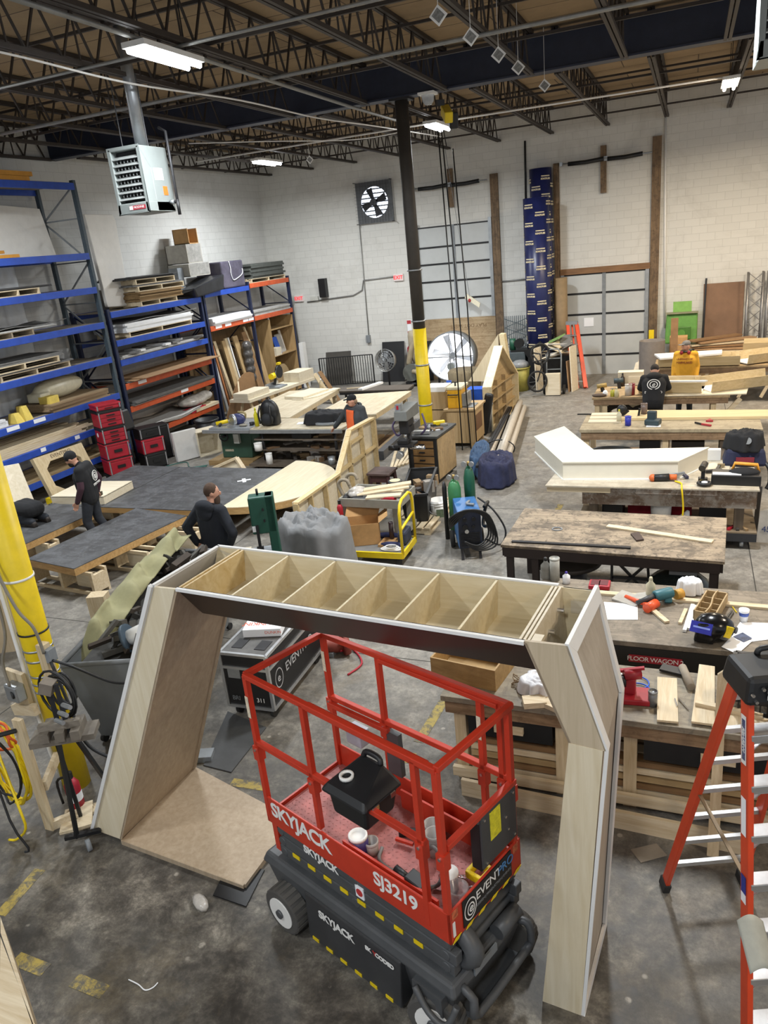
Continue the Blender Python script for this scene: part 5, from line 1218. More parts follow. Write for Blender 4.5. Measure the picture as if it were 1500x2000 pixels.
can((-8.82,13.98,0.41),0.09,0.17,WHITE(),'white round can on the saw bench shelf near the green saw')
can((-8.55,13.92,0.12),0.075,0.24,WHITE(),'white upright bottle on the bottom board of the saw bench')
can((-7.02,13.93,0.12),0.08,0.17,GALV(),'silver can at the right end of the saw bench base')
one('power_tool_bag','black tool bag on the top shelf of the saw bench','bag',MB().box(-8.0,-7.5,14.05,14.35,0.652,0.79),BLACK(),bevel=0.04)
# things lying on the saw bench
o=thing('backpack','black backpack standing on the saw bench','backpack',(-8.62,14.35,0.90))
MB().ball((-8.62,14.35,1.19),(0.24,0.16,0.30),18).box(-8.83,-8.41,14.24,14.47,0.903,1.15).build('pack_body',BLACK(),o,remesh=0.025,smooth_it=6)
MB().ball((-8.62,14.2,1.06),(0.16,0.08,0.14),14).build('front_pocket',mat('pack_dark','202226',0.7),o)
MB().tube([(-8.66,14.38,1.47),(-8.62,14.38,1.53),(-8.58,14.38,1.47)],0.012,6,4).build('grab_loop',BLACK(),o)
for s in (-1,1):MB().tube([(-8.62+s*0.12,14.18,1.38),(-8.62+s*0.15,14.1,1.2),(-8.62+s*0.15,14.14,0.98)],0.022,6,4).build('strap',BLACK(),o)
bottle((-8.93,14.25,0.902),0.05,0.42,mat('spray_yellow','d8cf2a',0.4),'yellow spray bottle beside the black backpack',mat('spray_yellow','d8cf2a',0.4))
can((-9.12,14.35,0.902),0.06,0.06,BLACK(),'small black puck left of the yellow spray bottle','puck','puck')
tag(drape((-7.35,14.52,0.903),0.46,0.32,0.26,10,'jacket_heap',mat('black_cloth','1c1d20',0.9),None,0.15,8,0.09,2.4),'black jacket heaped on the right end of the saw bench','jacket')
one('paper_sheet','crumpled white paper left of the heaped black jacket','paper',MB(T3(-7.82,14.5,0.903,15)).box(-0.2,0.2,-0.1,0.1,0,0.006),PAPER())
mb=MB();mb.tube([(-7.25+0.26*math.cos(t),14.3+0.1*math.sin(t),0.93+0.012*k) for k in range(3) for t in [2*PI*i/12 for i in range(12)]],0.02,8,2)
one('hose_coil','grey hose coil under the man\'s hand on the saw bench','hose',mb,GREY())
o=thing('circular_saw','circular saw with blue body lying on the saw table','power tool',(-9.55,14.45,0.9))
MB().ball((-9.55,14.45,1.02),(0.2,0.15,0.13),16).build('body',mat('tool_blue','2b3260',0.5),o);MB().cyl((-9.62,14.3,1.02),(-9.58,14.36,1.02),0.14,n=18).build('blade_guard',GALV(),o);MB().tube([(-9.4,14.5,0.98),(-9.36,14.5,1.14),(-9.55,14.5,1.17)],0.025,8,4).build('handle',mat('tool_tan','9a8a5c',0.5),o);MB().box(-9.75,-9.35,14.25,14.6,0.902,0.915).build('base_shoe',ALU(),o)
o=thing('cordless_drill','yellow and black drill lying at the left end of the saw table','drill',(-9.95,14.35,0.9))
MB().cyl((-10.05,14.3,0.95),(-9.8,14.42,0.98),0.045,n=12).build('motor_body',YELLOW(),o);MB().bar((-9.95,14.35,0.95),(-9.9,14.2,0.92),0.05,0.05).build('grip',BLACK(),o)
one('glove_pile','grey work gloves lying between drill and circular saw','gloves',MB().ball((-9.78,14.6,0.93),(0.13,0.1,0.04),12).ball((-9.3,14.25,0.925),(0.12,0.07,0.03),12),mat('glove_grey','8b867a',0.9),remesh=0.02,smooth_it=2)
run('air_hose',[(-10.35,14.1,0.01),(-10.9,13.75,0.012),(-11.4,13.9,0.012),(-11.1,14.3,0.012),(-10.7,13.9,0.012),(-10.3,14.0,0.012)],0.012,mat('hose_green','3f6a63',0.5),'thin green hose looping on the floor left of the green saw','hose')
# triangular plywood frame pieces in front of the saw
o=thing('triangle_frame','triangular pine frame lying in front of the green saw','wood frame',(-9.5,13.2,0.0))
mb=MB()
for a,b in (((-10.0,13.1,0.06),(-8.95,13.25,0.45)),((-8.95,13.25,0.45),(-8.65,13.15,0.06)),((-10.0,13.1,0.06),(-8.65,13.15,0.06))):mb.bar(a,b,0.1,0.05)
mb.build('frame',PINE(),o);MB().slab([(-9.9,13.19,0.08),(-8.96,13.27,0.42),(-8.7,13.2,0.08)],(0,0.01,0)).build('web_panel',PLY(),o)
# stepped wall frame
o=thing('stepped_wall_frame','long plywood stud wall frame stepping up towards the man in orange','stage wall',(-5.5,9.6,0))
prof=[(9.6,0.0),(12.95,0.0),(12.95,1.38),(11.85,1.42),(11.2,0.82),(9.6,0.84)]
MB().slab([(-5.60,y,z) for y,z in prof],(-0.012,0,0)).build('skin',PLY(),o)
FRM=wood('frame_pine','d8c49a','c3aa78','y')
for i in range(len(prof)):
 a,b=prof[i],prof[(i+1) % len(prof)]
 MB().bar((-5.55,a[0],a[1]+(0.02 if a[1]==0 else -0.02)),(-5.55,b[0],b[1]+(0.02 if b[1]==0 else -0.02)),0.09,0.04,(0,0,1) if a[0] !=b[0] else (0,1,0)).build('frame_rail',FRM,o)
for y,h in ((10.1,0.8),(10.65,0.8),(11.2,0.8),(11.75,1.33),(12.35,1.37)):MB().box(-5.59,-5.51,y-0.018,y+0.018,0.04,h).build('stud',FRM,o)
for (ya,yb,z) in ((11.22,12.93,0.80),(11.8,12.35,1.15)):MB().box(-5.59,-5.51,ya,yb,z,z+0.035).build('cross_rail',FRM,o)
# loose boards on the floor under the second long table
for i in range(6):
 one('floor_board','dusty board on the floor under the right long table','board',MB(T3(-7.15+i*0.16,15.3+0.1*i,0.0+0.0,4)).box(-0.07,0.07,-1.1,1.1,0.0,0.05+0.02*(i % 3)),SCR[i % 2],'boards under the right long table')
for i in range(5):
 one('pine_batten','clean pine batten lying on the floor right of the long table','batten',MB(T3(-5.95+i*0.1,14.9+0.1*i,0,16-3*i)).box(-0.03,0.03,-0.95,0.95,0.0,0.04),PINEY(),'pine battens on the floor')
one('steel_channel','long grey steel channel on the floor beneath the right long table','steel beam',MB(T3(-6.28,16.2,0,3)).box(-0.08,0.08,-1.5,1.5,0,0.2),mat('steel_beam_grey','56575a',0.6))

# ------------------------------------------------------------------ machine island by the mid column
o=thing('tool_cabinet','dark cabinet with wooden drawers and tan side panel beside the drill press','cabinet',(-4.6,13.2,0))
T=T3(-4.95,13.12,0,-4)
MB(T).box(0,0.6,0,1.0,0.06,0.93).build('carcass',BLACK(),o,bevel=0.008)
MB(T).box(-0.02,0.64,-0.03,1.03,0.93,0.97).build('work_top',mat('dark_worktop','3d3e3d',0.45,var=0.4),o)
MB(T).box(0.6,0.612,0.04,0.98,0.1,0.90).build('side_panel',wood('tan_side_ply','bfa780','a78d64','z',0.6,0.2),o)
for i in range(5):
 d_=MB(T).box(0.06,0.54,-0.015,0.0,0.12+i*0.155,0.12+i*0.155+0.13).build('drawer',wood('drawer_wood','8a6a40','6b4d2b','x'),o)
 MB(T).box(0.25,0.36,-0.03,-0.015,0.17+i*0.155,0.195+i*0.155).build('drawer_pull',DARK(),d_)
for sx in (0.08,0.52):
 for sy in (0.1,0.9):MB(T).cyl((sx-0.02,sy,0.03),(sx+0.02,sy,0.03),0.03,n=10).build('caster',DARK(),o)
o=thing('drill_press','grey drill press standing before the dark cabinet','drill press',(-4.75,12.85,0));c=(-4.78,12.72)
MB().box(c[0]-0.2,c[0]+0.2,c[1]-0.15,c[1]+0.3,0,0.06).build('base',DARK(),o,bevel=0.02)
MB().cyl((c[0],c[1]+0.1,0.06),(c[0],c[1]+0.1,1.55),0.045,n=16).build('column',DARK(),o)
MB().hexa([(c[0]-0.13,c[1]-0.3,1.42),(c[0]+0.13,c[1]-0.3,1.42),(c[0]+0.13,c[1]+0.4,1.42),(c[0]-0.13,c[1]+0.4,1.42)],[(c[0]-0.12,c[1]-0.28,1.60),(c[0]+0.12,c[1]-0.28,1.60),(c[0]+0.12,c[1]+0.4,1.64),(c[0]-0.12,c[1]+0.4,1.64)]).build('head_cover',mat('press_grey','6a6c69',0.5),o,bevel=0.015)
MB().box(c[0]-0.1,c[0],c[1]-0.26,c[1]-0.16,1.60,1.72).build('switch_box',GREY(),o);MB().box(c[0]-0.07,c[0]-0.03,c[1]-0.265,c[1]-0.26,1.63,1.70).build('red_switch',TOOLRED(),o)
MB().box(c[0]-0.08,c[0]+0.1,c[1]-0.2,c[1]+0.15,1.15,1.42).build('head_casting',DARK(),o,bevel=0.02)
MB().cyl((c[0],c[1]-0.12,0.98),(c[0],c[1]-0.12,1.2),0.028,n=12).build('spindle',CHROME(),o)
MB().tube([(c[0]+0.1,c[1]-0.1,1.28),(c[0]+0.2,c[1]-0.12,1.36),(c[0]+0.24,c[1]-0.14,1.42)],0.012,8).build('feed_handle',CHROME(),o)
MB().box(c[0]-0.18,c[0]+0.18,c[1]-0.3,c[1]+0.05,0.93,0.97).build('work_table',DARK(),o)
v_=MB().box(c[0]-0.12,c[0]+0.08,c[1]-0.25,c[1]-0.05,0.972,1.05).build('vise',BLACK(),o,bevel=0.01);MB().cyl((c[0]+0.1,c[1]-0.18,0.9),(c[0]+0.38,c[1]-0.18,0.9),0.035,n=12).build('vise_screw',CHROME(),v_)
MB().cyl((c[0]-0.3,c[1]-0.22,0.9),(c[0]-0.1,c[1]-0.22,0.9),0.05,n=12).build('table_clamp',BLACK(),o);MB().cyl((c[0]-0.05,c[1]-0.4,0.8),(c[0]-0.05,c[1]-0.28,0.8),0.065,n=16).build('hand_wheel',GALV(),o)
mb=MB();mb.tube([(c[0]-0.2,c[1]+0.05,1.4),(c[0]-0.28,c[1],1.25),(c[0]-0.2,c[1],1.08),(c[0]-0.1,c[1]+0.1,1.15)],0.02,8,5);mb.tube([(c[0]+0.25,c[1]+0.2,1.45),(c[0]+0.32,c[1]+0.15,1.2),(c[0]+0.2,c[1]+0.2,1.05)],0.02,8,5)
mb.build('purple_hose',mat('purple_hose','55496a',0.5),o)
# clutter on the cabinet
CT=0.972
can((-4.62,13.5,CT),0.04,0.12,GALV(),'small silver cup on the dark cabinet top','cup','cup')
one('metal_block','silver plane lying at the front of the dark cabinet top','hand tool',MB(T3(-4.68,13.25,CT,10)).box(-0.16,0.16,-0.05,0.05,0,0.07),ALU(),bevel=0.01)
one('yellow_tool','yellow and black tool at the back of the dark cabinet top','hand tool',MB(T3(-4.55,13.95,CT,30)).box(-0.12,0.12,-0.04,0.04,0,0.09),YELLOW(),bevel=0.02)
one('steel_bar','dark steel bar lying along the dark cabinet top','steel bar',MB(T3(-4.72,13.65,CT,-65)).box(-0.25,0.25,-0.03,0.03,0,0.04),DARK())
one('paper_scrap','white paper scrap on the dark cabinet top','paper',MB(T3(-4.5,13.55,CT,30)).box(-0.08,0.08,-0.06,0.06,0,0.02),PAPER())
scraps(6,-4.85,-4.4,13.4,14.0,CT,'bit of dark metal lying on the cabinet top','metal bits on the cabinet',0.04,0.18,'metal_piece')
# tub of offcuts, pallet and stool
o=thing('black_tote','long black tote full of metal offcuts beside the grey cart','tote',(-4.1,11.6,0.13))
q=[(-4.2,10.75),(-3.85,10.85),(-4.1,12.1),(-4.5,12.0)]
mb=MB();c_=V((-4.16,11.42,0))
lo=[V((x,y,0.14)) for x,y in q];hi=[c_+(V((x,y,0))-c_)*1.15+V((0,0,0.62)) for x,y in q]
mb.add(lo+hi,[(3,2,1,0)]+[(i,(i+1) % 4,4+(i+1) % 4,4+i) for i in range(4)]);mb.build('tub',BLACK(),o,solid=0.02)
for i in range(4):MB().bar(hi[i],hi[(i+1) % 4],0.04,0.04).build('rim',BLACK(),o)
scraps(14,-4.3,-4.0,11.0,11.9,0.42,'metal offcut filling the black tote','offcuts in the black tote',0.2,0.3,'metal_offcut')
pallet_at((-4.1,11.3,0.0),'flat wooden pallet on the floor under the black tote',None,1.5,0.75)
o=thing('step_stool','dark red wooden step stool with worn top by the wall frame','stool',(-5.25,12.45,0));DR=mat('oxblood_wood','3f2527',0.5,var=0.2)
MB().box(-5.48,-5.02,12.22,12.68,0.44,0.48).build('seat',wood('worn_oxblood','6f625f','4a3434','x',0.5,0.4),o,bevel=0.006)
for x in (-5.42,-5.08):
 for y in (12.28,12.62):MB().bar((x,y,0.44),(x+(0.03 if x > -5.25 else -0.03),y+(0.03 if y > 12.45 else -0.03),0),0.07,0.05).build('leg',DR,o)
for y in (12.27,12.63):MB().box(-5.44,-5.06,y-0.012,y+0.012,0.3,0.44).build('apron',DR,o)
# grey utility cart with boards
o=thing('utility_cart','grey plastic utility cart loaded with boards and tools','cart',(-4.4,10.1,0));GC=mat('cart_grey','8c8a80',0.6,var=0.12)
T=T3(-4.4,10.15,0,-1)
mb=MB(T)
mb.box(-0.48,0.48,-0.35,0.35,0.76,0.78);mb.box(-0.48,0.48,-0.36,-0.33,0.72,0.86);mb.box(-0.48,0.48,0.33,0.36,0.72,0.86);mb.box(-0.5,-0.47,-0.36,0.36,0.72,0.86);mb.box(0.47,0.5,-0.36,0.36,0.72,0.86)
mb.build('top_tray',GC,o,bevel=0.008)
MB(T).box(-0.48,0.48,-0.35,0.35,0.2,0.3).build('bottom_tray',GC,o)
for sx in (-0.42,0.42):
 for sy in (-0.28,0.28):
  MB(T).box(sx-0.05,sx+0.05,sy-0.05,sy+0.05,0.3,0.74).build('corner_post',GC,o);MB(T).cyl((sx-0.02,sy,0.08),(sx+0.02,sy,0.08),0.08,n=14).build('caster',RUBBER(),o)
for s in (-0.2,0.1):MB(T).tube([(-0.48,s,0.84),(-0.55,s,1.02),(-0.5,s,1.1),(-0.4,s,1.1),(-0.36,s,1.02)],0.028,8,4).build('push_handle',mat('handle_beige','8d8372',0.6),o)
for i,(a,b) in enumerate((((-0.25,-0.2,0.87),(0.5,0.1,0.93)),((-0.2,-0.05,0.9),(0.5,0.2,0.96)),((-0.05,-0.3,0.87),(0.48,-0.2,0.9)),((-0.15,0.0,0.87),(0.45,0.0,0.9)))):
 one('pine_board','short pine board piled on the grey utility cart','board',MB(T).bar(a,b,0.14,0.025),PINE(),'pine boards on the grey cart')
mb=MB(T);mb.ball((-0.32,-0.05,0.86),(0.15,0.2,0.09),12)
one('plastic_wrap','crumpled clear plastic in the left end of the grey cart','plastic',mb,MATS['crumpled_plastic'])
mb=MB(T);mb.ball((-0.1,-0.25,0.83),(0.25,0.08,0.05),12);mb.ball((-0.42,-0.24,0.83),(0.05,0.08,0.06),10)
one('tool_pile','black tools lying along the front of the grey cart tray','tools',mb,BLACK())
one('red_case','red plastic case in the front of the grey cart tray','case',MB(T).box(0.18,0.4,-0.32,-0.18,0.782,0.89),TOOLRED(),bevel=0.02)
o=thing('disc_grinder','round yellow tape reel on the grey cart corner','tape reel',T @ V((0.2,0.25,0.79)));MB(T).cyl((0.2,0.28,0.9),(0.2,0.28,0.96),0.11,n=18).build('reel',BLACK(),o);MB(T).cyl((0.2,0.28,0.96),(0.2,0.28,0.966),0.085,n=18).build('label_disc',mat('reel_yellow','cfc49a',0.5),o);MB(T).cyl((0.2,0.28,0.782),(0.2,0.28,0.9),0.04,n=12).build('spindle',BLACK(),o)
o=thing('fire_extinguisher','small red extinguisher hanging at the left of the grey cart','fire extinguisher',(-4.86,9.72,0.5));MB().lathe([(0,0),(0.045,0),(0.045,0.2),(0.02,0.25),(0,0.25)],(-4.86,9.72,0.55),14).build('cylinder',TOOLRED(),o);MB().cyl((-4.86,9.72,0.8),(-4.86,9.72,0.86),0.025,n=8).build('valve',BLACK(),o)
# yellow platform cart
o=thing('platform_cart','yellow steel platform cart with looped handle','cart',(-4.15,9.6,0));T=T3(-4.15,9.55,0,2)
MB(T).box(-0.48,0.42,-0.32,0.32,0.20,0.24).build('deck',mat('cart_deck_grey','6f6f6d',0.6),o)
mb=MB(T)
for a,b in (((-0.48,-0.33,0.21),(0.43,-0.33,0.21)),((-0.48,0.33,0.21),(0.43,0.33,0.21)),((0.43,-0.33,0.21),(0.43,0.33,0.21)),((-0.48,-0.33,0.21),(-0.48,0.33,0.21))):mb.bar(a,b,0.03,0.09)
mb.build('frame',YELLOW(),o)
MB(T).tube([(0.43,-0.31,0.22),(0.43,-0.31,0.85),(0.43,-0.26,0.97),(0.43,-0.15,1.02),(0.43,0.15,1.02),(0.43,0.26,0.97),(0.43,0.31,0.85),(0.43,0.31,0.22)],0.022,10).build('handle',YELLOW(),o)
MB(T).tube([(0.43,-0.31,0.6),(0.43,0.31,0.66)],0.02,10).build('handle_crossbar',YELLOW(),o)
for sx in (-0.38,0.34):
 for sy in (-0.26,0.26):MB(T).cyl((sx-0.025,sy,0.08),(sx+0.025,sy,0.08),0.08,n=14).build('caster',RUBBER(),o)
o=thing('cardboard_box','open cardboard box with raised flap on the yellow cart','cardboard box',T @ V((-0.35,0.05,0.24)));TB=T @ T3(-0.33,0.1,0.242,20)
mb=MB(TB);w,d,h=0.26,0.2,0.34
for a in ((-w,w,-d,-d+0.006,0,h),(-w,w,d-0.006,d,0,h),(-w,-w+0.006,-d,d,0,h),(w-0.006,w,-d,d,0,h),(-w,w,-d,d,0,0.006)):mb.box(*a)
mb.build('carton',CARD(),o)
MB(TB).slab([(-w,d,h),(w,d,h),(w+0.05,d+0.1,h+0.16),(-w+0.05,d+0.1,h+0.16)],(0,0.005,0)).build('flap',CARD(),o);MB(TB).slab([(-w,-d,h),(-w,d,h),(-w-0.17,d,h+0.06),(-w-0.17,-d,h+0.06)],(0,0,0.005)).build('flap',CARD(),o);MB(TB).slab([(w,-d,h),(w,d,h),(w+0.14,d,h+0.1),(w+0.14,-d,h+0.1)],(0,0,0.005)).build('flap',CARD(),o)
one('open_carton','small flattened cardboard tray on the yellow cart deck','cardboard',MB(T).box(-0.02,0.24,-0.12,0.18,0.242,0.28),CARD())
mb=MB(T)
for k in range(4):mb.tube([(0.22+0.16*math.cos(t)*(1-k*0.15),-0.2+0.07*math.sin(t),0.26+0.012*k) for t in [2*PI*i/12 for i in range(12)]],0.009,6,2,True)
one('white_cable','white cable coil on the front of the yellow cart','cable',mb,WHITE())
mb=MB(T);mb.ball((0.05,0.26,0.28),(0.28,0.07,0.05),12);mb.ball((0.2,-0.09,0.28),(0.2,0.05,0.05),12)
one('navy_cloth','navy cloth bundle lying on the yellow cart','cloth',mb,mat('navy_cloth','1f2547',0.9),remesh=0.02,smooth_it=2)
can(tuple(T @ V((0.12,0.14,0.282))),0.035,0.26,mat('dark_bottle','3a2d31',0.4),'dark upright flask on the yellow cart','flask','flask')
one('black_case','dark soft case on the yellow cart beside the handle','case',MB(T).box(0.26,0.40,-0.04,0.28,0.242,0.46),mat('case_navy','2a3140',0.7),bevel=0.04)
# bucket
o=thing('plastic_bucket','white plastic bucket with bits inside beside the welder','bucket',(-3.78,11.22,0));c=(-3.78,11.25,0)
MB().lathe([(0,0),(0.125,0),(0.15,0.37),(0.14,0.37),(0.118,0.02),(0,0.02)],c,24).build('pail',WHITE(),o)
for z in (0.29,0.33):MB().lathe([(0.146,z),(0.156,z),(0.156,z+0.012),(0.146,z+0.012)],c,24).build('rib',WHITE(),o)
MB().cbox((-3.72,11.11,0.17),(0.12,0.01,0.14),(0,0,22)).build('label',mat('label_dark','5c6a52',0.6,var=0.5,scale=25),o)
MB().lathe([(0,0.27),(0.13,0.27),(0.13,0.275),(0,0.285)],c,18).build('contents',mat('bucket_bits','6f6f6b',0.8,var=0.6,scale=40),o)
MB().tube([(-3.92,11.2,0.32),(-3.88,11.08,0.2),(-3.76,11.07,0.16)],0.004,6,5).build('bail',GALV(),o)
# welder with gas bottles
o=thing('welding_machine','blue welding machine on wheels with looped black cables','welder',(-2.95,10.0,0));T=T3(-2.92,9.98,0,22)
WB=mat('welder_blue','36659a',0.45,var=0.2)
MB(T).box(-0.17,0.17,-0.22,0.42,0.16,0.74).build('case_shell',WB,o,bevel=0.015)
MB(T).box(-0.165,0.165,-0.235,-0.22,0.17,0.73).build('front_panel',mat('welder_front','1a2030',0.4),o)
mb=MB(T)
for i in range(9):mb.box(-0.14,0.14,-0.245,-0.233,0.2+i*0.025,0.212+i*0.025)
mb.build('vent_grille',BLACK(),o)
for x,z,r in ((-0.07,0.62,0.03),(0.06,0.62,0.03),(-0.07,0.5,0.04),(0.05,0.5,0.025)):MB(T).cyl((x,-0.235,z),(x,-0.26,z),r,n=12).build('control_knob',BLACK(),o)
MB(T).cyl((-0.05,-0.24,0.44),(-0.05,-0.27,0.44),0.03,n=12).build('cable_socket',CHROME(),o)
for s in (-1,1):
 MB(T).cyl((s*0.19,0.3,0.13),(s*0.25,0.3,0.13),0.13,n=20).build('wheel',RUBBER(),o)
 MB(T).bar((s*0.13,-0.2,0.16),(s*0.13,-0.26,0.0),0.04,0.03).build('front_leg',DARK(),o)
MB(T).box(-0.17,0.17,0.42,0.75,0.14,0.17).build('bottle_shelf',DARK(),o)
MB(T).tube([(0.05,0.1,0.78),(0.0,0.02,0.77),(0.1,-0.05,0.77)],0.02,8,3).build('torch_holder',GREY(),o)
mb=MB(T)
for k in range(5):mb.tube([(-0.28,-0.1,0.45),(-0.2-0.02*k,-0.28,0.6+0.02*k),(-0.02,-0.3-0.01*k,0.76+0.01*k),(0.2+0.02*k,-0.27,0.66),(0.27+0.03*k,-0.2,0.35-0.04*k),(0.1,-0.29,0.22-0.02*k),(-0.1,-0.28,0.3)],0.014,8,5)
mb.tube([(0.2,0.3,0.75),(0.4,0.1,0.6),(0.55,0.0,0.3),(0.45,-0.1,0.12),(0.22,-0.25,0.3)],0.014,8,6)
mb.tube([(0.25,0.0,0.7),(0.33,0.15,0.72),(0.3,0.3,0.55),(0.25,0.2,0.35),(0.28,-0.02,0.4)],0.025,8,6)
mb.build('cables',BLACK(),o)
GB=mat('bottle_green','3c7a4e',0.35);DG=mat('bottle_dark_green','1f5440',0.35)
def gas(c,r,h,m_,label,T):
 o=thing('gas_cylinder',label,'gas cylinder',T @ V(c));p=T @ V(c)
 MB().lathe([(0,0),(r,0),(r,h*0.82),(r*0.75,h*0.93),(r*0.3,h),(0,h)],p,20).build('tank',m_,o)
 MB().cyl(p+V((0,0,h)),p+V((0,0,h+0.07)),0.02,n=10).build('valve',mat('brass','9c8550',0.35,0.8),o)
 for s in (-1,1):MB().cyl(p+V((s*0.06,-0.03,h+0.04)),p+V((s*0.06,-0.06,h+0.04)),0.04,n=14).build('gauge',GALV(),o)
 return o
gas((-0.12,0.57,0.172),0.1,0.82,GB,'pale green gas cylinder behind the blue welder',T)
gas((0.12,0.60,0.172),0.085,1.0,DG,'dark green gas cylinder behind the blue welder',T)
o=one('gas_cylinder','dark narrow gas cylinder left of the green ones','gas cylinder',MB(T).lathe([(0,0),(0.035,0),(0.035,0.85),(0.02,0.95),(0,0.95)],(-0.27,0.62,0.0),16),BLACK())
# pipes on a dolly under moving blankets
o=thing('pipe_dolly','low black dolly under the long grey pipes','dolly',(-3.9,16.4,0))
MB().bar((-3.38,13.7,0.14),(-3.95,18.2,0.14),0.42,0.05).build('deck',BLACK(),o)
for y,x in ((13.9,-3.42),(17.9,-3.92)):
 for s in (-0.17,0.17):MB().cyl((x+s-0.02,y,0.06),(x+s+0.02,y,0.06),0.058,n=12).build('caster',RUBBER(),o)
PG=mat('pipe_grey_beige','b3aa9b',0.45,var=0.08)
for i,(dx,z,l) in enumerate(((-0.15,0.23,0),(-0.0,0.23,0.1),(0.15,0.23,0.1),(0.075,0.37,0.1))):
 one('steel_pipe','long beige grey pipe lying on the dolly in mid hall','pipe',MB().cyl((-3.34+dx*1.25,13.35,z+0.02),(-3.98+dx*1.25,18.5+l,z+0.02),0.076,n=16),PG,'pipes on the dolly')
for i in range(2):one('dark_bar','dark square bar lying beside the beige pipes on the dolly','bar',MB().bar((-3.62+i*0.06,13.2,0.34),(-4.1+i*0.06,18.3,0.32),0.05,0.05),DARK(),'dark bars beside the pipes')
one('strap_ring','black strap tied around the pipes','strap',MB().tube([(-3.52+0.3*math.cos(t),14.75,0.27+0.18*math.sin(t)) for t in [2*PI*i/16 for i in range(16)]],0.014,6,0,True),BLACK())
BLK=mat('navy_blanket','2f3350',0.95,var=0.35,scale=8)
tag(drape((-3.30,13.45,0.02),0.36,0.62,0.47,8,'moving_blanket',BLK,None,0.1,13,0.04,7.7),'navy moving blanket wrapped round the near end of the pipes','blanket')
tag(drape((-3.80,14.15,0.02),0.20,0.75,0.44,8,'moving_blanket',mat('denim_blanket','3f5878',0.95,var=0.4,scale=7),None,0.2,9,0.08,5.2),'blue denim blanket lying along the left of the pipes','blanket')
# behind the island: wooden cabinet stand, yellow planer, shelf unit, garbage can
o=thing('cabinet_stand','maple cabinet stand with square opening under the yellow planer','cabinet',(-4.6,16.1,0));MP=wood('maple_stand','b9a07a','a2875e','z')
MB().box(-4.95,-4.32,15.75,16.6,0.1,0.84).build('body',MP,o);MB().box(-5.0,-4.27,15.7,16.65,0.84,0.88).build('top',MP,o)
MB().box(-4.319,-4.31,15.9,16.4,0.35,0.7).build('side_opening',wood('stand_inner','7d5d42','634630','z'),o)
for x in (-4.9,-4.38):
 for y in (15.8,16.55):MB().box(x-0.04,x+0.04,y-0.04,y+0.04,0,0.1).build('foot',MP,o)
o=thing('planer','yellow thickness planer on the maple stand','planer',(-4.65,16.0,0.88))
PY=mat('planer_yellow','cf9a1e',0.45)
MB().box(-4.92,-4.60,15.8,16.35,0.882,1.30).build('housing',PY,o,bevel=0.02);MB().box(-4.93,-4.58,15.78,16.38,1.30,1.36).build('top_cover',mat('planer_cap','c9c2a8',0.5),o,bevel=0.01)
MB().box(-4.60,-4.35,15.85,16.3,0.882,0.90).build('outfeed_table',GALV(),o);MB().box(-4.60,-4.50,15.85,16.3,0.92,1.2).build('side_plate',GALV(),o)
MB().tube([(-4.88,15.79,1.2),(-4.88,15.72,1.2),(-4.66,15.72,1.2),(-4.66,15.79,1.2)],0.014,8).build('handle',BLACK(),o);MB().cyl((-4.76,15.95,1.36),(-4.76,15.95,1.44),0.02,n=8).build('crank',BLACK(),o);MB().bar((-4.84,15.95,1.44),(-4.68,15.95,1.44),0.02,0.02).build('crank_arm',BLACK(),o)
o=thing('supply_shelf','plywood supply shelf unit right of the yellow column','shelf unit',(-5.3,16.3,0))
for a in ((-5.55,-5.53,16.0,16.85,0,1.2),(-4.98,-4.96,16.0,16.85,0,1.2),(-5.55,-4.96,16.0,16.85,1.2,1.22),(-5.53,-4.98,16.0,16.85,0.8,0.82),(-5.53,-4.98,16.0,16.85,0.4,0.42),(-5.53,-4.98,16.0,16.02,0.02,1.2)):MB().box(*a).build('panel',MP,o)
one('paper_carton','white printed carton on top of the supply shelf','carton',MB().box(-5.5,-5.02,16.0,16.5,1.222,1.33),PAPER())
can((-5.1,16.6,1.222),0.06,0.13,CB,'blue lidded tub on the supply shelf','tub','tub')
trash('garbage_can',(-4.45,17.1,0),0.22,0.7,GALV(),'galvanised garbage can behind the maple stand')
one('blue_bin','blue plastic bin behind the yellow planer','bin',MB().box(-4.9,-4.5,17.3,17.7,0.55,1.0),CB)
one('bin_table','low plywood crate table carrying the blue bin','crate',MB().box(-5.0,-4.42,17.25,17.75,0.0,0.548),PLY())
one('chair_back','black office chair back behind the maple stand','chair back',MB().cbox((-4.32,16.85,0.5),(0.2,0.15,1.0),(0,12,0)),BLACK(),bevel=0.05)
# slant topped frames beyond
o=thing('slant_shelf','plywood open shelf panel with slanted top standing behind the pipes','stage wall',(-4.3,17.2,0))
TAN=wood('frame_tan','b09a74','937c56','y')
F_=[V((-4.42,17.2,0)),V((-4.28,19.6,0)),V((-4.28,19.6,0.95)),V((-4.36,18.3,1.85)),V((-4.42,17.2,1.05))]
MB().slab(F_,(-0.02,0,0)).build('skin',TAN,o)
for i in range(5):MB().bar(F_[i]+V((0.06,0,0)),F_[(i+1) % 5]+V((0.06,0,0)),0.22,0.04,(0,0,1) if i in (0,2,3) else (0,1,0)).build('edge_board',wood('frame_pale','ddd0b0','cab88e','y'),o)
for z in (0.35,0.65,0.95):MB().bar(V((-4.36,17.25,z)),V((-4.24,19.55,z)),0.1,0.03).build('shelf_rail',TAN,o)
for t in (0.3,0.6):MB().bar(F_[0].lerp(F_[1],t)+V((0.05,0,0)),F_[0].lerp(F_[1],t)+V((0.05,0,1.1)),0.1,0.03).build('shelf_rail',TAN,o)
o=thing('triangular_stage_piece','tall pale triangular plywood panel standing behind the slanted shelf','stage wall',(-4.6,20.6,0))
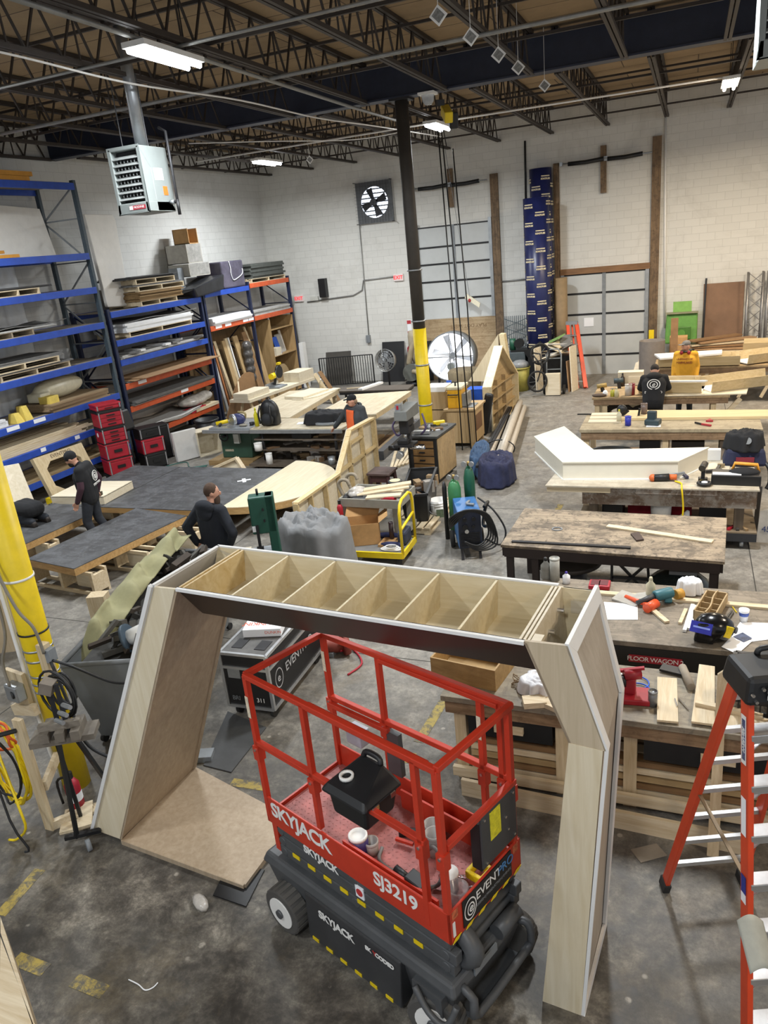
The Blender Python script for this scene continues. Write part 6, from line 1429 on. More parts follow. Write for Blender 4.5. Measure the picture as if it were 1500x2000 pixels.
MB().slab([V((-5.78,20.70,0.556)),V((-4.86,20.70,1.835)),V((-4.86,20.70,1.175)),V((-5.33,20.70,0.543))],(0,0.04,0)).build('wing',wood('frame_pale2','d9ccb0','cabb9a','z'),o)
MB().slab([V((-4.83,20.66,1.839)),V((-4.69,20.66,1.832)),V((-4.48,20.66,0.020)),V((-4.64,20.66,-0.006))],(0,0.3,0)).build('edge_leg',wood('frame_pale','ddd0b0','cab88e','y'),o)

# ------------------------------------------------------------------ grey draped machine and band saw behind the portal
CLG=mat('grey_tarp','7b7c7d',0.85,var=0.12)
cx,cy=-4.80,8.70
o=thing('covered_machine','machine under a grey cloth cover beside the open cardboard box','covered machine',(cx,cy,0))
drape((cx,cy,0.02),0.60,0.46,0.98,-12,'grey_cover',CLG,o,0.12,5,0.07,2.9)
MB().box(cx-0.45,cx+0.45,cy-0.3,cy+0.3,0,0.35).build('machine_base',mat('machine_blue','3f6f9f',0.5),o)
o=thing('band_saw','dark green band saw with open throat beside the grey covered machine','band saw',(-5.3,8.2,0));BG=mat('bandsaw_green','18493b',0.45)
T=T3(-4.98,7.78,0,28) @ Matrix.Diagonal((0.62,0.62,1,1))
MB(T).box(-0.22,0.22,-0.2,0.2,0,0.72).build('base_cabinet',BG,o,bevel=0.01)
MB(T).box(0.05,0.24,-0.17,0.17,0.72,1.62).build('frame_spine',BG,o,bevel=0.015)
MB(T).box(-0.28,0.24,-0.17,0.15,1.12,1.62).build('upper_wheel_box',BG,o,bevel=0.02)
MB(T).box(-0.35,0.2,-0.3,0.3,0.80,0.84).build('saw_table',GREY(),o)
MB(T).box(-0.2,-0.14,-0.2,-0.17,0.86,1.25).build('blade_guide',BLACK(),o);MB(T).cbox((-0.17,-0.19,0.93),(0.14,0.06,0.06)).build('guide_bracket',DARK(),o)
MB(T).cyl((-0.08,0.0,1.62),(-0.08,0.0,1.7),0.025,n=10).build('tension_knob',BLACK(),o);MB(T).box(-0.27,-0.18,-0.173,-0.17,1.16,1.24).build('warning_label',PAPER(),o)
for z in (1.3,1.45):MB(T).cyl((0.0,-0.17,z),(0.0,-0.2,z),0.02,n=10).build('cover_knob',BLACK(),o)
one('fence_board','pale board fence lying beside the band saw','board',MB(T).box(-0.55,-0.4,-0.5,0.3,0.80,0.86),PLY())

# ------------------------------------------------------------------ road case, hopper and gear at the left foreground
o=thing('road_case','black road case with metal edges and a doughnut box on top','road case',(-4.0,6.0,0));T=T3(-4.27,5.45,0,2)
CW_,CL_=0.52,1.25
MB(T).box(0,CW_,0,CL_,0.14,0.74).build('case_body',mat('case_black','151618',0.5),o)
MB(T).box(0,CW_,0,CL_,0.74,0.765).build('lid',mat('case_lid_grey','5b5a58',0.6,var=0.4),o)
AL_=ALU();mb=MB(T)
for z in (0.145,0.60,0.755):
 for a,b in (((0,0,z),(CW_,0,z)),((CW_,0,z),(CW_,CL_,z)),((0,0,z),(0,CL_,z))):mb.bar(a,b,0.03,0.03)
for x,y in ((0,0),(CW_,0),(CW_,CL_)):mb.bar((x,y,0.14),(x,y,0.76),0.032,0.032)
mb.build('edge_extrusion',AL_,o)
for x in (0.08,0.34):MB(T).box(x,x+0.12,0.1,0.28,0.766,0.771).build('recessed_dish',DARK(),o)
MB(T).box(0.06,0.2,-0.012,0,0.48,0.60).build('butterfly_latch',GALV(),o)
for sx in (0.06,CW_-0.06):
 for sy in (0.1,CL_-0.1):MB(T).cyl((sx-0.02,sy,0.065),(sx+0.02,sy,0.065),0.065,n=14).build('caster',RUBBER(),o);MB(T).box(sx-0.04,sx+0.04,sy-0.04,sy+0.04,0.12,0.14).build('caster_plate',GALV(),o)
def ctext(body,size,p,xd,yd,m_):return text('lettering',body,size,face_frame(T @ V(p),T.to_3x3() @ V(xd),T.to_3x3() @ V(yd)),m_,o,0.001,'LEFT',0.95)
ctext('BRI',0.07,(0.06,-0.008,0.24),(1,0,0),(0,0,1),GREY());ctext('311',0.07,(0.34,-0.008,0.24),(1,0,0),(0,0,1),WHITE())
ctext('EVENTPRO',0.14,(CW_+0.018,0.32,0.44),(0,1,0),(0,0,1),mat('case_letter','b9babc',0.6))
ring((CW_+0.018,0.17,0.42),0.11,0.012,T).build('logo_ring',MATS['case_letter'],o)
ctext('e',0.13,(CW_+0.018,0.135,0.42),(0,1,0),(0,0,1),MATS['case_letter'])
o=thing('doughnut_box','white flat doughnut box with orange lettering on the road case','food box',T @ V((0.27,0.50,0.772)));TD=T @ T3(0.27,0.50,0.772,14)
MB(TD).box(-0.2,0.2,-0.16,0.16,0,0.085).build('carton',PAPER(),o)
DO=mat('print_orange','d9562b',0.6)
text('lettering',"DUNKIN'",0.10,TD @ Matrix.Translation((0.15,-0.03,0.0855)) @ Matrix.Rotation(PI,4,'Z'),DO,o,0.0005,'LEFT',0.9)
text('lettering','DUNKIN',0.045,TD @ face_frame((0.03,-0.1605,0.045),(1,0,0),(0,0,1)),DO,o,0.0005,'LEFT')
one('floor_mat','dark grey rubber mat on the floor in front of the road case','mat',MB().prism([(-4.1,4.68),(-3.78,4.66),(-3.80,5.35),(-4.35,5.5)],0,0.012),mat('rubber_mat','48494a',0.8))
one('floor_mat','small dark mat square under the corner of the portal foot','mat',MB(T3(-3.05,3.42,0,0)).prism([(-0.1,-0.02),(0.2,-0.04),(0.16,0.3),(-0.16,0.3)],0.0,0.012),BLACK())
one('wood_shim','grey shim block by the knee of the portal foot','block',MB(T3(-4.17,4.78,0,20)).box(-0.1,0.1,-0.07,0.07,0,0.06),GREY())
gp=V((-3.72,6.82,0.000));
o=thing('air_grinder','red corded grinder on the floor behind the lift rail','power tool',gp);MB().cyl(gp+V((-0.18,-0.05,0.1)),gp+V((0.12,0.08,0.1)),0.085,n=14).build('motor',mat('tool_faded_red','8e4034',0.6,var=0.4),o);MB().cyl(gp+V((0.12,0.02,0.13)),gp+V((0.16,0.06,0.13)),0.13,n=16).build('wheel_guard',MATS['tool_faded_red'],o);MB().cbox(gp+V((-0.1,0.02,0.03)),(0.25,0.2,0.06)).build('base',GREY(),o)
run('power_cable',[(-3.61,6.78,0.080),(-3.53,6.94,0.020),(-3.31,6.69,0.012),(-3.37,6.43,0.012)],0.012,TOOLRED(),'red cable trailing on the floor from the grinder','cable')
one('timber_block','weathered timber lying on the floor behind the red grinder','timber',MB(T3(-3.3,8.0,0,60)).box(-0.5,0.5,-0.07,0.07,0,0.1),BENCHW())

# scrap hopper with khaki cloth
o=thing('scrap_hopper','big grey hopper full of dark scrap under a khaki cloth','hopper',(-5.3,6.0,0));HG2=mat('hopper_grey','6f7274',0.5,var=0.12,scale=2)
hi=[V((-5.42,4.55,1.0)),V((-4.55,4.85,1.0)),V((-5.3,7.4,1.0)),V((-6.15,7.2,1.0))];lo=[V((-5.35,4.75,0.08)),V((-4.75,4.95,0.08)),V((-5.35,7.1,0.08)),V((-5.95,6.95,0.08))]
MB().add(lo+hi,[(3,2,1,0)]+[(i,(i+1) % 4,4+(i+1) % 4,4+i) for i in range(4)]).build('tub',HG2,o,solid=0.03,bevel=0.05)
for i in range(4):MB().tube([hi[i],hi[(i+1) % 4]],0.025,8).build('rim',HG2,o)
for p in lo:MB().cyl((p.x*0.98-0.1-0.02,p.y+0.02,0.045),(p.x*0.98-0.1+0.02,p.y+0.02,0.045),0.045,n=10).build('caster',RUBBER(),o)
random.seed(5)
SD=[mat('scrap_black','26241f',0.7,var=0.4),mat('scrap_brown_dark','3a3128',0.8,var=0.4),mat('scrap_grey_dark','4d4a44',0.7,var=0.4)]
mb=MB();mb.hexa([V((-5.3,4.85,0.5)),V((-4.75,5.0,0.5)),V((-5.35,7.2,0.5)),V((-5.95,7.0,0.5))],[V((-5.3,4.7,0.97)),V((-4.65,4.92,0.97)),V((-5.36,7.2,1.02)),V((-6.0,7.05,1.02))])
mb.build('scrap_fill',SD[0],o)
for i in range(60):
 t=random.random();s_=random.random();c=V((-5.28,4.8,0)).lerp(V((-5.95,7.0,0)),t)+V((0.1+0.56*s_,0.16*s_,1.03+random.uniform(-0.04,0.13)))
 one('scrap_piece','dark piece of scrap lying in the grey hopper','scrap',MB().cbox(c,(random.uniform(0.1,0.4),random.uniform(0.03,0.09),random.uniform(0.03,0.09)),(random.uniform(-35,35),random.uniform(-35,35),random.uniform(0,180))),SD[i % 3],'scrap in the hopper')
KH=mat('khaki_cloth','8f8c69',0.9,var=0.15)
mb=MB()
def khaki(u,v):
 t=v;a=V((-5.45,4.72,0)).lerp(V((-6.2,7.45,0)),t);s=-0.42+u*(0.86-0.08*t)
 f=0.030*math.sin(t*44+u*5)+0.035*math.sin(u*9+t*17)+0.05*noise.noise(V((u*4,t*9,0.3)))
 lat=s*0.28 if s < 0 else s*0.62
 h=1.07+0.08*math.sin(t*PI)+0.12*t+(s*1.25 if s < 0 else -max(0,s-0.15)*0.35)+f-max(0,0.12-t)*3.2*(0.3+u)
 return a+V((lat+f*0.8,lat*0.35+f*0.3,h))
mb.grid(khaki,30,90)
one('khaki_cloth','khaki cloth draped over the left edge of the scrap hopper','cloth',mb,KH,solid=0.012)
o=thing('cable_reel','white and blue spool at the near right of the scrap hopper','spool',(-4.9,4.95,0.98));p,q=V((-4.95,4.98,1.1)),V((-4.72,5.08,1.2))
for a in (p,q):MB().cyl(a,a+(q-p).normalized()*0.03,0.15,n=18).build('flange',mat('reel_blue_grey','40515f',0.5),o)
MB().cyl(p,q,0.08,n=14).build('drum',WHITE(),o)
# wood brackets on the column, boxes and cables
o=thing('outlet_bracket','wood bracket with grey outlet box left of the yellow column','bracket',(-5.35,4.05,1.0))
MB().cbox((-5.40,4.05,1.08),(0.26,0.04,0.34),(0,0,-10)).build('backboard',PINEZ(),o);MB().cbox((-5.36,4.02,0.88),(0.36,0.05,0.1),(0,-14,-10)).build('brace',PINE(),o);MB().cbox((-5.36,3.98,1.09),(0.17,0.1,0.16),(0,0,-10)).build('outlet_box',GALV(),o,bevel=0.015);MB().cyl((-5.34,3.93,1.09),(-5.345,3.92,1.09),0.035,n=14).build('outlet_face',BLACK(),o)
o=thing('switch_bracket','small wood block with switch box right of the yellow column','bracket',(-4.98,4.1,1.35));MB().box(-5.03,-4.95,4.03,4.11,1.22,1.56).build('block',PINEZ(),o);MB().box(-4.95,-4.90,4.03,4.11,1.40,1.52).build('switch_box',GREY(),o)
run('power_cable',[(-4.9,4.05,1.42),(-4.75,4.1,1.35),(-4.6,4.3,1.1),(-4.62,4.5,0.95)],0.012,BLACK(),'black cable sagging from the switch box to the hopper','cable')
run('power_cable',[(-4.9,4.03,1.42),(-4.72,3.95,1.0),(-4.6,3.9,0.75),(-4.45,3.95,0.6),(-4.3,4.0,0.6)],0.014,BLACK(),'black cable dropping from the switch box behind the portal leg','cable')
run('power_cable',[(-5.28,4.0,3.0),(-5.2,3.99,2.4),(-5.05,3.97,1.95),(-4.95,4.0,1.75),(-4.94,4.02,1.5)],0.013,mat('cable_grey','7d776b',0.6),'grey cable curving across the yellow column to the switch box','cable')
run('power_cable',[(-5.33,4.0,2.9),(-5.27,3.99,2.2),(-5.27,3.98,1.7),(-5.37,3.95,1.4),(-5.36,3.94,1.17)],0.013,MATS['cable_grey'],'grey cable running down the yellow column to the outlet box','cable')
# cord post with coiled cords
o=thing('cord_post','pine post frame holding coiled extension cords at the left edge','cord stand',(-4.95,3.62,0))
MB().box(-5.0,-4.91,3.60,3.64,0,1.12).build('post',PINEZ(),o);MB().bar((-4.93,3.66,0.42),(-5.14,4.02,0.42),0.04,0.09).build('cross_arm',PINE(),o);MB().bar((-4.94,3.62,0.04),(-4.72,3.9,0.04),0.05,0.08).build('foot',PINE(),o);MB().cyl((-4.98,3.60,1.02),(-5.1,3.42,1.05),0.02,n=8).build('peg',BLACK(),o)
def coil(name,label,c,rx,rz,n,r,m_,tail):
 mb=MB();pts=[]
 for k in range(n*10):
  t=2*PI*k/10;j=0.86+0.18*random.random();pts.append((c[0]+rx*j*math.sin(t),c[1]+0.035*random.uniform(-1,1),c[2]+rz*j*math.cos(t)))
 mb.tube(pts+tail,r,7,3);return one(name,label,'cord',mb,m_)
random.seed(3)
coil('extension_cord','yellow extension cord coiled on the cord post',(-5.22,3.62,0.62),0.19,0.40,9,0.011,YELLOW(),[(-4.98,3.42,0.4),(-4.95,3.4,0.2),(-5.1,3.4,0.05),(-5.2,3.4,0.02)])
coil('extension_cord','black extension cord hanging among the yellow coils',(-5.22,3.54,0.66),0.16,0.36,2,0.010,BLACK(),[(-5.05,3.36,0.3),(-4.92,3.35,0.05),(-4.95,3.33,0.02)])
coil('extension_cord','orange extension cord at the top of the cord post',(-5.2,3.60,0.92),0.16,0.14,2,0.011,mat('cord_orange','d5602b',0.5),[])
# pipe stand with clamps
o=thing('clamp_stand','black wheeled pipe stand with wood bar clamps on top','stand',(-4.62,3.6,0));OK_=mat('dusty_clamp','6f675c',0.7,var=0.3)
for a,b in (((-4.58,3.55,0.06),(-4.56,3.62,1.0)),((-4.72,3.75,0.06),(-4.64,3.66,1.0)),((-4.66,4.1,0.06),(-4.56,3.75,1.0))):MB().bar(a,b,0.03,0.03).build('leg',BLACK(),o)
MB().bar((-4.66,3.5,0.08),(-4.42,3.66,0.08),0.04,0.03).build('base_bar',BLACK(),o);MB().cyl((-4.44,3.5,0.05),(-4.42,3.53,0.05),0.05,n=14).build('caster',GREY(),o)
MB().cbox((-4.52,3.66,1.02),(0.5,0.2,0.05),(0,0,30)).build('clamp_plate',OK_,o)
for i in range(3):MB().cbox((-4.62+i*0.11,3.60+i*0.05,1.08),(0.07,0.24,0.08),(0,0,30)).build('clamp_block',OK_,o)
MB().cbox((-4.5,3.62,1.14),(0.32,0.05,0.06),(0,0,30)).build('jaw_bar',wood('clamp_bar','8b8377','6d655a','x'),o)
for dx in (-0.04,0.05):MB().bar((-4.52+dx,3.66,1.05),(-4.54+dx,3.68,1.48),0.035,0.03).build('upright_bar',DARK(),o)
MB().cbox((-4.56,3.66,1.46),(0.1,0.1,0.1),(0,20,20)).build('clamp_head',OK_,o)
for i in range(3):MB().cyl((-4.5+i*0.06,3.6,1.2+0.08*i),(-4.38+i*0.06,3.56,1.22+0.08*i),0.018,n=8).build('clamp_screw',GALV(),o)
mb=MB()
for k in range(5):mb.tube([(-4.6+0.02*math.sin(k*2)+(0.17-0.018*k)*math.cos(t),3.75+0.02*k,1.3+0.03*math.cos(k*1.7)+(0.21-0.015*k)*math.sin(t)) for t in [2*PI*i/16 for i in range(16)]],0.011,6,0,True)
mb.build('hanging_hose',BLACK(),o)
o=thing('fire_extinguisher','red extinguisher on the floor behind the black pipe stand','fire extinguisher',(-4.86,3.84,0));MB().lathe([(0,0),(0.065,0),(0.065,0.3),(0.03,0.36),(0,0.36)],(-4.86,3.86,0),16).build('cylinder',TOOLRED(),o);MB().lathe([(0.066,0.14),(0.066,0.22)],(-4.86,3.86,0),16).build('label_band',PAPER(),o);MB().cyl((-4.86,3.86,0.36),(-4.86,3.86,0.42),0.03,n=8).build('valve',BLACK(),o);MB().tube([(-4.86,3.83,0.4),(-4.95,3.8,0.35),(-4.95,3.8,0.12)],0.012,6,4).build('hose',BLACK(),o)
for i,(x,y,a,z,l) in enumerate(((-4.72,3.72,35,0.0,'pine plank on the floor at the portal foot, lower of the crossed pile'),(-4.78,3.84,35,0.028,'pine plank on the floor at the portal foot, upper of the crossed pile'),(-4.7,3.78,-50,0.056,'short pine plank crossing the pile at the portal foot'))):
 one('pine_plank',l,'plank',MB(T3(x,y,z,a)).box(-0.16,0.16,-0.06,0.06,0,0.026),PINE())
run('cable_coil',[(-4.55+0.12*math.cos(t),4.12+0.1*math.sin(t),0.02+0.008*t) for t in [k*0.7 for k in range(18)]],0.014,BLACK(),'black cable coil on the floor left of the portal leg','cable',2)
# pine frame at the lower left corner
o=thing('pine_corner_piece','pale pine frame corner at the bottom left edge of the photo','wood frame',(-3.75,1.9,0));
MB().slab([(-3.58,2.11,0.900),(-2.94,1.74,0.900),(-3.11,1.67,0.900)],(0,0,-0.10)).build('top_board',PINE(),o);MB().slab([(-3.70,2.22,0.900),(-2.93,1.74,0.900),(-2.95,1.74,0.900),(-3.60,2.13,0.900)],(0,0,-0.6)).build('side_board',PINE(),o)
MB().box(-3.62,-3.55,1.72,1.79,0,0.3).build('leg',PINEZ(),o)
one('plastic_scrap','crumpled clear plastic scrap on the floor near the portal foot','plastic',MB().ball((-3.19,3.30,0.030),(0.1,0.05,0.035),10,(0,0,-30)),MATS['crumpled_plastic'])
run('string',[(-3.32,2.64,0.006),(-3.23,2.63,0.006),(-3.16,2.61,0.006),(-3.12,2.64,0.006),(-3.11,2.68,0.006)],0.004,PAPER(),'white string lying on the floor at lower left','string',4)

# ------------------------------------------------------------------ right hand benches
def timber_bench(name,label,x0,x1,yf,yb,z,mt,mleg,legs,rail=0.14,lw=0.09,shelf=None,top=0.05):
 o=thing(name,label,'work bench',(x0,yf,0))
 MB().box(x0,x1,yf,yb,z-top,z).build('bench_top',mt,o,bevel=0.004)
 for y in (yf+0.02,yb-0.06):MB().box(x0+0.03,x1-0.03,y,y+0.04,z-top-rail,z-top).build('apron',BENCHW(),o)
 for x in legs:
  for y in (yf+0.06,yb-0.15):MB().box(x-lw/2,x+lw/2,y,y+lw,0.0,z-top).build('leg',mleg,o)
 if shelf is not None:MB().box(x0+0.05,x1-0.05,yf+0.05,yb-0.05,shelf,shelf+0.03).build('lower_shelf',BENCHW(),o)
 return o
# bench A: floor wagon
ZA=0.90
a_=timber_bench('work_bench','big worn bench with a red wagon sign, cluttered with tools and papers, at right',-1.36,2.2,6.20,7.42,ZA,wood('bench_grey_top','8d8272','6f6557','x',0.6,0.5,'4a443c'),mat('bench_black_frame','1f1e1d',0.6),(-1.2,0.4,2.0),0.18,0.09,0.25)
MB().box(-1.3,2.15,6.205,6.215,0.60,0.845).build('front_skirt',mat('bench_black_frame','1f1e1d',0.6),a_)
p0,p1=V((-0.39,6.20,0.812)),V((0.06,6.20,0.794))
sg_=MB().box(p0.x,p1.x,6.195,6.204,0.70,0.77).build('wagon_sign',mat('sign_plate_red','9c2531',0.5),a_)
text('lettering','FLOOR WAGON 2',0.062,face_frame(((p0.x+p1.x)/2,6.193,0.735),(1,0,0),(0,0,1)),WHITE(),sg_,0.001,'CENTER',0.9)
def on(px_,z=ZA):return px_
bottle((-1.33,7.40,0.902),0.055,0.24,mat('smoke_bottle','8c8b84',0.2,alpha=0.75),'clear bottle with black cap at the left end of the wagon bench',BLACK())
can((-1.23,7.37,0.902),0.052,0.25,mat('tumbler_grey','a3a29a',0.4),'grey tumbler beside the clear bottle on the wagon bench','tumbler','tumbler')
bottle((-1.10,7.31,0.902),0.04,0.13,PAPER(),'small white bottle with purple cap on the wagon bench',mat('cap_purple','47359b',0.4))
for i,q in enumerate(((-0.80,7.26,0.902),(-0.71,7.27,0.902))):
 o=thing('bit_set',['left of two small red tool sets on the wagon bench','right of two small red tool sets on the wagon bench'][i],'tool set',q);x,y,z=q
 MB().box(x-0.06,x+0.06,y-0.08,y+0.08,z,z+0.05).build('case',TOOLRED(),o,bevel=0.01);MB().box(x-0.04,x+0.04,y-0.06,y+0.06,z+0.05,z+0.053).build('insert',mat('insert_dark_red','5c1f26',0.6),o)
mb=MB();c=V((-0.45,7.02,0.902));mb.cbox(c+V((0,0,0.012)),(0.26,0.2,0.02),(4,3,-25));mb.cbox(c+V((0.1,0.05,0.02)),(0.2,0.16,0.02),(-6,-3,20))
one('plastic_sleeve','clear plastic sleeves lying behind the orange mallet','plastic sleeve',mb,mat('clear_sleeve','bdbab2',0.2,alpha=0.8))
bottle((-0.25,7.12,0.902),0.045,0.22,mat('glue_bottle','c8c3a8',0.4),'glue bottle with pointed tip behind the teal blower',mat('glue_bottle','c8c3a8',0.4))
one('drawing_sheet','white drawing sheet lying left of the orange mallet','paper',MB().slab([(-0.68,6.93,0.902),(-0.36,6.93,0.902),(-0.34,6.62,0.902),(-0.61,6.57,0.902)],(0,0,0.003)),PAPER())
o=thing('mallet','orange dead blow mallet with orange grip on the wagon bench','mallet',(-0.34,7.00,0.905));OR_=mat('mallet_orange','d9532a',0.4)
MB().cyl((-0.48,7.04,0.925),(-0.31,6.90,0.940),0.022,n=12).build('handle',OR_,o);MB().cyl((-0.27,6.78,0.945),(-0.19,6.91,0.945),0.045,n=16).build('head',OR_,o);MB().bar((-0.34,6.93,0.935),(-0.25,6.86,0.940),0.03,0.03).build('neck',OR_,o)
one('stick','pale stick lying below the orange mallet','stick',MB().bar((-0.21,6.81,0.915),(-0.08,6.60,0.915),0.05,0.02),PINE())
o=thing('leaf_blower','teal cordless blower with black nozzle on the wagon bench','power tool',(-0.11,7.15,0.905));TE=mat('tool_teal','2f6671',0.45)
MB().cyl((-0.37,6.89,0.940),(-0.21,6.96,0.990),0.02,0.035,n=14).build('nozzle',mat('nozzle_dark','303234',0.5),o)
MB().cyl((-0.21,6.96,0.990),(-0.05,7.07,1.000),0.055,n=16).build('body',TE,o,bevel=0.015);MB().bar((-0.09,7.06,0.980),(-0.08,7.00,0.910),0.07,0.06).build('battery_grip',TE,o,bevel=0.01);MB().cyl((-0.02,7.07,0.970),(0.04,7.12,0.970),0.05,n=12).build('rear_knob',mat('tool_amber','b98b35',0.5),o)
tag(drape((0.11,7.28,0.904),0.11,0.08,0.15,0,'paper_towel',PAPER(),None,0.1,7,0.18,8.1),'crumpled white paper towel right of the teal blower','paper towel')
one('wood_strip','long pine strip lying along the back of the wagon bench','strip',MB().bar((-0.74,7.11,0.912),(0.88,7.06,0.912),0.07,0.025),PINE())
for i,(a,b,l) in enumerate((((0.03,6.60,0.912),(0.08,6.89,0.912),'short tan strip left of the white strips'),((0.07,6.46,0.915),(0.14,6.99,0.915),'left of two white strips beside the wood tray'),((0.11,6.50,0.915),(0.17,6.97,0.915),'right of two white strips beside the wood tray'))):
 one('trim_strip',l,'strip',MB().bar(a,b,0.032,0.025),WHITE() if i else PINE())
o=thing('divided_tray','pine tray with dividers and a wavy middle on the wagon bench','tray',(0.28,6.95,0.902))
q=[V((0.14,6.69,0.902)),V((0.33,6.64,0.902)),V((0.45,7.11,0.902)),V((0.26,7.15,0.902))];PN=wood('tray_pine','b7a07a','97805b','x')
for i in range(4):MB().slab([q[i],q[(i+1) % 4],q[(i+1) % 4]+V((0,0,0.11)),q[i]+V((0,0,0.11))],((q[(i+2) % 4]-q[(i+1) % 4]).normalized()*0.012)).build('side',PN,o)
for t in (0.25,0.5,0.75):MB().slab([q[0].lerp(q[3],t),q[1].lerp(q[2],t),q[1].lerp(q[2],t)+V((0,0,0.09)),q[0].lerp(q[3],t)+V((0,0,0.09))],(0,0.008,0)).build('divider',PN,o)
mb=MB();pts=[q[0].lerp(q[1],0.5+0.06*math.sin(t*6)).lerp(q[3].lerp(q[2],0.5+0.06*math.sin(t*6)),t) for t in [i/10 for i in range(11)]]
for a,b in zip(pts[:-1],pts[1:]):mb.slab([a,b,b+V((0,0,0.12)),a+V((0,0,0.12))],(0.012,0,0))
mb.build('wavy_divider',PN,o);MB().prism([(p.x,p.y) for p in q],0.902,0.91).build('bottom',PN,o)
o=thing('paper_cup','white paper cup with blue print on the wagon bench','cup',(0.57,6.77,0.902));c=(0.57,6.77,0.902)
MB().lathe([(0,0),(0.033,0),(0.045,0.12),(0.042,0.12),(0.03,0.006),(0,0.006)],c,18).build('cup',PAPER(),o);MB().lathe([(0.0400,0.06),(0.0438,0.095)],c,18).build('blue_band',mat('cup_blue','4c68c0',0.5,var=0.7,scale=30),o)
one('pencil','yellow pencil lying behind the white paper cup','pencil',MB().cyl((0.49,7.03,0.907),(0.52,6.92,0.907),0.005,n=6),YELLOW())
o=thing('hand_tools','black pliers lying left of the white paper cup','pliers',(0.46,6.83,0.902));MB().bar((0.42,6.76,0.910),(0.48,6.94,0.910),0.015,0.015).build('handle',BLACK(),o);MB().bar((0.43,6.72,0.910),(0.49,6.91,0.910),0.015,0.015).build('handle',BLACK(),o);MB().bar((0.43,6.71,0.910),(0.41,6.63,0.910),0.02,0.012).build('jaw',CHROME(),o)
o=thing('welding_helmet','black welding helmet with blue visor on the wagon bench','welding helmet',(0.27,6.41,0.902));c=V((0.29,6.40,0.902))
mb=MB();mb.ball(c+V((0.02,0.0,0.11)),(0.17,0.14,0.13),20);mb.hexa([c+V((-0.15,-0.12,0.01)),c+V((0.02,-0.15,0.01)),c+V((0.05,0.1,0.01)),c+V((-0.13,0.12,0.01))],[c+V((-0.12,-0.1,0.18)),c+V((0.0,-0.12,0.19)),c+V((0.03,0.08,0.22)),c+V((-0.1,0.08,0.2))])
mb.build('shell',mat('gloss_black','101113',0.2),o,remesh=0.015,smooth_it=4)
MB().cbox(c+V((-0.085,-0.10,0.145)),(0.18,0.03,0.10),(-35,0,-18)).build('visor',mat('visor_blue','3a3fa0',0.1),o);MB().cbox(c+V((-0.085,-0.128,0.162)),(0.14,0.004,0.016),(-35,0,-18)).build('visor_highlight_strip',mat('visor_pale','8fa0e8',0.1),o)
MB().cbox(c+V((0.13,-0.09,0.12)),(0.07,0.02,0.1),(0,25,35)).build('yellow_flash',YELLOW(),o);MB().cyl(c+V((0.18,0.0,0.1)),c+V((0.2,-0.01,0.1)),0.03,n=12).build('adjuster_knob',BLACK(),o)
for i,(pts,l) in enumerate((([(0.40,6.29,0.902),(0.54,6.74,0.902),(0.81,6.77,0.902),(0.79,6.48,0.902)],'big white drawing sheet at the right end of the wagon bench'),([(0.37,6.25,0.906),(0.47,6.48,0.906),(0.62,6.40,0.906),(0.49,6.15,0.906)],'smaller white sheet under the helmet on the wagon bench'))):
 one('drawing_sheet',l,'paper',MB().slab(pts,(0,0,0.003)),PAPER())
one('photo_card','dark blue and yellow card lying on the papers beside the helmet','card',MB().slab([(0.47,6.44,0.912),(0.55,6.53,0.912),(0.62,6.44,0.912),(0.55,6.36,0.912)],(0,0,0.003)),mat('card_navy','3c4a6a',0.5,var=0.8,scale=20))
# bench B
ZB=0.86
b_=timber_bench('work_bench','long timber bench in front of the wagon bench, lumber stored beneath',-1.82,2.2,5.07,5.86,ZB,wood('bench_b_top','9a927f','7a705f','x',0.6,0.4,'57504a'),PINEZ(),(-1.68,-0.83,-0.3,0.9,2.0),0.12,0.1,0.08)
MB().box(-1.75,2.1,5.05,5.09,0.08,0.17).build('bottom_rail',PINE(),b_)
for x0,x1 in ((-1.6,-0.9),(-0.2,0.85)):
 d_=MB().box(x0,x1,5.10,5.7,0.50,0.72).build('drawer',BLACK(),b_);MB().box((x0+x1)/2-0.12,(x0+x1)/2+0.12,5.06,5.10,0.58,0.635).build('drawer_pull',PINE(),d_)
for i in range(22):
 k=i//5;j=i % 5
 x0=-1.6+0.05*((i*7) % 5);x1=1.9-0.25*((i*3) % 6)
 one('lumber_offcut','board in the lumber stack under the timber bench','board',MB().box(x0,x1,5.14+j*0.12,5.24+j*0.12,0.112+k*0.07,0.112+k*0.07+0.05),[PINE(),wood('dull_pine','b29a72','917a55','x'),wood('brown_board','8c6f4c','6c5236','x')][i % 3],'lumber under the timber bench')
one('long_plank','long pine plank on edge on the floor in front of the timber bench','plank',MB().bar((-1.64,4.93,0.080),(0.51,4.84,0.080),0.035,0.16),PINE())
one('vertical_board','pine board standing upright behind the orange ladder','board',MB().slab([(0.27,4.75,0.000),(0.35,4.75,0.000),(0.34,4.96,1.472),(0.28,4.96,1.414)],(0,0.02,0)),PINEZ())
o=thing('plywood_box','open plywood box at the left end of the timber bench','box',(-1.63,5.5,ZB));T=T3(-1.64,5.5,ZB+0.002,-9);PB=wood('knotty_box','b99a67','9b7c4c','x',0.5,0.2,'7c5f38')
for a in ((-0.3,0.3,-0.23,-0.215,0,0.2),(-0.3,0.3,0.215,0.23,0,0.2),(-0.3,-0.285,-0.215,0.215,0,0.2),(0.285,0.3,-0.215,0.215,0,0.2),(-0.285,0.285,-0.215,0.215,0,0.012)):MB(T).box(*a).build('panel',PB,o)
tag(drape((-1.00,5.35,0.864),0.2,0.15,0.13,30,'plastic_bag',mat('white_bag','d4d6dc',0.35,var=0.1),None,0.1,7,0.16,6.6),'crumpled white plastic bag on the timber bench left of the portal leg','plastic bag')
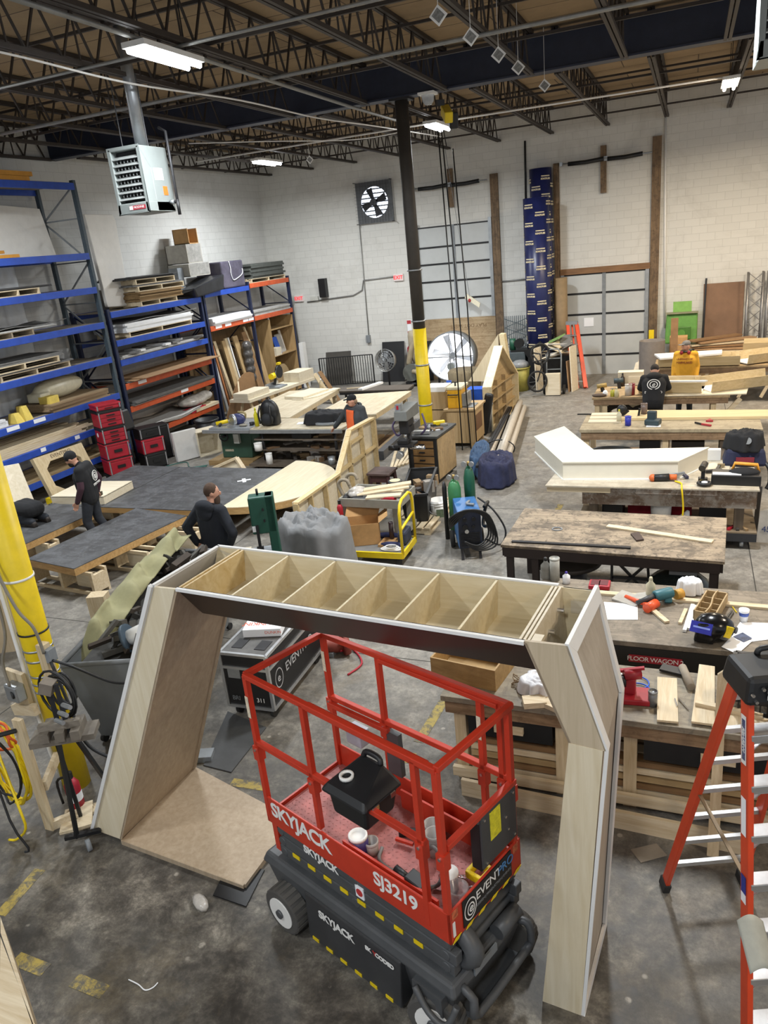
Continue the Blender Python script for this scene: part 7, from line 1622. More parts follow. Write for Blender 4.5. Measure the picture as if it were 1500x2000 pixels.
for i,(q,s_,a,l) in enumerate((((-1.04,5.12,0.862),(0.09,0.06,0.05),20,'small wood block on the timber bench edge by the white bag'),((-0.93,5.13,0.862),(0.16,0.05,0.04),-25,'longer wood block on the timber bench edge by the portal leg'))):
 one('wood_block',l,'block',MB(T3(*q,a)).box(-s_[0],s_[0],-s_[1],s_[1],0,s_[2]),PINE())
mb=MB()
for i in range(8):mb.tube([(V((-1.22,5.37,0.870))+V((0.05*math.cos(i*1.3+k),0.04*math.sin(i*2+k),0.01*i))) for k in range(4)],0.004,5,3)
one('wood_shavings','small tangle of brown shavings right of the plywood box','shavings',mb,wood('shaving','8d7553','6d5738','x'),None,0,'stuff')
o=thing('drill_stand','red cast bench tool right of the portal leg on the timber bench','bench tool',(-0.31,5.39,0.862));RC=mat('cast_red','9e1f2c',0.4);c=V((-0.30,5.37,0.862))
MB().cbox(c+V((0,0,0.025)),(0.26,0.2,0.05),(0,0,5)).build('base',RC,o,bevel=0.01);MB().cbox(c+V((-0.03,0.02,0.12)),(0.1,0.09,0.16)).build('body',RC,o,bevel=0.02);MB().cyl(c+V((-0.07,-0.02,0.22)),c+V((0.05,0.03,0.22)),0.045,n=14).build('spool',RC,o);MB().cyl(c+V((-0.1,-0.03,0.17)),c+V((-0.06,-0.02,0.17)),0.05,n=14).build('black_disc',BLACK(),o);MB().bar(c+V((-0.12,0.0,0.24)),c+V((0.08,0.02,0.28)),0.03,0.02).build('lever',RC,o)
one('paper_sheet','white paper sheet behind the red bench tool','paper',MB().slab([(-0.42,5.72,0.862),(-0.32,5.75,0.862),(-0.31,5.55,0.862),(-0.40,5.51,0.862)],(0,0,0.003)),PAPER())
for q,r,l in (((-0.30,5.59,0.875),0.11,'blue ring hoop behind the red bench tool'),((-0.27,5.50,0.875),0.09,'smaller blue hoop by the red bench tool')):
 one('blue_hoop',l,'hoop',MB().tube([(q[0]+r*math.cos(t),q[1]+r*0.9*math.sin(t),q[2]) for t in [2*PI*i/20 for i in range(20)]],0.006,6,0,True),CB)
can((-0.15,5.31,0.862),0.035,0.13,mat('can_grey_lid','7d7f80',0.35,0.4),'grey capped can left of the pine board on the timber bench','spray_can')
for pts,l in (([(-0.13,5.69,0.870),(0.02,5.70,0.870),(0.04,5.10,0.870),(-0.11,5.09,0.870)],'pine board lying on the timber bench, nearest the portal leg'),([(0.19,5.95,0.875),(0.31,5.94,0.875),(0.29,5.12,0.875),(0.13,5.12,0.875)],'wide pine board on the timber bench behind the upright board'),([(0.31,5.32,0.870),(0.69,5.28,0.870),(0.68,5.10,0.870),(0.27,5.11,0.870)],'pine sheet on the timber bench at the right edge')):
 one('pine_board',l,'board',MB().slab(pts,(0,0,0.018)),PINEY())
one('wood_strip','thin pine strip crossing the boards on the timber bench','strip',MB().bar((0.16,5.35,0.910),(0.62,5.28,0.900),0.05,0.03),PINE())
o=one('cardboard_tube','short grey cardboard tube lying on the timber bench','tube',MB().cyl((0.06,5.87,0.895),(0.13,5.58,0.895),0.033,n=16),mat('tube_grey','8f8576',0.8))
for i,(a,b,l) in enumerate((((0.04,5.43,0.870),(0.11,5.30,0.870),'steel punch lying beside the pine board'),((0.01,5.39,0.895),(0.03,5.29,0.895),'small steel pin lying on the pine board'))):one('steel_punch',l,'punch',MB().cyl(a,b,0.006,n=8),CHROME())
mb=MB();c=V((-0.06,5.73,0.870));mb.cbox(c+V((0.05,0.1,0.012)),(0.2,0.1,0.02),(0,0,-15))
one('black_bag','flat black plastic under the wagon bench edge','plastic',mb,BLACK())
o=thing('milk_crate','black plastic milk crate at the right end of the timber bench','crate',(0.75,5.55,ZB));T=T3(0.72,5.5,ZB+0.022,-6)
mb=MB(T);w=0.3;d=0.2;h=0.28
for z in (0,0.09,0.18,0.25):
 for a in ((-w,w,-d,-d+0.012,z,z+0.03),(-w,w,d-0.012,d,z,z+0.03),(-w,-w+0.012,-d,d,z,z+0.03),(w-0.012,w,-d,d,z,z+0.03)):mb.box(*a)
for i in range(13):
 x=-w+i*(2*w-0.012)/12;mb.box(x,x+0.012,-d,-d+0.012,0,h);mb.box(x,x+0.012,d-0.012,d,0,h)
for i in range(9):
 y=-d+i*(2*d-0.012)/8;mb.box(-w,-w+0.012,y,y+0.012,0,h);mb.box(w-0.012,w,y,y+0.012,0,h)
mb.build('basket',BLACK(),o)
mb=MB(T)
for s in (-1,1):mb.bar((-w,s*d,h),(w,s*d,h),0.03,0.03);mb.bar((s*w,-d,h),(s*w,d,h),0.03,0.03)
mb.build('rim',mat('crate_rim','3b3d40',0.4),o)
mb=MB(T);mb.ball((0,0,0.1),(0.2,0.14,0.08),10);one('crate_contents','pale crumpled things inside the black milk crate','contents',mb,mat('crate_stuff','9c93a0',0.7,var=0.5,scale=12))
one('paper_square','square of brown paper on the floor left of the ladder foot','paper',MB().slab([(-0.26,4.66,0.004),(-0.08,4.77,0.004),(-0.00,4.67,0.004),(-0.18,4.55,0.004)],(0,0,0.004)),mat('kraft_paper','8d8272',0.8))

# table C: worn table with steel frame
o=thing('steel_table','worn topped steel frame table behind the wagon bench','work table',(-2.0,8.2,0));SF=mat('rusty_steel','2e2523',0.6,0.2)
MB().prism([(-2.02,8.24),(0.46,8.10),(0.53,9.45),(-1.98,9.55)],0.865,0.90).build('table_top',BENCH(),o,bevel=0.003)
mb=MB()
for a,b in (((-1.98,8.28),(0.42,8.15)),((0.42,8.15),(0.49,9.4)),((0.49,9.4),(-1.95,9.5)),((-1.95,9.5),(-1.98,8.28))):mb.bar((*a,0.80),(*b,0.80),0.06,0.12)
mb.build('frame',SF,o)
for x,y in ((-1.93,8.34),(-1.62,8.34),(0.36,8.22),(0.43,9.33),(-1.9,9.42)):MB().box(x-0.04,x+0.04,y-0.04,y+0.04,0,0.76).build('leg',SF,o)
one('pine_stick','pale slat lying across the worn steel frame table','slat',MB().bar((-0.84,8.98,0.912),(0.35,8.62,0.912),0.09,0.02),PINE())
one('dark_strip','dark strip lying along the front of the worn steel frame table','strip',MB().bar((-1.90,8.34,0.910),(-0.52,8.33,0.910),0.05,0.018),DARK())
one('dark_block','small dark brown block lying on the worn steel frame table','block',MB().slab([(-0.55,8.74,0.902),(-0.46,8.81,0.902),(-0.39,8.58,0.902),(-0.47,8.54,0.902)],(0,0,0.02)),mat('dark_brown_block','3d2f2a',0.6))
one('metal_clip','small oval metal ring on the worn steel frame table','ring',MB().tube([(V((-1.43,8.82,0.906))+V((0.06*math.cos(t),0.05*math.sin(t),0))) for t in [2*PI*i/14 for i in range(14)]],0.008,6,0,True),GREY())
o=thing('cable_drum','big black cable drum under the worn steel frame table','cable drum',(-1.35,8.9,0));MB().cyl((-1.3,8.75,0.02),(-1.3,8.75,0.5),0.24,n=24).build('core',BLACK(),o);MB().cyl((-1.3,8.75,0.5),(-1.3,8.75,0.55),0.42,n=28).build('flange',mat('drum_rim','2b2622',0.6),o);MB().cyl((-1.3,8.75,0.0),(-1.3,8.75,0.02),0.42,n=28).build('flange',MATS['drum_rim'],o)
o=thing('folding_chair','folded black chair under the worn steel frame table','chair',(-0.35,8.6,0))
mb=MB()
for a,b in (((-0.75,8.6,0.0),(-0.75,8.6,0.72)),((-0.3,8.6,0.0),(-0.35,8.6,0.72)),((-0.75,8.62,0.15),(-0.3,8.62,0.65)),((-0.75,8.64,0.65),(-0.3,8.64,0.15)),((-0.75,8.6,0.4),(-0.3,8.6,0.4))):mb.bar(a,b,0.03,0.03)
mb.build('frame',BLACK(),o)
o=thing('shop_vacuum','dark green and white canister under the worn steel frame table','vacuum',(0.0,8.6,0));mb=MB();mb.ball((0.0,8.55,0.3),(0.38,0.3,0.28),18);mb.build('body',mat('vacuum_dark','1c2423',0.25),o);MB().tube([(-0.36,8.45,0.06),(-0.4,8.45,0.22),(-0.3,8.42,0.34)],0.04,8,4).build('white_trim',WHITE(),o);MB().tube([(0.34,8.5,0.06),(0.4,8.5,0.2),(0.32,8.45,0.32)],0.03,8,4).build('white_trim',WHITE(),o);MB().box(-0.1,0.2,8.42,8.6,0.56,0.6).build('handle',GREY(),o)
for sx in (-0.2,0.2):MB().cyl((sx,8.5,0.03),(sx+0.03,8.5,0.03),0.03,n=8).build('caster',BLACK(),o)

# table D with the white bench shaped piece
o=thing('timber_table','heavy rolling timber table carrying the angled white piece','work table',(-1.85,10.55,0));RW=wood('rough_apron','84705e','5f4e40','x',0.7,0.7,'aaa49b')
MB().prism([(-1.87,10.53),(0.97,10.53),(0.97,11.95),(-1.75,11.85)],0.88,0.90).build('table_top',wood('whitewashed_top','c7bfae','aca08b','x',0.6,0.35,'857a68'),o)
MB().box(-1.85,-0.95,10.55,10.62,0.80,0.88).build('front_batten',PINE(),o);MB().box(-0.6,0.45,10.55,10.62,0.80,0.88).build('front_batten',RW,o)
MB().box(-1.35,0.95,10.62,10.66,0.60,0.86).build('apron',RW,o);MB().box(-1.35,0.95,11.8,11.86,0.60,0.86).build('apron',RW,o)
for x in (-1.2,0.75):
 for y in (10.75,11.7):MB().box(x-0.06,x+0.06,y-0.06,y+0.06,0.24,0.86).build('leg',wood('grey_leg','6e6152','52473b','z',0.7),o)
MB().box(-1.45,0.98,10.6,11.85,0.12,0.24).build('rolling_base',mat('rolling_base_dark','2b2d31',0.6),o);MB().box(-1.45,0.98,10.6,11.85,0.24,0.26).build('lower_shelf',wood('dusty_board','83745f','655845','x',0.7),o)
for x in (-1.3,0.8):
 for y in (10.7,11.75):MB().cyl((x-0.025,y,0.06),(x+0.025,y,0.06),0.06,n=14).build('caster',GALV(),o)
CRM=mat('cream_paint','dedacb',0.45,var=0.04)
o=thing('angled_bench_piece','cream painted angled bench box overhanging the rolling timber table','stage bench',(-1.65,10.85,0.9));q=[(-2.33,12.26),(-1.65,10.80),(-0.06,10.92),(0.34,11.62),(-1.29,11.45),(-1.95,12.93)]
MB().prism(q,0.902,1.165).build('body',CRM,o)
qq=MB();cen=V((-0.9,11.3,0))
qq.prism([(-2.345,12.262),(-1.655,10.785),(-0.05,10.905),(0.36,11.63),(-1.28,11.465),(-1.945,12.95)],1.165,1.185);qq.build('top_board',CRM,o)
mb=MB()
for a,b in ((q[0],q[1]),(q[1],q[2]),(q[2],q[3])):mb.bar((*a,0.91),(*b,0.91),0.03,0.02)
mb.build('base_trim',WHITE(),o)
for c_,l in (((0.27,10.83,0.900),'yellow and black drill standing on the rolling timber table'),):
 o=thing('cordless_drill',l,'drill',c_);x,y,z=c_
 MB().box(x-0.06,x+0.06,y-0.05,y+0.05,z,z+0.07).build('battery',BLACK(),o,bevel=0.01);MB().bar((x,y,z+0.07),(x,y,z+0.2),0.05,0.05).build('grip',BLACK(),o);MB().cyl((x-0.02,y-0.1,z+0.23),(x+0.02,y+0.1,z+0.24),0.045,n=12).build('motor_body',mat('drill_dark','3a352c',0.5),o);MB().box(x-0.04,x+0.04,y-0.053,y-0.05,z+0.02,z+0.05).build('yellow_label',YELLOW(),o)
o=thing('nail_gun','black and orange nail gun with hose on the rolling timber table','nail gun',(-0.22,10.89,0.900));c=V((-0.22,10.83,0.902))
MB().cyl(c+V((-0.16,0,0.05)),c+V((0.05,0.02,0.06)),0.05,n=12).build('body',BLACK(),o);MB().cyl(c+V((0.05,0.02,0.06)),c+V((0.15,0.02,0.06)),0.04,n=12).build('orange_cap',mat('tool_orange','c9622a',0.5),o);MB().bar(c+V((-0.02,0.02,0.07)),c+V((0.25,0.1,0.1)),0.04,0.03).build('magazine',GREY(),o);MB().ball(c+V((-0.17,0,0.05)),0.055,10).build('nose_ring',MATS['tool_orange'],o)
run('air_hose',[(-0.09,10.79,0.920),(-0.01,10.70,0.920),(0.0,10.5,0.92),(0.03,10.49,0.6),(0.0,10.5,0.3),(0.0,10.52,0.28)],0.012,YELLOW(),'yellow air hose dropping over the front of the rolling timber table','hose')
one('pry_bar','dark hammer lying behind the nail gun','hammer',MB().bar((-0.12,10.94,0.915),(0.04,11.08,0.920),0.03,0.03).bar((0.00,11.14,0.925),(0.07,10.95,0.925),0.04,0.04),mat('hammer_navy','343650',0.4))
o=thing('clamp_pair','dark bar clamp lying right of the yellow drill','clamp',(0.47,11.41,0.900));MB().bar((0.31,11.24,0.930),(0.53,11.29,0.940),0.05,0.04).build('bar',DARK(),o);MB().bar((0.45,11.24,0.930),(0.51,11.53,0.950),0.04,0.03).build('jaw',DARK(),o);MB().bar((0.48,11.51,0.950),(0.57,11.49,0.950),0.05,0.04).build('jaw_pad',mat('pad_tan','8d7c5c',0.6),o)
o=thing('tape_coil','black and white coil of strap near the yellow drill','coil',(0.29,10.74,0.900));c=(0.29,10.68,0.905);MB().tube([(c[0]+0.08*math.cos(t),c[1]+0.07*math.sin(t),c[2]+0.03) for t in [2*PI*i/14 for i in range(14)]],0.025,8,0,True).build('ring',BLACK(),o);MB().cyl((c[0],c[1],c[2]),(c[0],c[1],c[2]+0.05),0.04,n=12).build('core',PAPER(),o)
o=thing('tool_tray','black open tool box with yellow handle on the right end of the rolling timber table','tool box',(0.64,10.78,0.900));c=V((0.69,10.80,0.902))
MB().cbox(c+V((0,0.05,0.07)),(0.62,0.3,0.14),(0,0,-3)).build('tray',BLACK(),o,bevel=0.01);MB().cbox(c+V((-0.12,-0.02,0.145)),(0.36,0.1,0.012),(0,0,-3)).build('white_insert',PAPER(),o)
MB().tube([c+V((-0.05,0.1,0.14)),c+V((-0.02,0.1,0.26)),c+V((0.26,0.1,0.24)),c+V((0.28,0.1,0.14))],0.025,8).build('handle',mat('handle_amber','d9972f',0.5),o)
mb=MB();mb.ball(c+V((0.1,0.06,0.15)),(0.2,0.12,0.06),10);mb.build('black_cloth_roll',mat('black_cloth','1c1d20',0.9),o)
o=thing('tool_bag','black and blue tool bag with respirator at the right edge of the timber table','bag',(0.85,11.5,0.9));c=V((0.84,11.76,0.902))
MB().hexa([c+V((x_,y_,0.0)) for x_,y_ in ((-0.3,-0.2),(0.3,-0.2),(0.3,0.2),(-0.3,0.2))],[c+V((x_,y_,0.26)) for x_,y_ in ((-0.24,-0.16),(0.26,-0.16),(0.24,0.16),(-0.24,0.16))]).build('bag_body',mat('bag_navy','1d2340',0.8),o,bevel=0.05);MB().box(c.x-0.12,c.x+0.12,c.y-0.215,c.y-0.19,c.z+0.08,c.z+0.15).build('red_patch',mat('patch_red','7a2230',0.7),o)
drape((c.x,c.y,c.z+0.22),0.27,0.22,0.28,0,'upper_bag',mat('black_cloth','1c1d20',0.9),o,0.15,6,0.12,4.4);MB().cyl(c+V((0.02,-0.15,0.38)),c+V((0.02,-0.21,0.4)),0.05,n=14).build('respirator_disc',GREY(),o);MB().tube([c+V((0.2,-0.05,0.1)),c+V((0.32,-0.2,0.0)),c+V((0.34,-0.25,-0.2)),c+V((0.3,-0.28,-0.3))],0.03,8,4).build('strap',BLACK(),o)
one('plywood_scrap','pale plywood piece on the timber table behind the drill','plywood',MB().slab([(0.33,11.23,0.902),(0.37,11.79,0.902),(0.67,11.83,0.902),(0.63,11.37,0.902)],(0,0,0.012)),PLY())
one('parts_bin','white tub behind the right end of the cream angled bench','bin',MB().cbox(V((0.43,11.96,0.902))+V((0,0,0.08)),(0.2,0.12,0.16)),WHITE())
o=tub('plastic_pail',(-0.27,10.95,0.262),0.15,0.34,WHITE(),'white pail with grey liner under the rolling timber table','bucket')
one('red_chest','red tool chest under the rolling timber table behind the white pail','tool chest',MB().box(-0.75,0.15,11.2,11.6,0.262,0.58),TOOLRED())
one('black_case','black case under the left of the rolling timber table','case',MB().box(-1.1,-0.8,10.9,11.4,0.262,0.55),BLACK(),bevel=0.02)
one('paper_roll_cone','white paper cone under the rolling timber table','paper',MB().cyl((0.02,10.85,0.264),(0.1,10.85,0.46),0.12,0.02,n=14),PAPER())
one('black_frame_box','black wire frame box under the right of the timber table','box',MB().box(0.25,0.6,10.95,11.3,0.262,0.5),DARK())
for i in range(5):one('floor_tool','small offcut on the rolling base of the timber table','offcut',MB(T3(0.5+0.08*i,10.72,0.262,30*i)).box(-0.08,0.08,-0.02,0.02,0,0.03),SCR[i % 4] if i !=2 else TOOLRED(),'offcuts on the rolling base')
o=one('plaster_bag','white printed bag standing on the floor right of the rolling timber table','bag',MB().hexa([(1.0,10.9,0),(1.22,10.9,0),(1.22,11.05,0),(1.0,11.05,0)],[(1.03,10.93,0.46),(1.2,10.93,0.5),(1.19,10.98,0.52),(1.04,10.98,0.46)]),mat('bag_white','c9c9c6',0.6,var=0.2))
text('lettering','45',0.12,face_frame((1.06,10.9,0.2),(1,0,0),(0,0.05,1)),mat('bag_blue_print','3d4f86',0.6),o,0.002)
one('steel_post','dark scraper standing on the floor left of the white bag','tool',MB().bar((1.0,11.15,0.0),(1.04,11.3,0.7),0.06,0.03),mat('scraper_dark','3b3734',0.6))

# table E
o=timber_bench('work_bench','timber work bench with a blue cup and grey tool behind the cream angled piece',-1.80,1.25,13.8,15.05,0.90,wood('bench_e_top','b5a98f','978a70','x',0.6,0.4,'6e6350'),PINEZ(),(-1.68,-0.3,1.1),0.14,0.1,0.2,0.06)
one('long_board','long pale board lying along the back of the blue cup bench','board',MB().slab([(-1.18,14.45,0.902),(1.46,14.50,0.902),(1.50,15.01,0.902),(-1.24,15.12,0.902)],(0,0,0.05)),wood('clean_board','dcc9a0','cdb689','x'))
for i in range(3):one('thin_board','thin pale board at the left end of the blue cup bench','board',MB().box(-1.7,-1.1,14.3+0.24*i,14.5+0.24*i,0.902,0.92+0.01*i),PLY(),'thin boards on the blue cup bench')
one('black_tube','thin black rod along the back of the blue cup bench','rod',MB().bar((-1.98,14.95,0.920),(-0.84,14.89,0.920),0.03,0.02),BLACK())
can((-0.96,14.09,0.902),0.055,0.17,mat('cup_deep_blue','2b35a8',0.4),'blue cup standing on the bench behind the cream angled piece','cup','cup')
can((-0.72,14.79,0.952),0.06,0.2,mat('tumbler_brown_grey','6d5e57',0.35),'dark tumbler at the back of the blue cup bench','tumbler','tumbler')
o=thing('battery_charger','grey green battery charger on a white sheet on the blue cup bench','charger',(-0.52,14.10,0.905));c=V((-0.53,14.13,0.908))
MB().cbox(c+V((0,0,0.05)),(0.26,0.2,0.1),(0,0,-15)).build('base',mat('charger_teal','2f4047',0.5),o,bevel=0.02);MB().cbox(c+V((-0.02,0.06,0.16)),(0.16,0.1,0.16),(0,0,-15)).build('battery',mat('charger_teal','2f4047',0.5),o,bevel=0.02)
one('paper_sheet','white sheet under the battery charger','paper',MB().slab([(-0.64,13.96,0.902),(-0.39,13.96,0.902),(-0.40,14.26,0.902),(-0.64,14.27,0.902)],(0,0,0.004)),PAPER())
o=thing('claw_hammer','red handled hammer lying on the blue cup bench','hammer',(0.33,14.15,0.905));MB().bar((0.29,14.09,0.920),(0.44,13.98,0.920),0.03,0.03).build('grip',mat('grip_red','a9323a',0.5),o);MB().bar((0.18,14.21,0.920),(0.29,14.09,0.920),0.025,0.025).build('handle',DARK(),o)
one('push_stick','red push block lying beside the red handled hammer','push block',MB().slab([(0.36,14.31,0.902),(0.43,14.46,0.902),(0.48,14.31,0.902)],(0,0,0.03)),mat('grip_red','a9323a',0.5))
bottle((-1.14,14.36,0.902),0.045,0.24,mat('glue_bottle','c8c3a8',0.4),'glue bottle standing left of the blue cup',MATS['spray_yellow'])
mb=MB();c=V((-1.11,14.65,0.950));mb.ball(c+V((0,0,0.12)),(0.1,0.06,0.1),10);mb.bar(c+V((0,0,0)),c+V((0.12,0,0.1)),0.05,0.04);mb.bar(c+V((0.3,0,0.0)),c+V((0.32,0,0.14)),0.05,0.04)
one('black_clamps','black spring clamps standing behind the blue cup','clamp',mb,BLACK())
mb=MB()
for k in range(5):mb.tube([(-1.25+(0.3+0.02*k)*math.cos(t),14.2+0.3*math.sin(t),0.26+0.03*k) for t in [2*PI*i/18 for i in range(18)]],0.022,6,0,True)
one('hose_coil','grey hose coil on the shelf below the blue cup bench','hose',mb,GREY())
for x0,x1,l,m_,h in ((-0.75,-0.4,'open box on the shelf below the blue cup bench, left of the middle leg',BLACK(),0.4),(-0.2,0.35,'dark drawer box on the shelf right of the middle leg',mat('shelf_dark_box','2f2a26',0.7),0.38),(0.6,1.0,'grey panel box on the shelf at the right end of the blue cup bench',mat('shelf_grey_box','86796a',0.7),0.4)):
 one('storage_box',l,'box',MB().box(x0,x1,14.0,14.6,0.232,0.232+h),m_)
one('yellow_box','small yellow box on the shelf below the blue cup bench','box',MB().box(0.38,0.56,14.0,14.3,0.232,0.42),mat('box_dull_yellow','a89b3c',0.6))

# table F with the tray shaped pieces and the hoodie man
o=timber_bench('work_bench','timber bench with paint and glue bottles where the man in the black hoodie leans',-1.88,0.85,16.55,17.75,0.90,wood('bench_f_top','b39c78','957e5b','x',0.6,0.35,'5d4f3d'),PINEZ(),(-1.78,-1.62,0.55),0.12,0.1,None,0.05)
MB().bar((0.5,16.7,0.1),(1.05,16.7,0.8),0.05,0.09).build('brace',PINE(),o)
WT=mat('white_melamine','e3e3e0',0.4,var=0.03)
def trough(name,label,pts,w,h,z,m_in):
 # open channel following a plan polyline: floor, two sides
 o=thing(name,label,'tray piece',(*pts[0],z))
 P_=[V((x,y,z)) for x,y in pts]
 for a,b in zip(P_[:-1],P_[1:]):
  u=(b-a).normalized();n=V((-u.y,u.x,0))
  MB().hexa([a-n*w,b-n*w,b+n*w,a+n*w],[a-n*w+V((0,0,0.02)),b-n*w+V((0,0,0.02)),b+n*w+V((0,0,0.02)),a+n*w+V((0,0,0.02))]).build('floor_board',m_in,o)
  for s in (-1,1):MB().slab([a+n*w*s,b+n*w*s,b+n*w*(s*1.15)+V((0,0,h)),a+n*w*(s*1.15)+V((0,0,h))],n*0.02*s).build('side_board',wood('tray_ply','cbb892','b39e74','x'),o)
 return o
trough('bent_tray','white lined plywood tray bending upward right on the hoodie man\'s bench',[(-0.9,17.15),(0.35,17.0),(1.75,17.75)],0.30,0.22,0.93,WT)
one('lid_strip','white strip lid resting on the front of the bent tray','strip',MB().slab([(-0.55,16.80,1.165),(0.42,16.70,1.165),(0.36,16.62,1.165),(-0.55,16.72,1.165)],(0,0,0.03)),WT)
one('support_sheet','pale plywood sheet under the bent tray','plywood',MB().prism([(-0.85,16.5),(1.15,16.58),(1.3,17.9),(-0.85,17.7)],0.903,0.925),PLY())
for i,(q,r,h,m_,l,cm) in enumerate((((-1.46,16.66,0.902),0.05,0.18,mat('glue_green','b5b13e',0.4),'yellow green bottle on the hoodie man\'s bench',mat('cap_grey','8b8b86',0.5)),((-1.37,16.60,0.902),0.05,0.2,mat('glue_cream','c9bf96',0.4),'cream bottle beside the yellow green one',MATS['glue_cream'] if 'glue_cream' in MATS else WHITE()),
  ((-1.34,17.75,0.902),0.05,0.3,mat('bottle_brown','2f211d',0.3),'tall dark bottle at the back of the hoodie man\'s bench',BLACK()))):
 bottle(q,r,h,m_,l,cm)
can((-1.14,16.74,0.902),0.075,0.24,mat('clear_jar','bfb7ae',0.2),'clear jar beside the red can on the hoodie man\'s bench','jar','jar')
can((-1.07,16.78,0.902),0.06,0.24,mat('can_dark_red','8c2a33',0.4),'dark red can on the hoodie man\'s bench','paint_can')
o=thing('impact_driver','yellow and dark cordless tools heaped at the left end of the hoodie man\'s bench','power tool',(-1.73,17.01,0.902));c=V((-1.69,17.17,0.902))
MB().cyl(c+V((-0.15,0,0.12)),c+V((0.05,0.05,0.14)),0.05,n=10).build('motor_body',mat('tool_dull_yellow','9a8348',0.5),o);MB().bar(c+V((-0.05,0.02,0.12)),c+V((-0.02,0,0.0)),0.06,0.06).build('grip',BLACK(),o)
o=thing('impact_driver','teal cordless tool beside the yellow tool on the hoodie man\'s bench','power tool',(-1.42,17.53,0.902));c=V((-1.41,17.53,0.902));MB().cyl(c+V((-0.1,0,0.16)),c+V((0.1,0.03,0.17)),0.06,n=10).build('motor_body',mat('charger_teal','2f4047',0.5),o);MB().bar(c+V((0,0,0.15)),c+V((0.02,0,0)),0.07,0.07).build('grip',BLACK(),o)
one('tool_roll','brown tool belt lying at the front left of the hoodie man\'s bench','tool belt',MB().ball((-1.74,16.67,0.930),(0.16,0.1,0.04),10),mat('belt_brown','4d4036',0.8))
mb=MB();c=V((-1.62,16.73,0.902));mb.ball(c+V((0,0,0.05)),(0.06,0.05,0.08),10);one('spray_can','small white tube among the tools on the hoodie man\'s bench','tube',mb,PAPER())
one('plywood_box','plywood corner box at the left back of the hoodie man\'s bench','box',MB().box(-1.45,-0.9,17.82,18.1,0.0,1.2),PLY())
one('plywood_strip','long plywood board behind the hoodie man','board',MB().bar((-1.2,17.6,1.05),(0.3,17.45,1.05),0.02,0.2),PLY())
for i,(x,r) in enumerate(((-1.35,0.36),(-0.85,0.3))):
 mb=MB()
 for k in range(4):mb.tube([(x+(r-0.03*k)*math.cos(t),16.9+0.02*k,0.36+(r-0.03*k)*math.sin(t)*0.9) for t in [2*PI*i_/18 for i_ in range(18)]],0.03,6,0,True)
 one('hose_coil',['larger dark hose coil under the hoodie man\'s bench','smaller dark hose coil under the hoodie man\'s bench'][i],'hose',mb,mat('hose_brown_black','2c2621',0.7))
scraps(8,-0.4,0.4,16.9,17.4,0.0,'dark box or offcut stored under the hoodie man\'s bench','storage under the hoodie bench',0.35,0.5,'storage_box')
# table G with the long troughs in the back
o=timber_bench('work_bench','timber table in the back right where the man in yellow stands',-0.75,2.8,19.9,21.2,0.90,wood('bench_f_top','b39c78','957e5b','x',0.6),PINEZ(),(-0.6,0.7,2.1),0.12,0.1,None,0.05)
trough('long_tray','long white lined tray on the table behind the man in yellow',[(-0.65,20.2),(1.2,20.15),(2.5,20.9)],0.3,0.22,0.93,WT)
one('lid_strip','long white strip lying over the tray behind the man in yellow','strip',MB().slab([(-0.77,20.29,1.160),(0.81,20.52,1.160),(0.79,19.98,1.160),(-0.60,19.56,1.160)],(0,0,0.04)),WT)
for i in range(4):MB().bar((0.2+0.5*i,19.98,0.1),(0.5+0.5*i,19.98,0.75),0.05,0.07).build('brace',PINE(),o)
trough('wood_frame_tray','plywood tray piece standing at the far right back',[(1.35,21.6),(2.6,21.5)],0.35,0.3,0.93,PLY())
one('low_table','low pine table carrying the far right tray piece','table',MB().box(1.0,2.9,21.25,22.1,0.85,0.90).box(1.05,1.15,21.3,21.4,0,0.85).box(2.75,2.85,21.3,21.4,0,0.85).box(1.05,1.15,21.95,22.05,0,0.85).box(2.75,2.85,21.95,22.05,0,0.85),PINEZ())
o=tag(MB().cyl((-0.88,21.6,0),(-0.88,21.6,1.35),0.33,n=28,caps=False).lathe([(0.30,0),(0.30,1.35),(0.33,1.35)],(-0.88,21.6,0),28).build('concrete_form_tube',mat('tube_grey_brown','77706a',0.8)),'wide grey brown cardboard form tube standing behind the hoodie man','tube')
one('brown_post','short brown board standing behind the form tube','board',MB().box(-0.42,-0.24,21.6,21.66,0,1.9),MDF())
one('brown_crate','brown box standing behind the form tube','box',MB().box(-0.45,0.0,21.9,22.35,0.0,1.35),CARD())
for i in range(7):
 one('scrap_board','brown scrap board in the heap behind the man in yellow','board',MB(T3(0.7+0.15*(i % 3),22.7+0.1*i,0.72+0.06*i,10*i-25)).box(-0.8,0.8,-0.15,0.15,0,0.04),[MDF(),PINE(),CSH][i % 3],'scrap heap at the back right')
one('scrap_table','low platform under the scrap heap at the back right','platform',MB().box(-0.2,1.8,22.4,23.4,0,0.70),wood('dull_board','a08b68','7d6a4d','y'))
one('yellow_bollard','yellow painted bollard by the second overhead door','bollard',MB().box(-1.06,-0.92,23.6,23.75,0,1.35),YELLOW())
for i in range(5):one('plywood_scrap','plywood scrap leaning by the form tube','plywood',MB().slab([(-1.5+0.1*i,22.3+0.05*i,0),(-1.1+0.1*i,22.2+0.05*i,0),(-1.0+0.08*i,22.5+0.05*i,0.75+0.1*i),(-1.35+0.08*i,22.55+0.05*i,0.6+0.1*i)],(0,0.02,0)),[PLY(),PINE(),CSH][i % 3],'plywood scraps by the form tube')
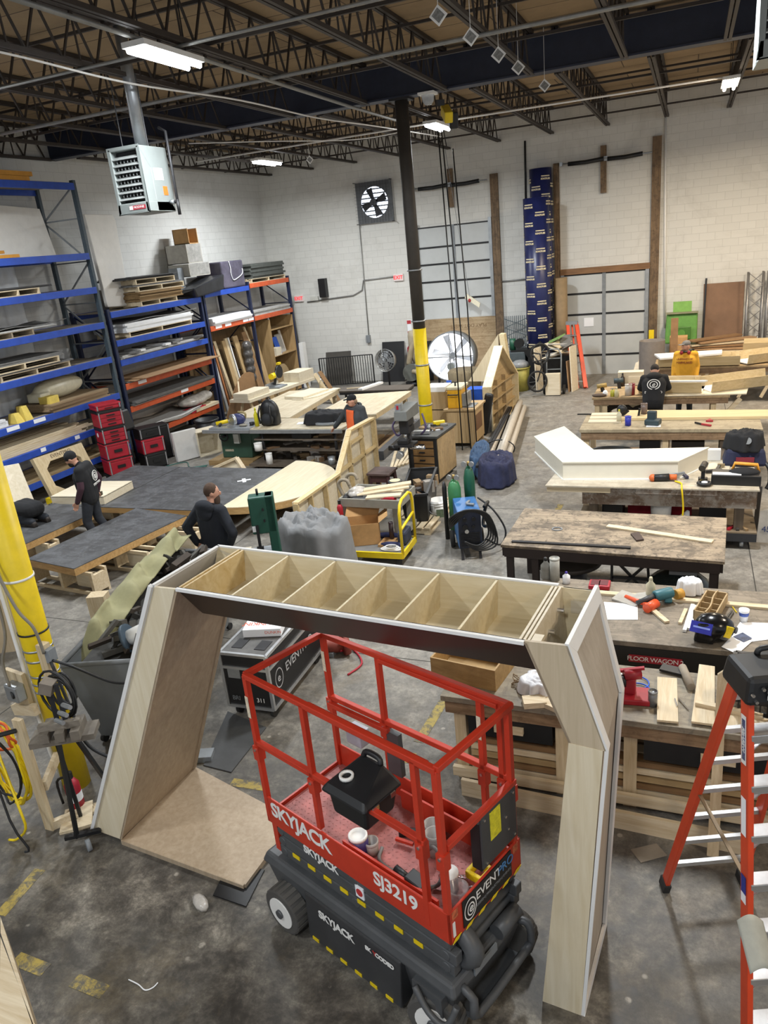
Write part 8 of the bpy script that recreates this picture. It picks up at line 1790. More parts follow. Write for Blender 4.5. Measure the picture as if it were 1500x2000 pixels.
# brown board, truss and green wash station on the back wall
one('brown_board','large brown hardboard sheet leaning on the back wall at right','board',MB().slab([(0.42,24.0,0.0),(1.45,24.0,0.0),(1.45,24.28,2.5),(0.38,24.28,2.5)],(0,0.03,0)),mat('stained_hardboard','7d5f48',0.6,var=0.25,scale=1.2))
one('black_bar','black bar leaning over the corner of the brown sheet','bar',MB().bar((0.40,23.96,0.02),(0.44,24.26,2.66),0.05,0.05),BLACK())
def truss(x,label):
 o=thing('aluminium_truss',label,'truss',(x,23.7,0));TA=mat('truss_grey','8f8d8b',0.4,0.7)
 for dx in (0,0.38):MB().cyl((x+dx,23.75,0),(x+dx,23.95,2.75),0.03,n=10).build('chord',TA,o)
 for dx in (0,0.38):MB().cyl((x+dx,24.05,0),(x+dx,24.22,2.75),0.03,n=10).build('chord',TA,o)
 mb=MB()
 for i in range(8):
  z=0.1+i*0.33;y=23.75+0.2*z/2.75;y2=23.75+0.2*(z+0.33)/2.75
  mb.bar((x,y,z),(x+0.38,y2,z+0.33),0.02,0.02);mb.bar((x+0.38,y,z),(x,y2,z+0.33),0.02,0.02)
 mb.build('lacing',TA,o);return o
truss(1.52,'grey lattice truss standing at the back right, left of the pair');truss(2.03,'grey lattice truss standing at the back right, right of the pair')
o=thing('wash_station','green plastic eyewash station on a stand against the back wall','wash station',(-0.1,23.9,0));GN=mat('station_green','5b8f3c',0.5);c=V((-0.17,23.80,1.360))
MB().hexa([c+V((-0.45,-0.25,-0.42)),c+V((0.42,-0.25,-0.42)),c+V((0.42,0.2,-0.42)),c+V((-0.45,0.2,-0.42))],[c+V((-0.42,-0.12,0.42)),c+V((0.42,-0.12,0.42)),c+V((0.42,0.2,0.42)),c+V((-0.42,0.2,0.42))]).build('tank',GN,o,bevel=0.05)
MB().cbox(c+V((0,-0.27,-0.12)),(0.5,0.04,0.36)).build('front_recess',mat('station_dark_green','47752e',0.5),o,bevel=0.02);MB().cbox(c+V((0.0,0.1,0.58)),(0.5,0.06,0.3)).build('sign_board',mat('station_light_green','7fb058',0.5),o);MB().box(c.x-0.3,c.x+0.3,23.7,24.1,0,c.z-0.42).build('stand',GREY(),o);MB().cyl(c+V((0,-0.28,-0.12)),c+V((0,-0.31,-0.12)),0.1,n=14).build('drain_ring',GN,o)
MB().cbox(c+V((0,-0.05,0.43)),(0.86,0.3,0.03)).build('top_lid',mat('station_lid','8b8a6e',0.6),o)

# ------------------------------------------------------------------ back wall gear
# big drum fan in front of the first door
o=thing('drum_fan','very large white drum fan glowing with daylight before the first overhead door','drum fan',(-6.95,22.9,0));c=V((-6.85,22.60,0.983));RF=0.74
ax=V((0.06,-1,0.05)).normalized();back=c-ax*0.65
MB().cyl(c,back,RF,n=40,caps=False).build('drum_shell',GREY(),o,solid=0.02);MB().cyl(c-ax*0.01,back,RF-0.02,n=40,caps=False).build('drum_liner',mat('fan_liner_white','dfe2e6',0.4,var=0.03),o)
MB().cyl(back+ax*0.02,back,RF-0.02,n=40).build('back_panel',mat('fan_daylight_glow','f1f3f7',0.4,var=0.03,emit=2.0),o)  # glow put into the panel, standing for daylight behind the fan
e1=ax.cross(V((0,0,1))).normalized();e2=e1.cross(ax)
for i in range(6):
 a=i*PI/3+0.25;d_=e1*math.cos(a)+e2*math.sin(a);t_=(-e1*math.sin(a)+e2*math.cos(a));b0=back+ax*0.25
 MB().slab([b0+d_*0.1-t_*0.05,b0+d_*0.66-t_*0.10+ax*0.08,b0+d_*0.66+t_*0.07-ax*0.08,b0+d_*0.1+t_*0.05],ax*0.01).build('blade',mat('fan_blade_white','d6d8dc',0.4,var=0.05),o)
MB().cyl(back+ax*0.2,back+ax*0.32,0.1,n=18).build('hub',GREY(),o)
mb=MB();f_=c+ax*0.01
for a in (0,PI/2):d_=e1*math.cos(a)+e2*math.sin(a);mb.bar(f_-d_*RF,f_+d_*RF,0.03,0.02,ax)
mb.build('front_struts',GALV(),o)
MB().cyl(c-e2*0.3+ax*0.02,c-e2*0.3-ax*0.2,0.11,n=14).build('motor',mat('motor_grey','777d7a',0.5),o);MB().box(c.x-0.06,c.x+0.06,c.y-0.02,c.y+0.05,0.0,c.z-0.2).build('motor_post',GREY(),o)
mb=MB()
for s in (-0.5,0.5):mb.bar((c.x+s,c.y+0.3,0.05),(c.x+s,c.y+0.3,c.z-0.55),0.06,0.06);mb.bar((c.x+s,c.y-0.1,0.05),(c.x+s,c.y+0.7,0.05),0.06,0.06)
mb.build('stand',DARK(),o)
mb=MB();mb.lathe([(0.30,0.0),(0.46,0.1),(0.5,0.75),(0.42,0.82),(0,0.78)],(-6.05,21.3,0),18)
one('canvas_bin','round canvas sack bin in front of the big drum fan','bin',mb,wood('canvas_bin_weave','8a7d63','665a45','z',0.9))
# wall of small fan, dust collector, black gate
def pedfan():
 o=thing('pedestal_fan','small round pedestal fan in front of the back wall','fan',(-9.2,22.6,0));c=V((-9.01,22.50,0.971));ax=V((-0.15,-1,0.1)).normalized();e1=ax.cross(V((0,0,1))).normalized();e2=e1.cross(ax);r=0.36
 mb=MB()
 for k in range(1,6):mb.tube([c+(e1*math.cos(t)+e2*math.sin(t))*r*k/5+ax*(0.08*(1-(k/5)**2)) for t in [2*PI*i/24 for i in range(24)]],0.006,5,0,True)
 for i in range(24):t=2*PI*i/24;d_=e1*math.cos(t)+e2*math.sin(t);mb.bar(c+ax*0.08,c+d_*r,0.006,0.006)
 mb.build('front_grille',GALV(),o);MB().cyl(c,c-ax*0.22,r,r*0.85,n=28,caps=False).build('shroud',mat('fan_shroud','a5a39c',0.4,0.5),o,solid=0.01)
 for i in range(4):a=i*PI/2;d_=e1*math.cos(a)+e2*math.sin(a);t_=(-e1*math.sin(a)+e2*math.cos(a));MB().slab([c-ax*0.1+d_*0.05-t_*0.05,c-ax*0.1+d_*0.3-t_*0.1,c-ax*0.14+d_*0.3+t_*0.1,c-ax*0.1+d_*0.05+t_*0.05],ax*0.008).build('blade',GALV(),o)
 MB().cyl(c-ax*0.12,c-ax*0.32,0.09,n=14).build('motor',DARK(),o);MB().cyl((c.x+0.02,c.y+0.2,0.03),(c.x+0.02,c.y+0.2,c.z-0.05),0.03,n=10).build('pole',DARK(),o);MB().cyl((c.x+0.02,c.y+0.2,0),(c.x+0.02,c.y+0.2,0.03),0.3,n=20).build('base',DARK(),o)
pedfan()
o=thing('dust_collector','dust collector with tan hoses behind the small fan','dust collector',(-8.5,23.2,0))
c=V((-8.35,23.3,0));MB().lathe([(0,0),(0.28,0.02),(0.28,0.12),(0,0.12)],c,18).build('base',DARK(),o);MB().cyl(c+V((0,-0.25,0.45)),c+V((0,0.05,0.45)),0.28,n=20).build('blower',mat('collector_grey','63655f',0.5),o);MB().lathe([(0.1,0.7),(0.22,0.95),(0.24,1.6),(0.2,1.75),(0,1.78)],c+V((0.12,0.1,0)),16).build('filter_bag',mat('bag_tan','a89c86',0.9),o)
MB().cyl(c+V((0,0,0.12)),c+V((0,0,0.45)),0.08,n=12).build('post',DARK(),o)
for s in (0,0.2):MB().tube([c+V((0.1+s,-0.3,0.5)),c+V((0.3+s,-0.4,0.45)),c+V((0.32+s,-0.4,0.0))],0.075,10,5).build('hose',mat('hose_tan','a2947a',0.7),o)
MB().tube([c+V((-0.1,-0.1,0.7)),c+V((0.05,-0.15,1.2)),c+V((0.3,-0.1,1.65))],0.09,10,5).build('duct',mat('hose_tan','a2947a',0.7),o)
one('black_sheet','black panel leaning on the back wall behind the small fan','panel',MB().slab([(-9.75,24.0,0),(-8.95,24.0,0),(-8.95,24.28,1.32),(-9.75,24.28,1.32)],(0,0.03,0)),BLACK())
one('black_sheet','curved black panel behind the dust collector','panel',MB().slab([(-8.3,24.0,0),(-7.9,24.0,0),(-7.95,24.25,1.35),(-8.1,24.28,1.5),(-8.3,24.28,1.5)],(0,0.03,0)),BLACK())
o=thing('fire_extinguisher','red extinguisher on the back wall left of the yellow column','fire extinguisher',(-8.55,24.2,1.2));c=V((-8.73,24.20,1.000));MB().lathe([(0,-0.3),(0.09,-0.3),(0.09,0.1),(0.03,0.18),(0,0.18)],c,14).build('cylinder',TOOLRED(),o);MB().cyl(c+V((0,0,0.18)),c+V((0,0,0.26)),0.04,n=8).build('valve',BLACK(),o);MB().box(c.x-0.03,c.x+0.03,c.y+0.09,YB,c.z-0.1,c.z).build('bracket',DARK(),o)
def gate(p0,p1,z1,n,label,m_):
 o=thing('steel_gate',label,'fence panel',p0);a=V(p0);b=V(p1);up=V((0,0,z1))
 mb=MB();mb.bar(a+V((0,0,0.06)),b+V((0,0,0.06)),0.03,0.03);mb.bar(a+up,b+up,0.03,0.03);mb.bar(a,a+up,0.035,0.035);mb.bar(b,b+up,0.035,0.035);mb.build('frame',m_,o)
 mb=MB()
 for i in range(1,n):q=a.lerp(b,i/n);mb.bar(q+V((0,0,0.06)),q+up,0.018,0.018)
 mb.build('bars',m_,o);return o
gate((-11.75,23.3,0),(-9.95,23.75,0),1.0,22,'black barred steel fence panel leaning near the back corner',BLACK())
one('dark_mesh_sheet','dark mesh panel behind the left end of the black fence panel','panel',MB().slab([(-11.8,23.75,0),(-10.9,23.95,0),(-10.9,24.15,1.1),(-11.8,24.0,1.1)],(0,0.01,0)),mat('mesh_dark','47443f',0.8))
o=thing('scissor_gate','grey folding scissor gate stacked between the first door and the blue tubes','folding gate',(-5.35,24.1,0));GG=mat('gate_blue_grey','5e676c',0.5,0.4)
mb=MB()
for i in range(13):x=-5.42+i*0.062;mb.bar((x,24.05,0.05),(x,24.15,1.95),0.018,0.03)
mb.build('bars',GG,o);MB().box(-5.45,-4.65,24.0,24.2,0.0,0.05).build('bottom_track',DARK(),o)
mb=MB()
for i in range(6):mb.bar((-5.42,24.03,0.2+i*0.28),(-4.68,24.04,0.48+i*0.28),0.012,0.02);mb.bar((-5.42,24.03,0.48+i*0.28),(-4.68,24.04,0.2+i*0.28),0.012,0.02)
mb.build('lattice',GG,o)
o=thing('floor_machine','dark grey machine standing right of the slanted panels before the scissor gate','machine',(-4.75,23.0,0));MB().box(-5.1,-4.55,22.8,23.4,0.0,1.0).build('cabinet',mat('machine_slate','4a5358',0.5),o,bevel=0.02);MB().box(-5.0,-4.5,22.85,23.35,1.0,1.06).build('top_plate',BLACK(),o);MB().cyl((-4.95,22.95,1.06),(-4.95,22.95,1.4),0.09,n=14).build('green_tank',DG,o);MB().cyl((-4.75,22.85,1.25),(-4.75,23.05,1.25),0.14,n=18).build('black_wheel',BLACK(),o)
# blue form tubes
NV=mat('tube_navy_print','1d2452',0.35,var=0.25,scale=3)
CRT=mat('tube_cream_print','cfc3a2',0.6)
def form_tube(x,y,r,z1,label,rows,ph):
 o=thing('concrete_form_tube',label,'form tube',(x,y,0));MB().lathe([(r-0.02,0.0),(r,0.0),(r,z1),(r-0.02,z1),(r-0.02,0.0)],(x,y,0),28).build('tube',NV,o)
 for i in range(rows):
  for j in range(4):
   a=R_(-165+j*50+ph);z=0.35+i*0.49+(j % 2)*0.25+j*0.03
   if z > z1-0.15:continue
   ct=V((x+math.cos(a)*(r+0.003),y+math.sin(a)*(r+0.003),z));tx=V((-math.sin(a),math.cos(a),0))
   text('lettering','SONOTUBE',0.062,face_frame(ct-tx*0.0,tx,(0,0,1)),CRT,o,0.001,'CENTER',0.8,0,0.004)
   mb=MB();mb.bar(ct-tx*0.13+V((0,0,0.075)),ct+tx*0.13+V((0,0,0.075)),0.006,0.03);mb.build('print_bar',CRT,o)
 return o
form_tube(-4.19,23.28,0.37,5.3,'tall navy cardboard form tube with cream print, front one of the pair',16,0)
form_tube(-4.17,24.0,0.32,6.1,'tallest navy cardboard form tube standing behind the front one',17,10)
o=tag(MB().cyl((-3.60,23.70,0),(-3.60,23.70,3.02),0.2,n=24).build('cardboard_tube',mat('tube_tan','8a7455',0.7)),'tan cardboard tube standing between the navy tubes and second door','tube')
# bicycle, hand truck, bin, orange ladder
o=thing('bicycle','small black bicycle standing on end by the navy tubes','bicycle',(-4.05,22.3,0));
c1=V((-3.87,21.00,0.443));c2=V((c1.x+0.05,21.25,c1.z+0.72))
for c in (c1,c2):
 w_=MB().tube([c+V((0.24*math.cos(t),0.08*math.cos(t),0.28*math.sin(t))) for t in [2*PI*i/24 for i in range(24)]],0.03,8,0,True).build('wheel',RUBBER(),o)
 mb=MB()
 for i in range(8):t=PI*i/4;mb.bar(c,c+V((0.2*math.cos(t),0.12*math.cos(t),0.25*math.sin(t))),0.006,0.006)
 mb.build('spokes',GREY(),w_)
mb=MB()
for a,b in ((c1,c1+V((0.12,0.1,0.4))),(c1+V((0.12,0.1,0.4)),c2),(c1+V((0.12,0.1,0.4)),c2+V((-0.25,0,0.05))),(c2+V((-0.25,0,0.05)),c2),(c1+V((0.0,0.05,0.55)),c1+V((0.12,0.1,0.4)))):mb.cyl(a,b,0.02,n=8)
mb.build('frame',BLACK(),o);MB().cyl(c1+V((-0.12,0.0,0.55)),c1+V((0.2,0.1,0.58)),0.016,n=8).build('handlebar',BLACK(),o)
o=trash('yellow_barrel',(-4.55,22.0,0),0.28,0.7,mat('barrel_dull_yellow','a39a4a',0.6,var=0.3),'dull yellow barrel with bags in it left of the bicycle');MB().ball((-4.55,22.0,0.75),(0.27,0.25,0.16),12).build('bag_top',mat('bag_grey','85888a',0.4,var=0.3,scale=8),o)
o=thing('hand_truck','steel hand truck with boards on it right of the bicycle','hand truck',(-3.35,21.9,0));hx,hy=(-3.47,21.20,0.000)[0],(-3.47,21.20,0.000)[1]
MB().tube([(hx-0.2,hy+0.1,0.1),(hx-0.2,hy+0.25,1.1),(hx-0.12,hy+0.27,1.25),(hx+0.12,hy+0.27,1.25),(hx+0.2,hy+0.25,1.1),(hx+0.2,hy+0.1,0.1)],0.02,8).build('frame',GREY(),o)
mb=MB()
for z in (0.4,0.7,1.0):mb.bar((hx-0.2,hy+0.1+z*0.14,z),(hx+0.2,hy+0.1+z*0.14,z),0.03,0.02)
mb.build('cross_bars',GREY(),o)
for s in (-0.27,0.27):MB().cyl((hx+s-0.03,hy+0.2,0.13),(hx+s+0.03,hy+0.2,0.13),0.13,n=16).build('wheel',RUBBER(),o)
MB().box(hx-0.2,hx+0.2,hy-0.1,hy+0.12,0.0,0.02).build('toe_plate',DARK(),o)
one('tan_carton','tan plywood box standing on the hand truck','box',MB().box(hx-0.2,hx+0.2,hy-0.1,hy+0.08,0.022,0.62),PLY())
for i in range(9):
 one('scrap_board','scrap plywood piece heaped behind the hand truck','plywood',MB().cbox((hx-0.1+0.1*(i % 4),hy+0.75+0.05*i,1.0+0.05*i),(0.6,0.3,0.03),(20*(i % 3)-20,15*(i % 4)-20,40*i)),[PLY(),LSH,PINE(),GSH][i % 4] if i !=8 else mat('green_board','7da05c',0.6),'scrap heap behind the hand truck')
one('scrap_bin','dark rolling bin full of scrap behind the hand truck','bin',MB().box(hx-0.45,hx+0.32,hy+0.95,hy+1.6,0.0,0.95),DARK())
for i,(dx,l) in enumerate(((-0.55,'plywood sheet leaning left of the hand truck'),(0.45,'tall plywood sheet leaning right of the hand truck'),(0.36,'short tan board leaning right of the hand truck'))):
 one('leaning_sheet',l,'plywood',MB().slab([(hx+dx,hy+0.4,0),(hx+dx+0.12,hy+0.8,0),(hx+dx+0.05,hy+0.9,1.25-0.4*(i==2)),(hx+dx-0.08,hy+0.55,1.25-0.4*(i==2))],(0.025,0,0)),PLY() if i < 2 else CSH)
o=thing('folded_ladder','folded orange ladder leaning by the second overhead door','step ladder',(-2.9,22.3,0));f_=V((-2.86,21.98,0.000));tp=V((-3.21,23.20,1.720))
u=(tp-f_)
for s in (-0.14,0.14):MB().bar(f_+V((s*1.25,0,0.04)),tp+V((s*0.9,0,0)),0.09,0.09).build('rail',LAD(),o)
for i in range(6):q=f_+u*(0.1+0.14*i);MB().bar(q+V((-0.13,0,0.03)),q+V((0.13,0,0.03)),0.06,0.03).build('step',ALU(),o)
for s in (-0.05,0.2):MB().bar(f_+V((s+0.02,0.12,0.0)),tp+V((s*0.7+0.03,0.05,-0.05)),0.04,0.05).build('rear_rail',LAD(),o)
MB().cbox(tp+V((0,0,0.02)),(0.34,0.16,0.09)).build('top_cap',GREY(),o);MB().cbox(f_+u*0.3+V((0.0,-0.05,0)),(0.04,0.02,0.2)).build('white_label',WHITE(),o)
mb=MB();c=V((-4.41,23.10,1.526))
one('torn_card','torn pale card panel leaning before the navy tubes','card',MB().slab([(-4.53,23.10,1.225),(-4.46,23.10,1.528),(-4.37,23.10,1.782),(-4.26,23.10,1.488),(-4.12,23.10,1.298),(-4.26,23.10,0.905),(-4.41,23.10,0.942)],(0,0.02,0)),PAPER())
o=thing('crate_stand','dark plastic crate on a stand behind the bicycle','crate',(-4.2,22.8,0));c=V((-4.25,22.80,1.029));
mb=MB();mb.bar(c+V((-0.25,0,-0.15)),c+V((0.25,0,0.15)),0.05,0.3);mb.build('crate',BLACK(),o);MB().box(c.x-0.2,c.x+0.2,22.7,22.95,0,c.z-0.2).build('stand',DARK(),o)

# ------------------------------------------------------------------ people: one skin surface each, clothes and hair as children
SKIN=mat('skin_tone','c09078',0.55,var=0.06)
def limb(m,a,b,ra,rb):m.cyl(a,b,ra,rb,14);m.ball(a,ra,12);m.ball(b,rb,12)
def hand(m,w,d,n):
 w=V(w);d=V(d).normalized();n=V(n);n=(n-d*n.dot(d)).normalized();s=d.cross(n)
 pc=w+d*0.05
 m.hexa([pc-d*0.045-s*0.03-n*0.014,pc-d*0.045+s*0.03-n*0.014,pc+d*0.045+s*0.04-n*0.013,pc+d*0.045-s*0.04-n*0.013],[pc-d*0.045-s*0.03+n*0.014,pc-d*0.045+s*0.03+n*0.014,pc+d*0.045+s*0.04+n*0.013,pc+d*0.045-s*0.04+n*0.013])
 for i,ln in enumerate((0.036,0.043,0.041,0.031)):
  b=pc+d*0.04+s*(i-1.5)*0.022
  k=b+d*ln;t=k+d*ln*0.8-n*0.018
  limb(m,b,k,0.0095,0.009);limb(m,k,t,0.009,0.0075)
 b=w+d*0.03-s*0.03;k=b-s*0.03+d*0.035;limb(m,b,k,0.012,0.010);limb(m,k,k+d*0.035-n*0.01,0.010,0.008)
def head(m,c,M,r=0.0):
 c=V(c)
 def h(x,y,z):return c+M @ V((x,y,z))
 e=[math.degrees(q) for q in M.to_euler()]
 m.ball(c,(0.076,0.094,0.112),20,e);m.ball(h(0,0.03,-0.06),(0.056,0.06,0.06),14,e)
 m.cbox(h(0,0.10,-0.012),(0.024,0.035,0.045),e);m.ball(h(0,0.082,-0.058),(0.026,0.014,0.010),10,e)
 for s in (-1,1):m.ball(h(s*0.078,-0.005,-0.01),(0.012,0.024,0.032),10,e)
 return h,e
def person(label,x,y,z,hd,J,top,pants,extra,sleeves=None,group=None,boots=True):
 T=T3(x,y,z,hd);o=thing('person',label,'person',(x,y,z))
 D=dict(pel=(0,0,0.95),chest=(0,0.02,1.30),neck=(0,0.0,1.47),head=(0,0.03,1.62),hrot=(0,0,0),
             shL=(-0.19,0,1.42),shR=(0.19,0,1.42),elL=(-0.25,-0.02,1.14),elR=(0.25,-0.02,1.14),wrL=(-0.25,0.08,0.90),wrR=(0.25,0.08,0.90),
             kL=(-0.11,0.02,0.50),kR=(0.11,0.02,0.50),aL=(-0.12,-0.03,0.09),aR=(0.12,-0.03,0.09),nL=(1,0,0),nR=(-1,0,0))
 D.update(J);g={k:(T @ V(v) if k not in ('hrot','nL','nR') else v) for k,v in D.items()}
 R3=T.to_3x3();HM=R3 @ Euler([R_(a) for a in D['hrot']]).to_matrix()
 pl,cs,nk=g['pel'],g['chest'],g['neck']
 sx=R3 @ V((1,0,0))
 b=MB();limb(b,pl,cs,0.115,0.13);limb(b,cs,nk,0.12,0.07);limb(b,nk,g['head']-HM @ V((0,0.0,0.05)),0.055,0.052)
 h,e=head(b,g['head'],HM)
 c=MB();up=(cs-pl).normalized()
 for s in (-0.07,0.0,0.07):limb(c,pl+sx*s-up*0.06,cs+sx*s*1.5,0.135,0.14)
 limb(c,g['shL'],g['shR'],0.085,0.085);limb(c,cs,nk,0.14,0.075)
 sls=[]
 for S_ in 'LR':
  sl=MB();sls.append(sl)
  sh_,el,wr=g['sh'+S_],g['el'+S_],g['wr'+S_]
  limb(b,sh_,el,0.05,0.04);limb(b,el,wr,0.042,0.028);hand(b,wr,wr-el,R3 @ V(g['n'+S_]))
  if sleeves:limb(c,sh_,sh_.lerp(el,0.55),0.078,0.070);limb(sl,sh_.lerp(el,0.45),el,0.062,0.058);limb(sl,el,wr,0.058,0.045)
  else:limb(c,sh_,el,0.078,0.066);limb(c,el,wr,0.064,0.048)
 p=MB();limb(p,pl-sx*0.08,pl+sx*0.08,0.13,0.13)
 for S_,s in (('L',-1),('R',1)):
  hip=pl+sx*0.095*s-up*0.03;k,a=g['k'+S_],g['a'+S_]
  limb(b,hip,k,0.075,0.05);limb(b,k,a,0.05,0.035);limb(p,hip,k,0.105,0.078);limb(p,k,a,0.078,0.062)
  f=R3 @ V((0,1,0));sh=MB();limb(sh,a-f*0.04-V((0,0,0.04)),a+f*0.16-V((0,0,0.045)),0.05,0.045);sh.cbox(a+f*0.06-V((0,0,0.075)),(0.09,0.28,0.03),(0,0,hd));sh.build('boot',mat('work_boot','2b241f',0.7),o,remesh=0.014,smooth_it=2)
 b.build('body',SKIN,o,remesh=0.008,smooth_it=2)
 ct=c.build(extra.get('topname','hoodie'),top,o,remesh=0.016,smooth_it=3);p.build('trousers',pants,o,remesh=0.016,smooth_it=3)
 if sleeves:[q.build('sleeve',sleeves,o,remesh=0.012,smooth_it=3) for q in sls]
 return o,T,R3,g,h,e,HM,ct
def eyes(o,h,e):
 m=MB()
 for s in (-1,1):m.ball(h(s*0.03,0.086,0.018),(0.010,0.006,0.006),8,e)
 m.build('eyes',BLACK(),o)
BC=mat('black_hoodie_cloth','17181b',0.92,var=0.3,scale=5);NVY=mat('navy_black_hoodie','1d2129',0.92,var=0.25,scale=5)
JN=mat('dark_denim','2b2f36',0.9,var=0.35,scale=9);BRN=mat('brown_hair','4a382c',0.9,var=0.25,scale=40)
def back_logo(o,T,pt,xd,yd,s):
 fr=face_frame(T @ V(pt),T.to_3x3() @ V(xd),T.to_3x3() @ V(yd));m=MB(fr);n=30
 for r,w in ((0.12,0.016),(0.075,0.014)):
  vs=[(math.cos(2*PI*i/n)*q*1.2*s,math.sin(2*PI*i/n)*q*s,0) for q in (r,r-w) for i in range(n)];m.add(vs,[(i,(i+1) % n,n+(i+1) % n,n+i) for i in range(n)])
 m.build('back_print',WHITE(),o,solid=0.004)
 text('lettering','e',0.15*s,fr @ Matrix.Translation((-0.045*s,0,0)),WHITE(),o,0.003,'LEFT',1,0.3)
 text('lettering','EVENTPRO',0.075*s,fr @ Matrix.Translation((0,-0.18*s,0)),WHITE(),o,0.003,'CENTER',1.05)
# walking man with black beanie, looking down to the left
o,T,R3,g,h,e,HM,ct=person('person in black beanie and T-shirt with maroon sleeves walking between the black decks',-9.38,9.35,0,112,
 dict(head=(0,0.16,1.60),neck=(0,0.05,1.47),hrot=(-32,0,0),elL=(-0.26,0.0,1.14),wrL=(-0.24,0.12,0.90),elR=(0.27,-0.12,1.16),wrR=(0.26,-0.05,0.93),kL=(-0.1,0.10,0.50),kR=(0.1,-0.02,0.50),aR=(0.12,-0.2,0.12)),BC,JN,dict(topname='t_shirt'),mat('maroon_sleeve','3d2530',0.9))
MB().ball(h(0,-0.015,0.035),(0.092,0.108,0.100),18,e).build('beanie',BC,o);MB().ball(h(0,0.05,-0.075),(0.062,0.062,0.062),14,e).build('beard',mat('black_hair','1d1815',0.9),o);eyes(o,h,e)
back_logo(o,T,(0.02,-0.165,1.27),(1,0,0),(0,0.06,1),0.75)
MB().cbox(T @ V((0.30,-0.02,0.86)),(0.07,0.16,0.06),(0,0,112)).build('tool_in_hand',mat('tool_olive','4b4331',0.6),o)
# bearded man with hands on hips, seen from behind
o,T,R3,g,h,e,HM,ct=person('bearded person in dark hoodie standing with hands on hips behind the plywood portal',-5.72,7.68,0,-10,
 dict(head=(0.01,0.07,1.64),hrot=(-8,0,-48),elL=(-0.40,-0.10,1.17),wrL=(-0.22,-0.13,0.97),elR=(0.38,-0.05,1.15),wrR=(0.24,0.02,0.97),nL=(0,-1,0),nR=(0,1,0)),NVY,JN,{})
MB().ball(h(0,-0.018,0.025),(0.085,0.094,0.105),18,e).build('hair',BRN,o);MB().ball(h(0,0.05,-0.11),(0.062,0.058,0.105),14,e).build('beard',BRN,o);eyes(o,h,e)
m=MB();m.ball(T @ V((0,-0.10,1.49)),(0.15,0.09,0.10),16,(20,0,-10));m.ball(T @ V((0,-0.11,1.42)),(0.12,0.09,0.12),16);m.tube([T @ V(q) for q in ((-0.12,-0.02,1.46),(-0.09,0.09,1.45),(0.09,0.09,1.45),(0.12,-0.02,1.46))],0.04,8,4);m.build('hood',NVY,o,remesh=0.014,smooth_it=2)
# older man in orange shirt leaning one hand on the bench
o,T,R3,g,h,e,HM,ct=person('person in cap, grey jacket and orange shirt leaning a hand on the saw bench',-6.16,13.55,0,156,
 dict(head=(0.0,0.07,1.60),hrot=(-10,0,-38),elR=(0.42,0.02,1.20),wrR=(0.62,0.06,1.0),elL=(-0.27,-0.02,1.12),wrL=(-0.27,0.06,0.88),nR=(0,0,1),chest=(0,0.03,1.28)),mat('charcoal_jacket','3c4043',0.9,var=0.2),mat('black_jeans','1f2023',0.9),dict(topname='jacket'))
m=MB(T);m.grid(lambda u,v:(-0.10+0.20*u,0.172+0.018*math.sin(u*PI)-0.03*v*v,0.92+0.50*v),8,10);m.build('orange_shirt',mat('orange_shirt','d8602f',0.85,var=0.12),o,solid=0.03)
MB().ball(h(0,-0.01,0.045),(0.086,0.10,0.080),18,e).cbox(h(0,0.11,0.05),(0.13,0.10,0.012),e).build('cap',BC,o,remesh=0.01);MB().ball(h(0,-0.06,-0.03),(0.075,0.05,0.06),12,e).build('hair',mat('grey_blond_hair','8d745c',0.9),o)
m=MB();m.cbox(h(0,0.092,0.018),(0.12,0.008,0.028),e);m.build('glasses',BLACK(),o)
m=MB();m.tube([T @ V(q) for q in ((-0.10,0.06,1.36),(-0.1,-0.06,1.48),(0.0,-0.1,1.5),(0.1,-0.06,1.48),(0.10,0.06,1.36))],0.035,8,4);m.build('collar',MATS['charcoal_jacket'],o)
# man in black hoodie leaning over his bench, seen from the back
o,T,R3,g,h,e,HM,ct=person('person in black hoodie with white back print leaning over the glue bottle bench',-0.61,16.18,0,0,
 dict(pel=(0,-0.05,0.92),chest=(0,0.13,1.22),neck=(0,0.26,1.37),head=(0,0.36,1.46),hrot=(-45,0,0),shL=(-0.2,0.2,1.32),shR=(0.2,0.2,1.32),elL=(-0.28,0.32,1.1),elR=(0.28,0.32,1.1),wrL=(-0.18,0.52,1.0),wrR=(0.18,0.52,1.0)),BC,BC,{})
MB().ball(h(0,-0.015,0.03),(0.086,0.102,0.100),18,e).build('hair',mat('dark_hair','2a2421',0.9),o);m=MB();m.ball(T @ V((0,0.14,1.38)),(0.15,0.1,0.07),14,(30,0,0));m.build('hood',BC,o);eyes(o,h,e)
back_logo(o,T,(0.0,-0.035,1.24),(1,0,0),(0,0.32,0.95),0.9)
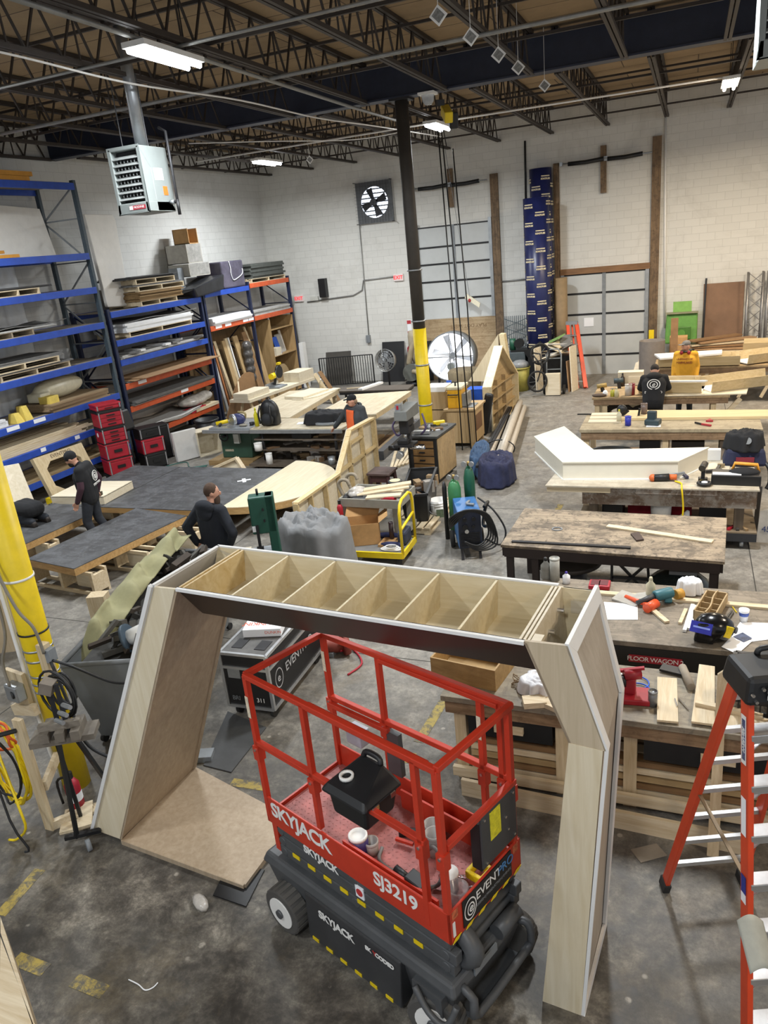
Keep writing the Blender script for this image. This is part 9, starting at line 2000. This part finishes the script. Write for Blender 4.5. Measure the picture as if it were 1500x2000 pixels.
# man in yellow sweatshirt
o,T,R3,g,h,e,HM,ct=person('person in yellow sweatshirt and grey cap with red ear muffs round the neck',-0.02,18.65,0,172,
 dict(head=(0.0,0.03,1.62),hrot=(-5,0,-50)),mat('yellow_sweatshirt','d09a2c',0.88,var=0.15),JN,dict(topname='sweatshirt'))
MB().ball(h(0,-0.01,0.05),(0.086,0.10,0.075),18,e).cbox(h(0,0.12,0.05),(0.12,0.10,0.012),e).build('cap',mat('cap_grey_cloth','6b6a68',0.9),o,remesh=0.01);MB().ball(h(0,0.045,-0.085),(0.058,0.055,0.045),12,e).build('beard',mat('sandy_beard','7a5540',0.9),o);eyes(o,h,e)
m=MB();m.tube([T @ V((0.105*math.sin(t),0.02+0.10*math.cos(t),1.50)) for t in [-2.4+4.8*i/12 for i in range(13)]],0.02,8);mf=m.build('ear_muffs',BLACK(),o)
for s in (-1,1):MB(T).ball((s*0.08,0.13,1.48),(0.04,0.03,0.045),12).build('muff_cup',mat('muff_red','8f1f28',0.4),mf)
text('lettering','UNIVERSITY OF',0.055,face_frame(T @ V((0,0.178,1.34)),R3 @ V((-1,0,0)),(0,0,1)),mat('maroon_print','7d3a2a',0.8),ct,0.006,'CENTER',0.9);text('lettering','MARYLAND',0.07,face_frame(T @ V((0,0.18,1.26)),R3 @ V((-1,0,0)),(0,0,1)),MATS['maroon_print'],ct,0.006,'CENTER',0.9)
# crouching man at the far left deck
o,T,R3,g,h,e,HM,ct=person('person crouching with a dark rounded back on the far left black deck',-10.55,9.05,0.50,80,
 dict(pel=(0,-0.12,0.26),chest=(0,0.16,0.26),neck=(0,0.36,0.20),head=(0,0.48,0.15),hrot=(-70,0,0),shL=(-0.19,0.3,0.22),shR=(0.19,0.3,0.22),elL=(-0.26,0.36,0.10),elR=(0.26,0.36,0.10),wrL=(-0.2,0.55,0.055),wrR=(0.2,0.55,0.055),kL=(-0.14,0.12,0.09),kR=(0.14,0.12,0.09),aL=(-0.13,-0.28,0.09),aR=(0.13,-0.28,0.09),nL=(0,0,1),nR=(0,0,1)),BC,JN,{})
MB().ball(h(0,-0.015,0.03),(0.086,0.102,0.100),16,e).build('hair',MATS['dark_hair'],o)
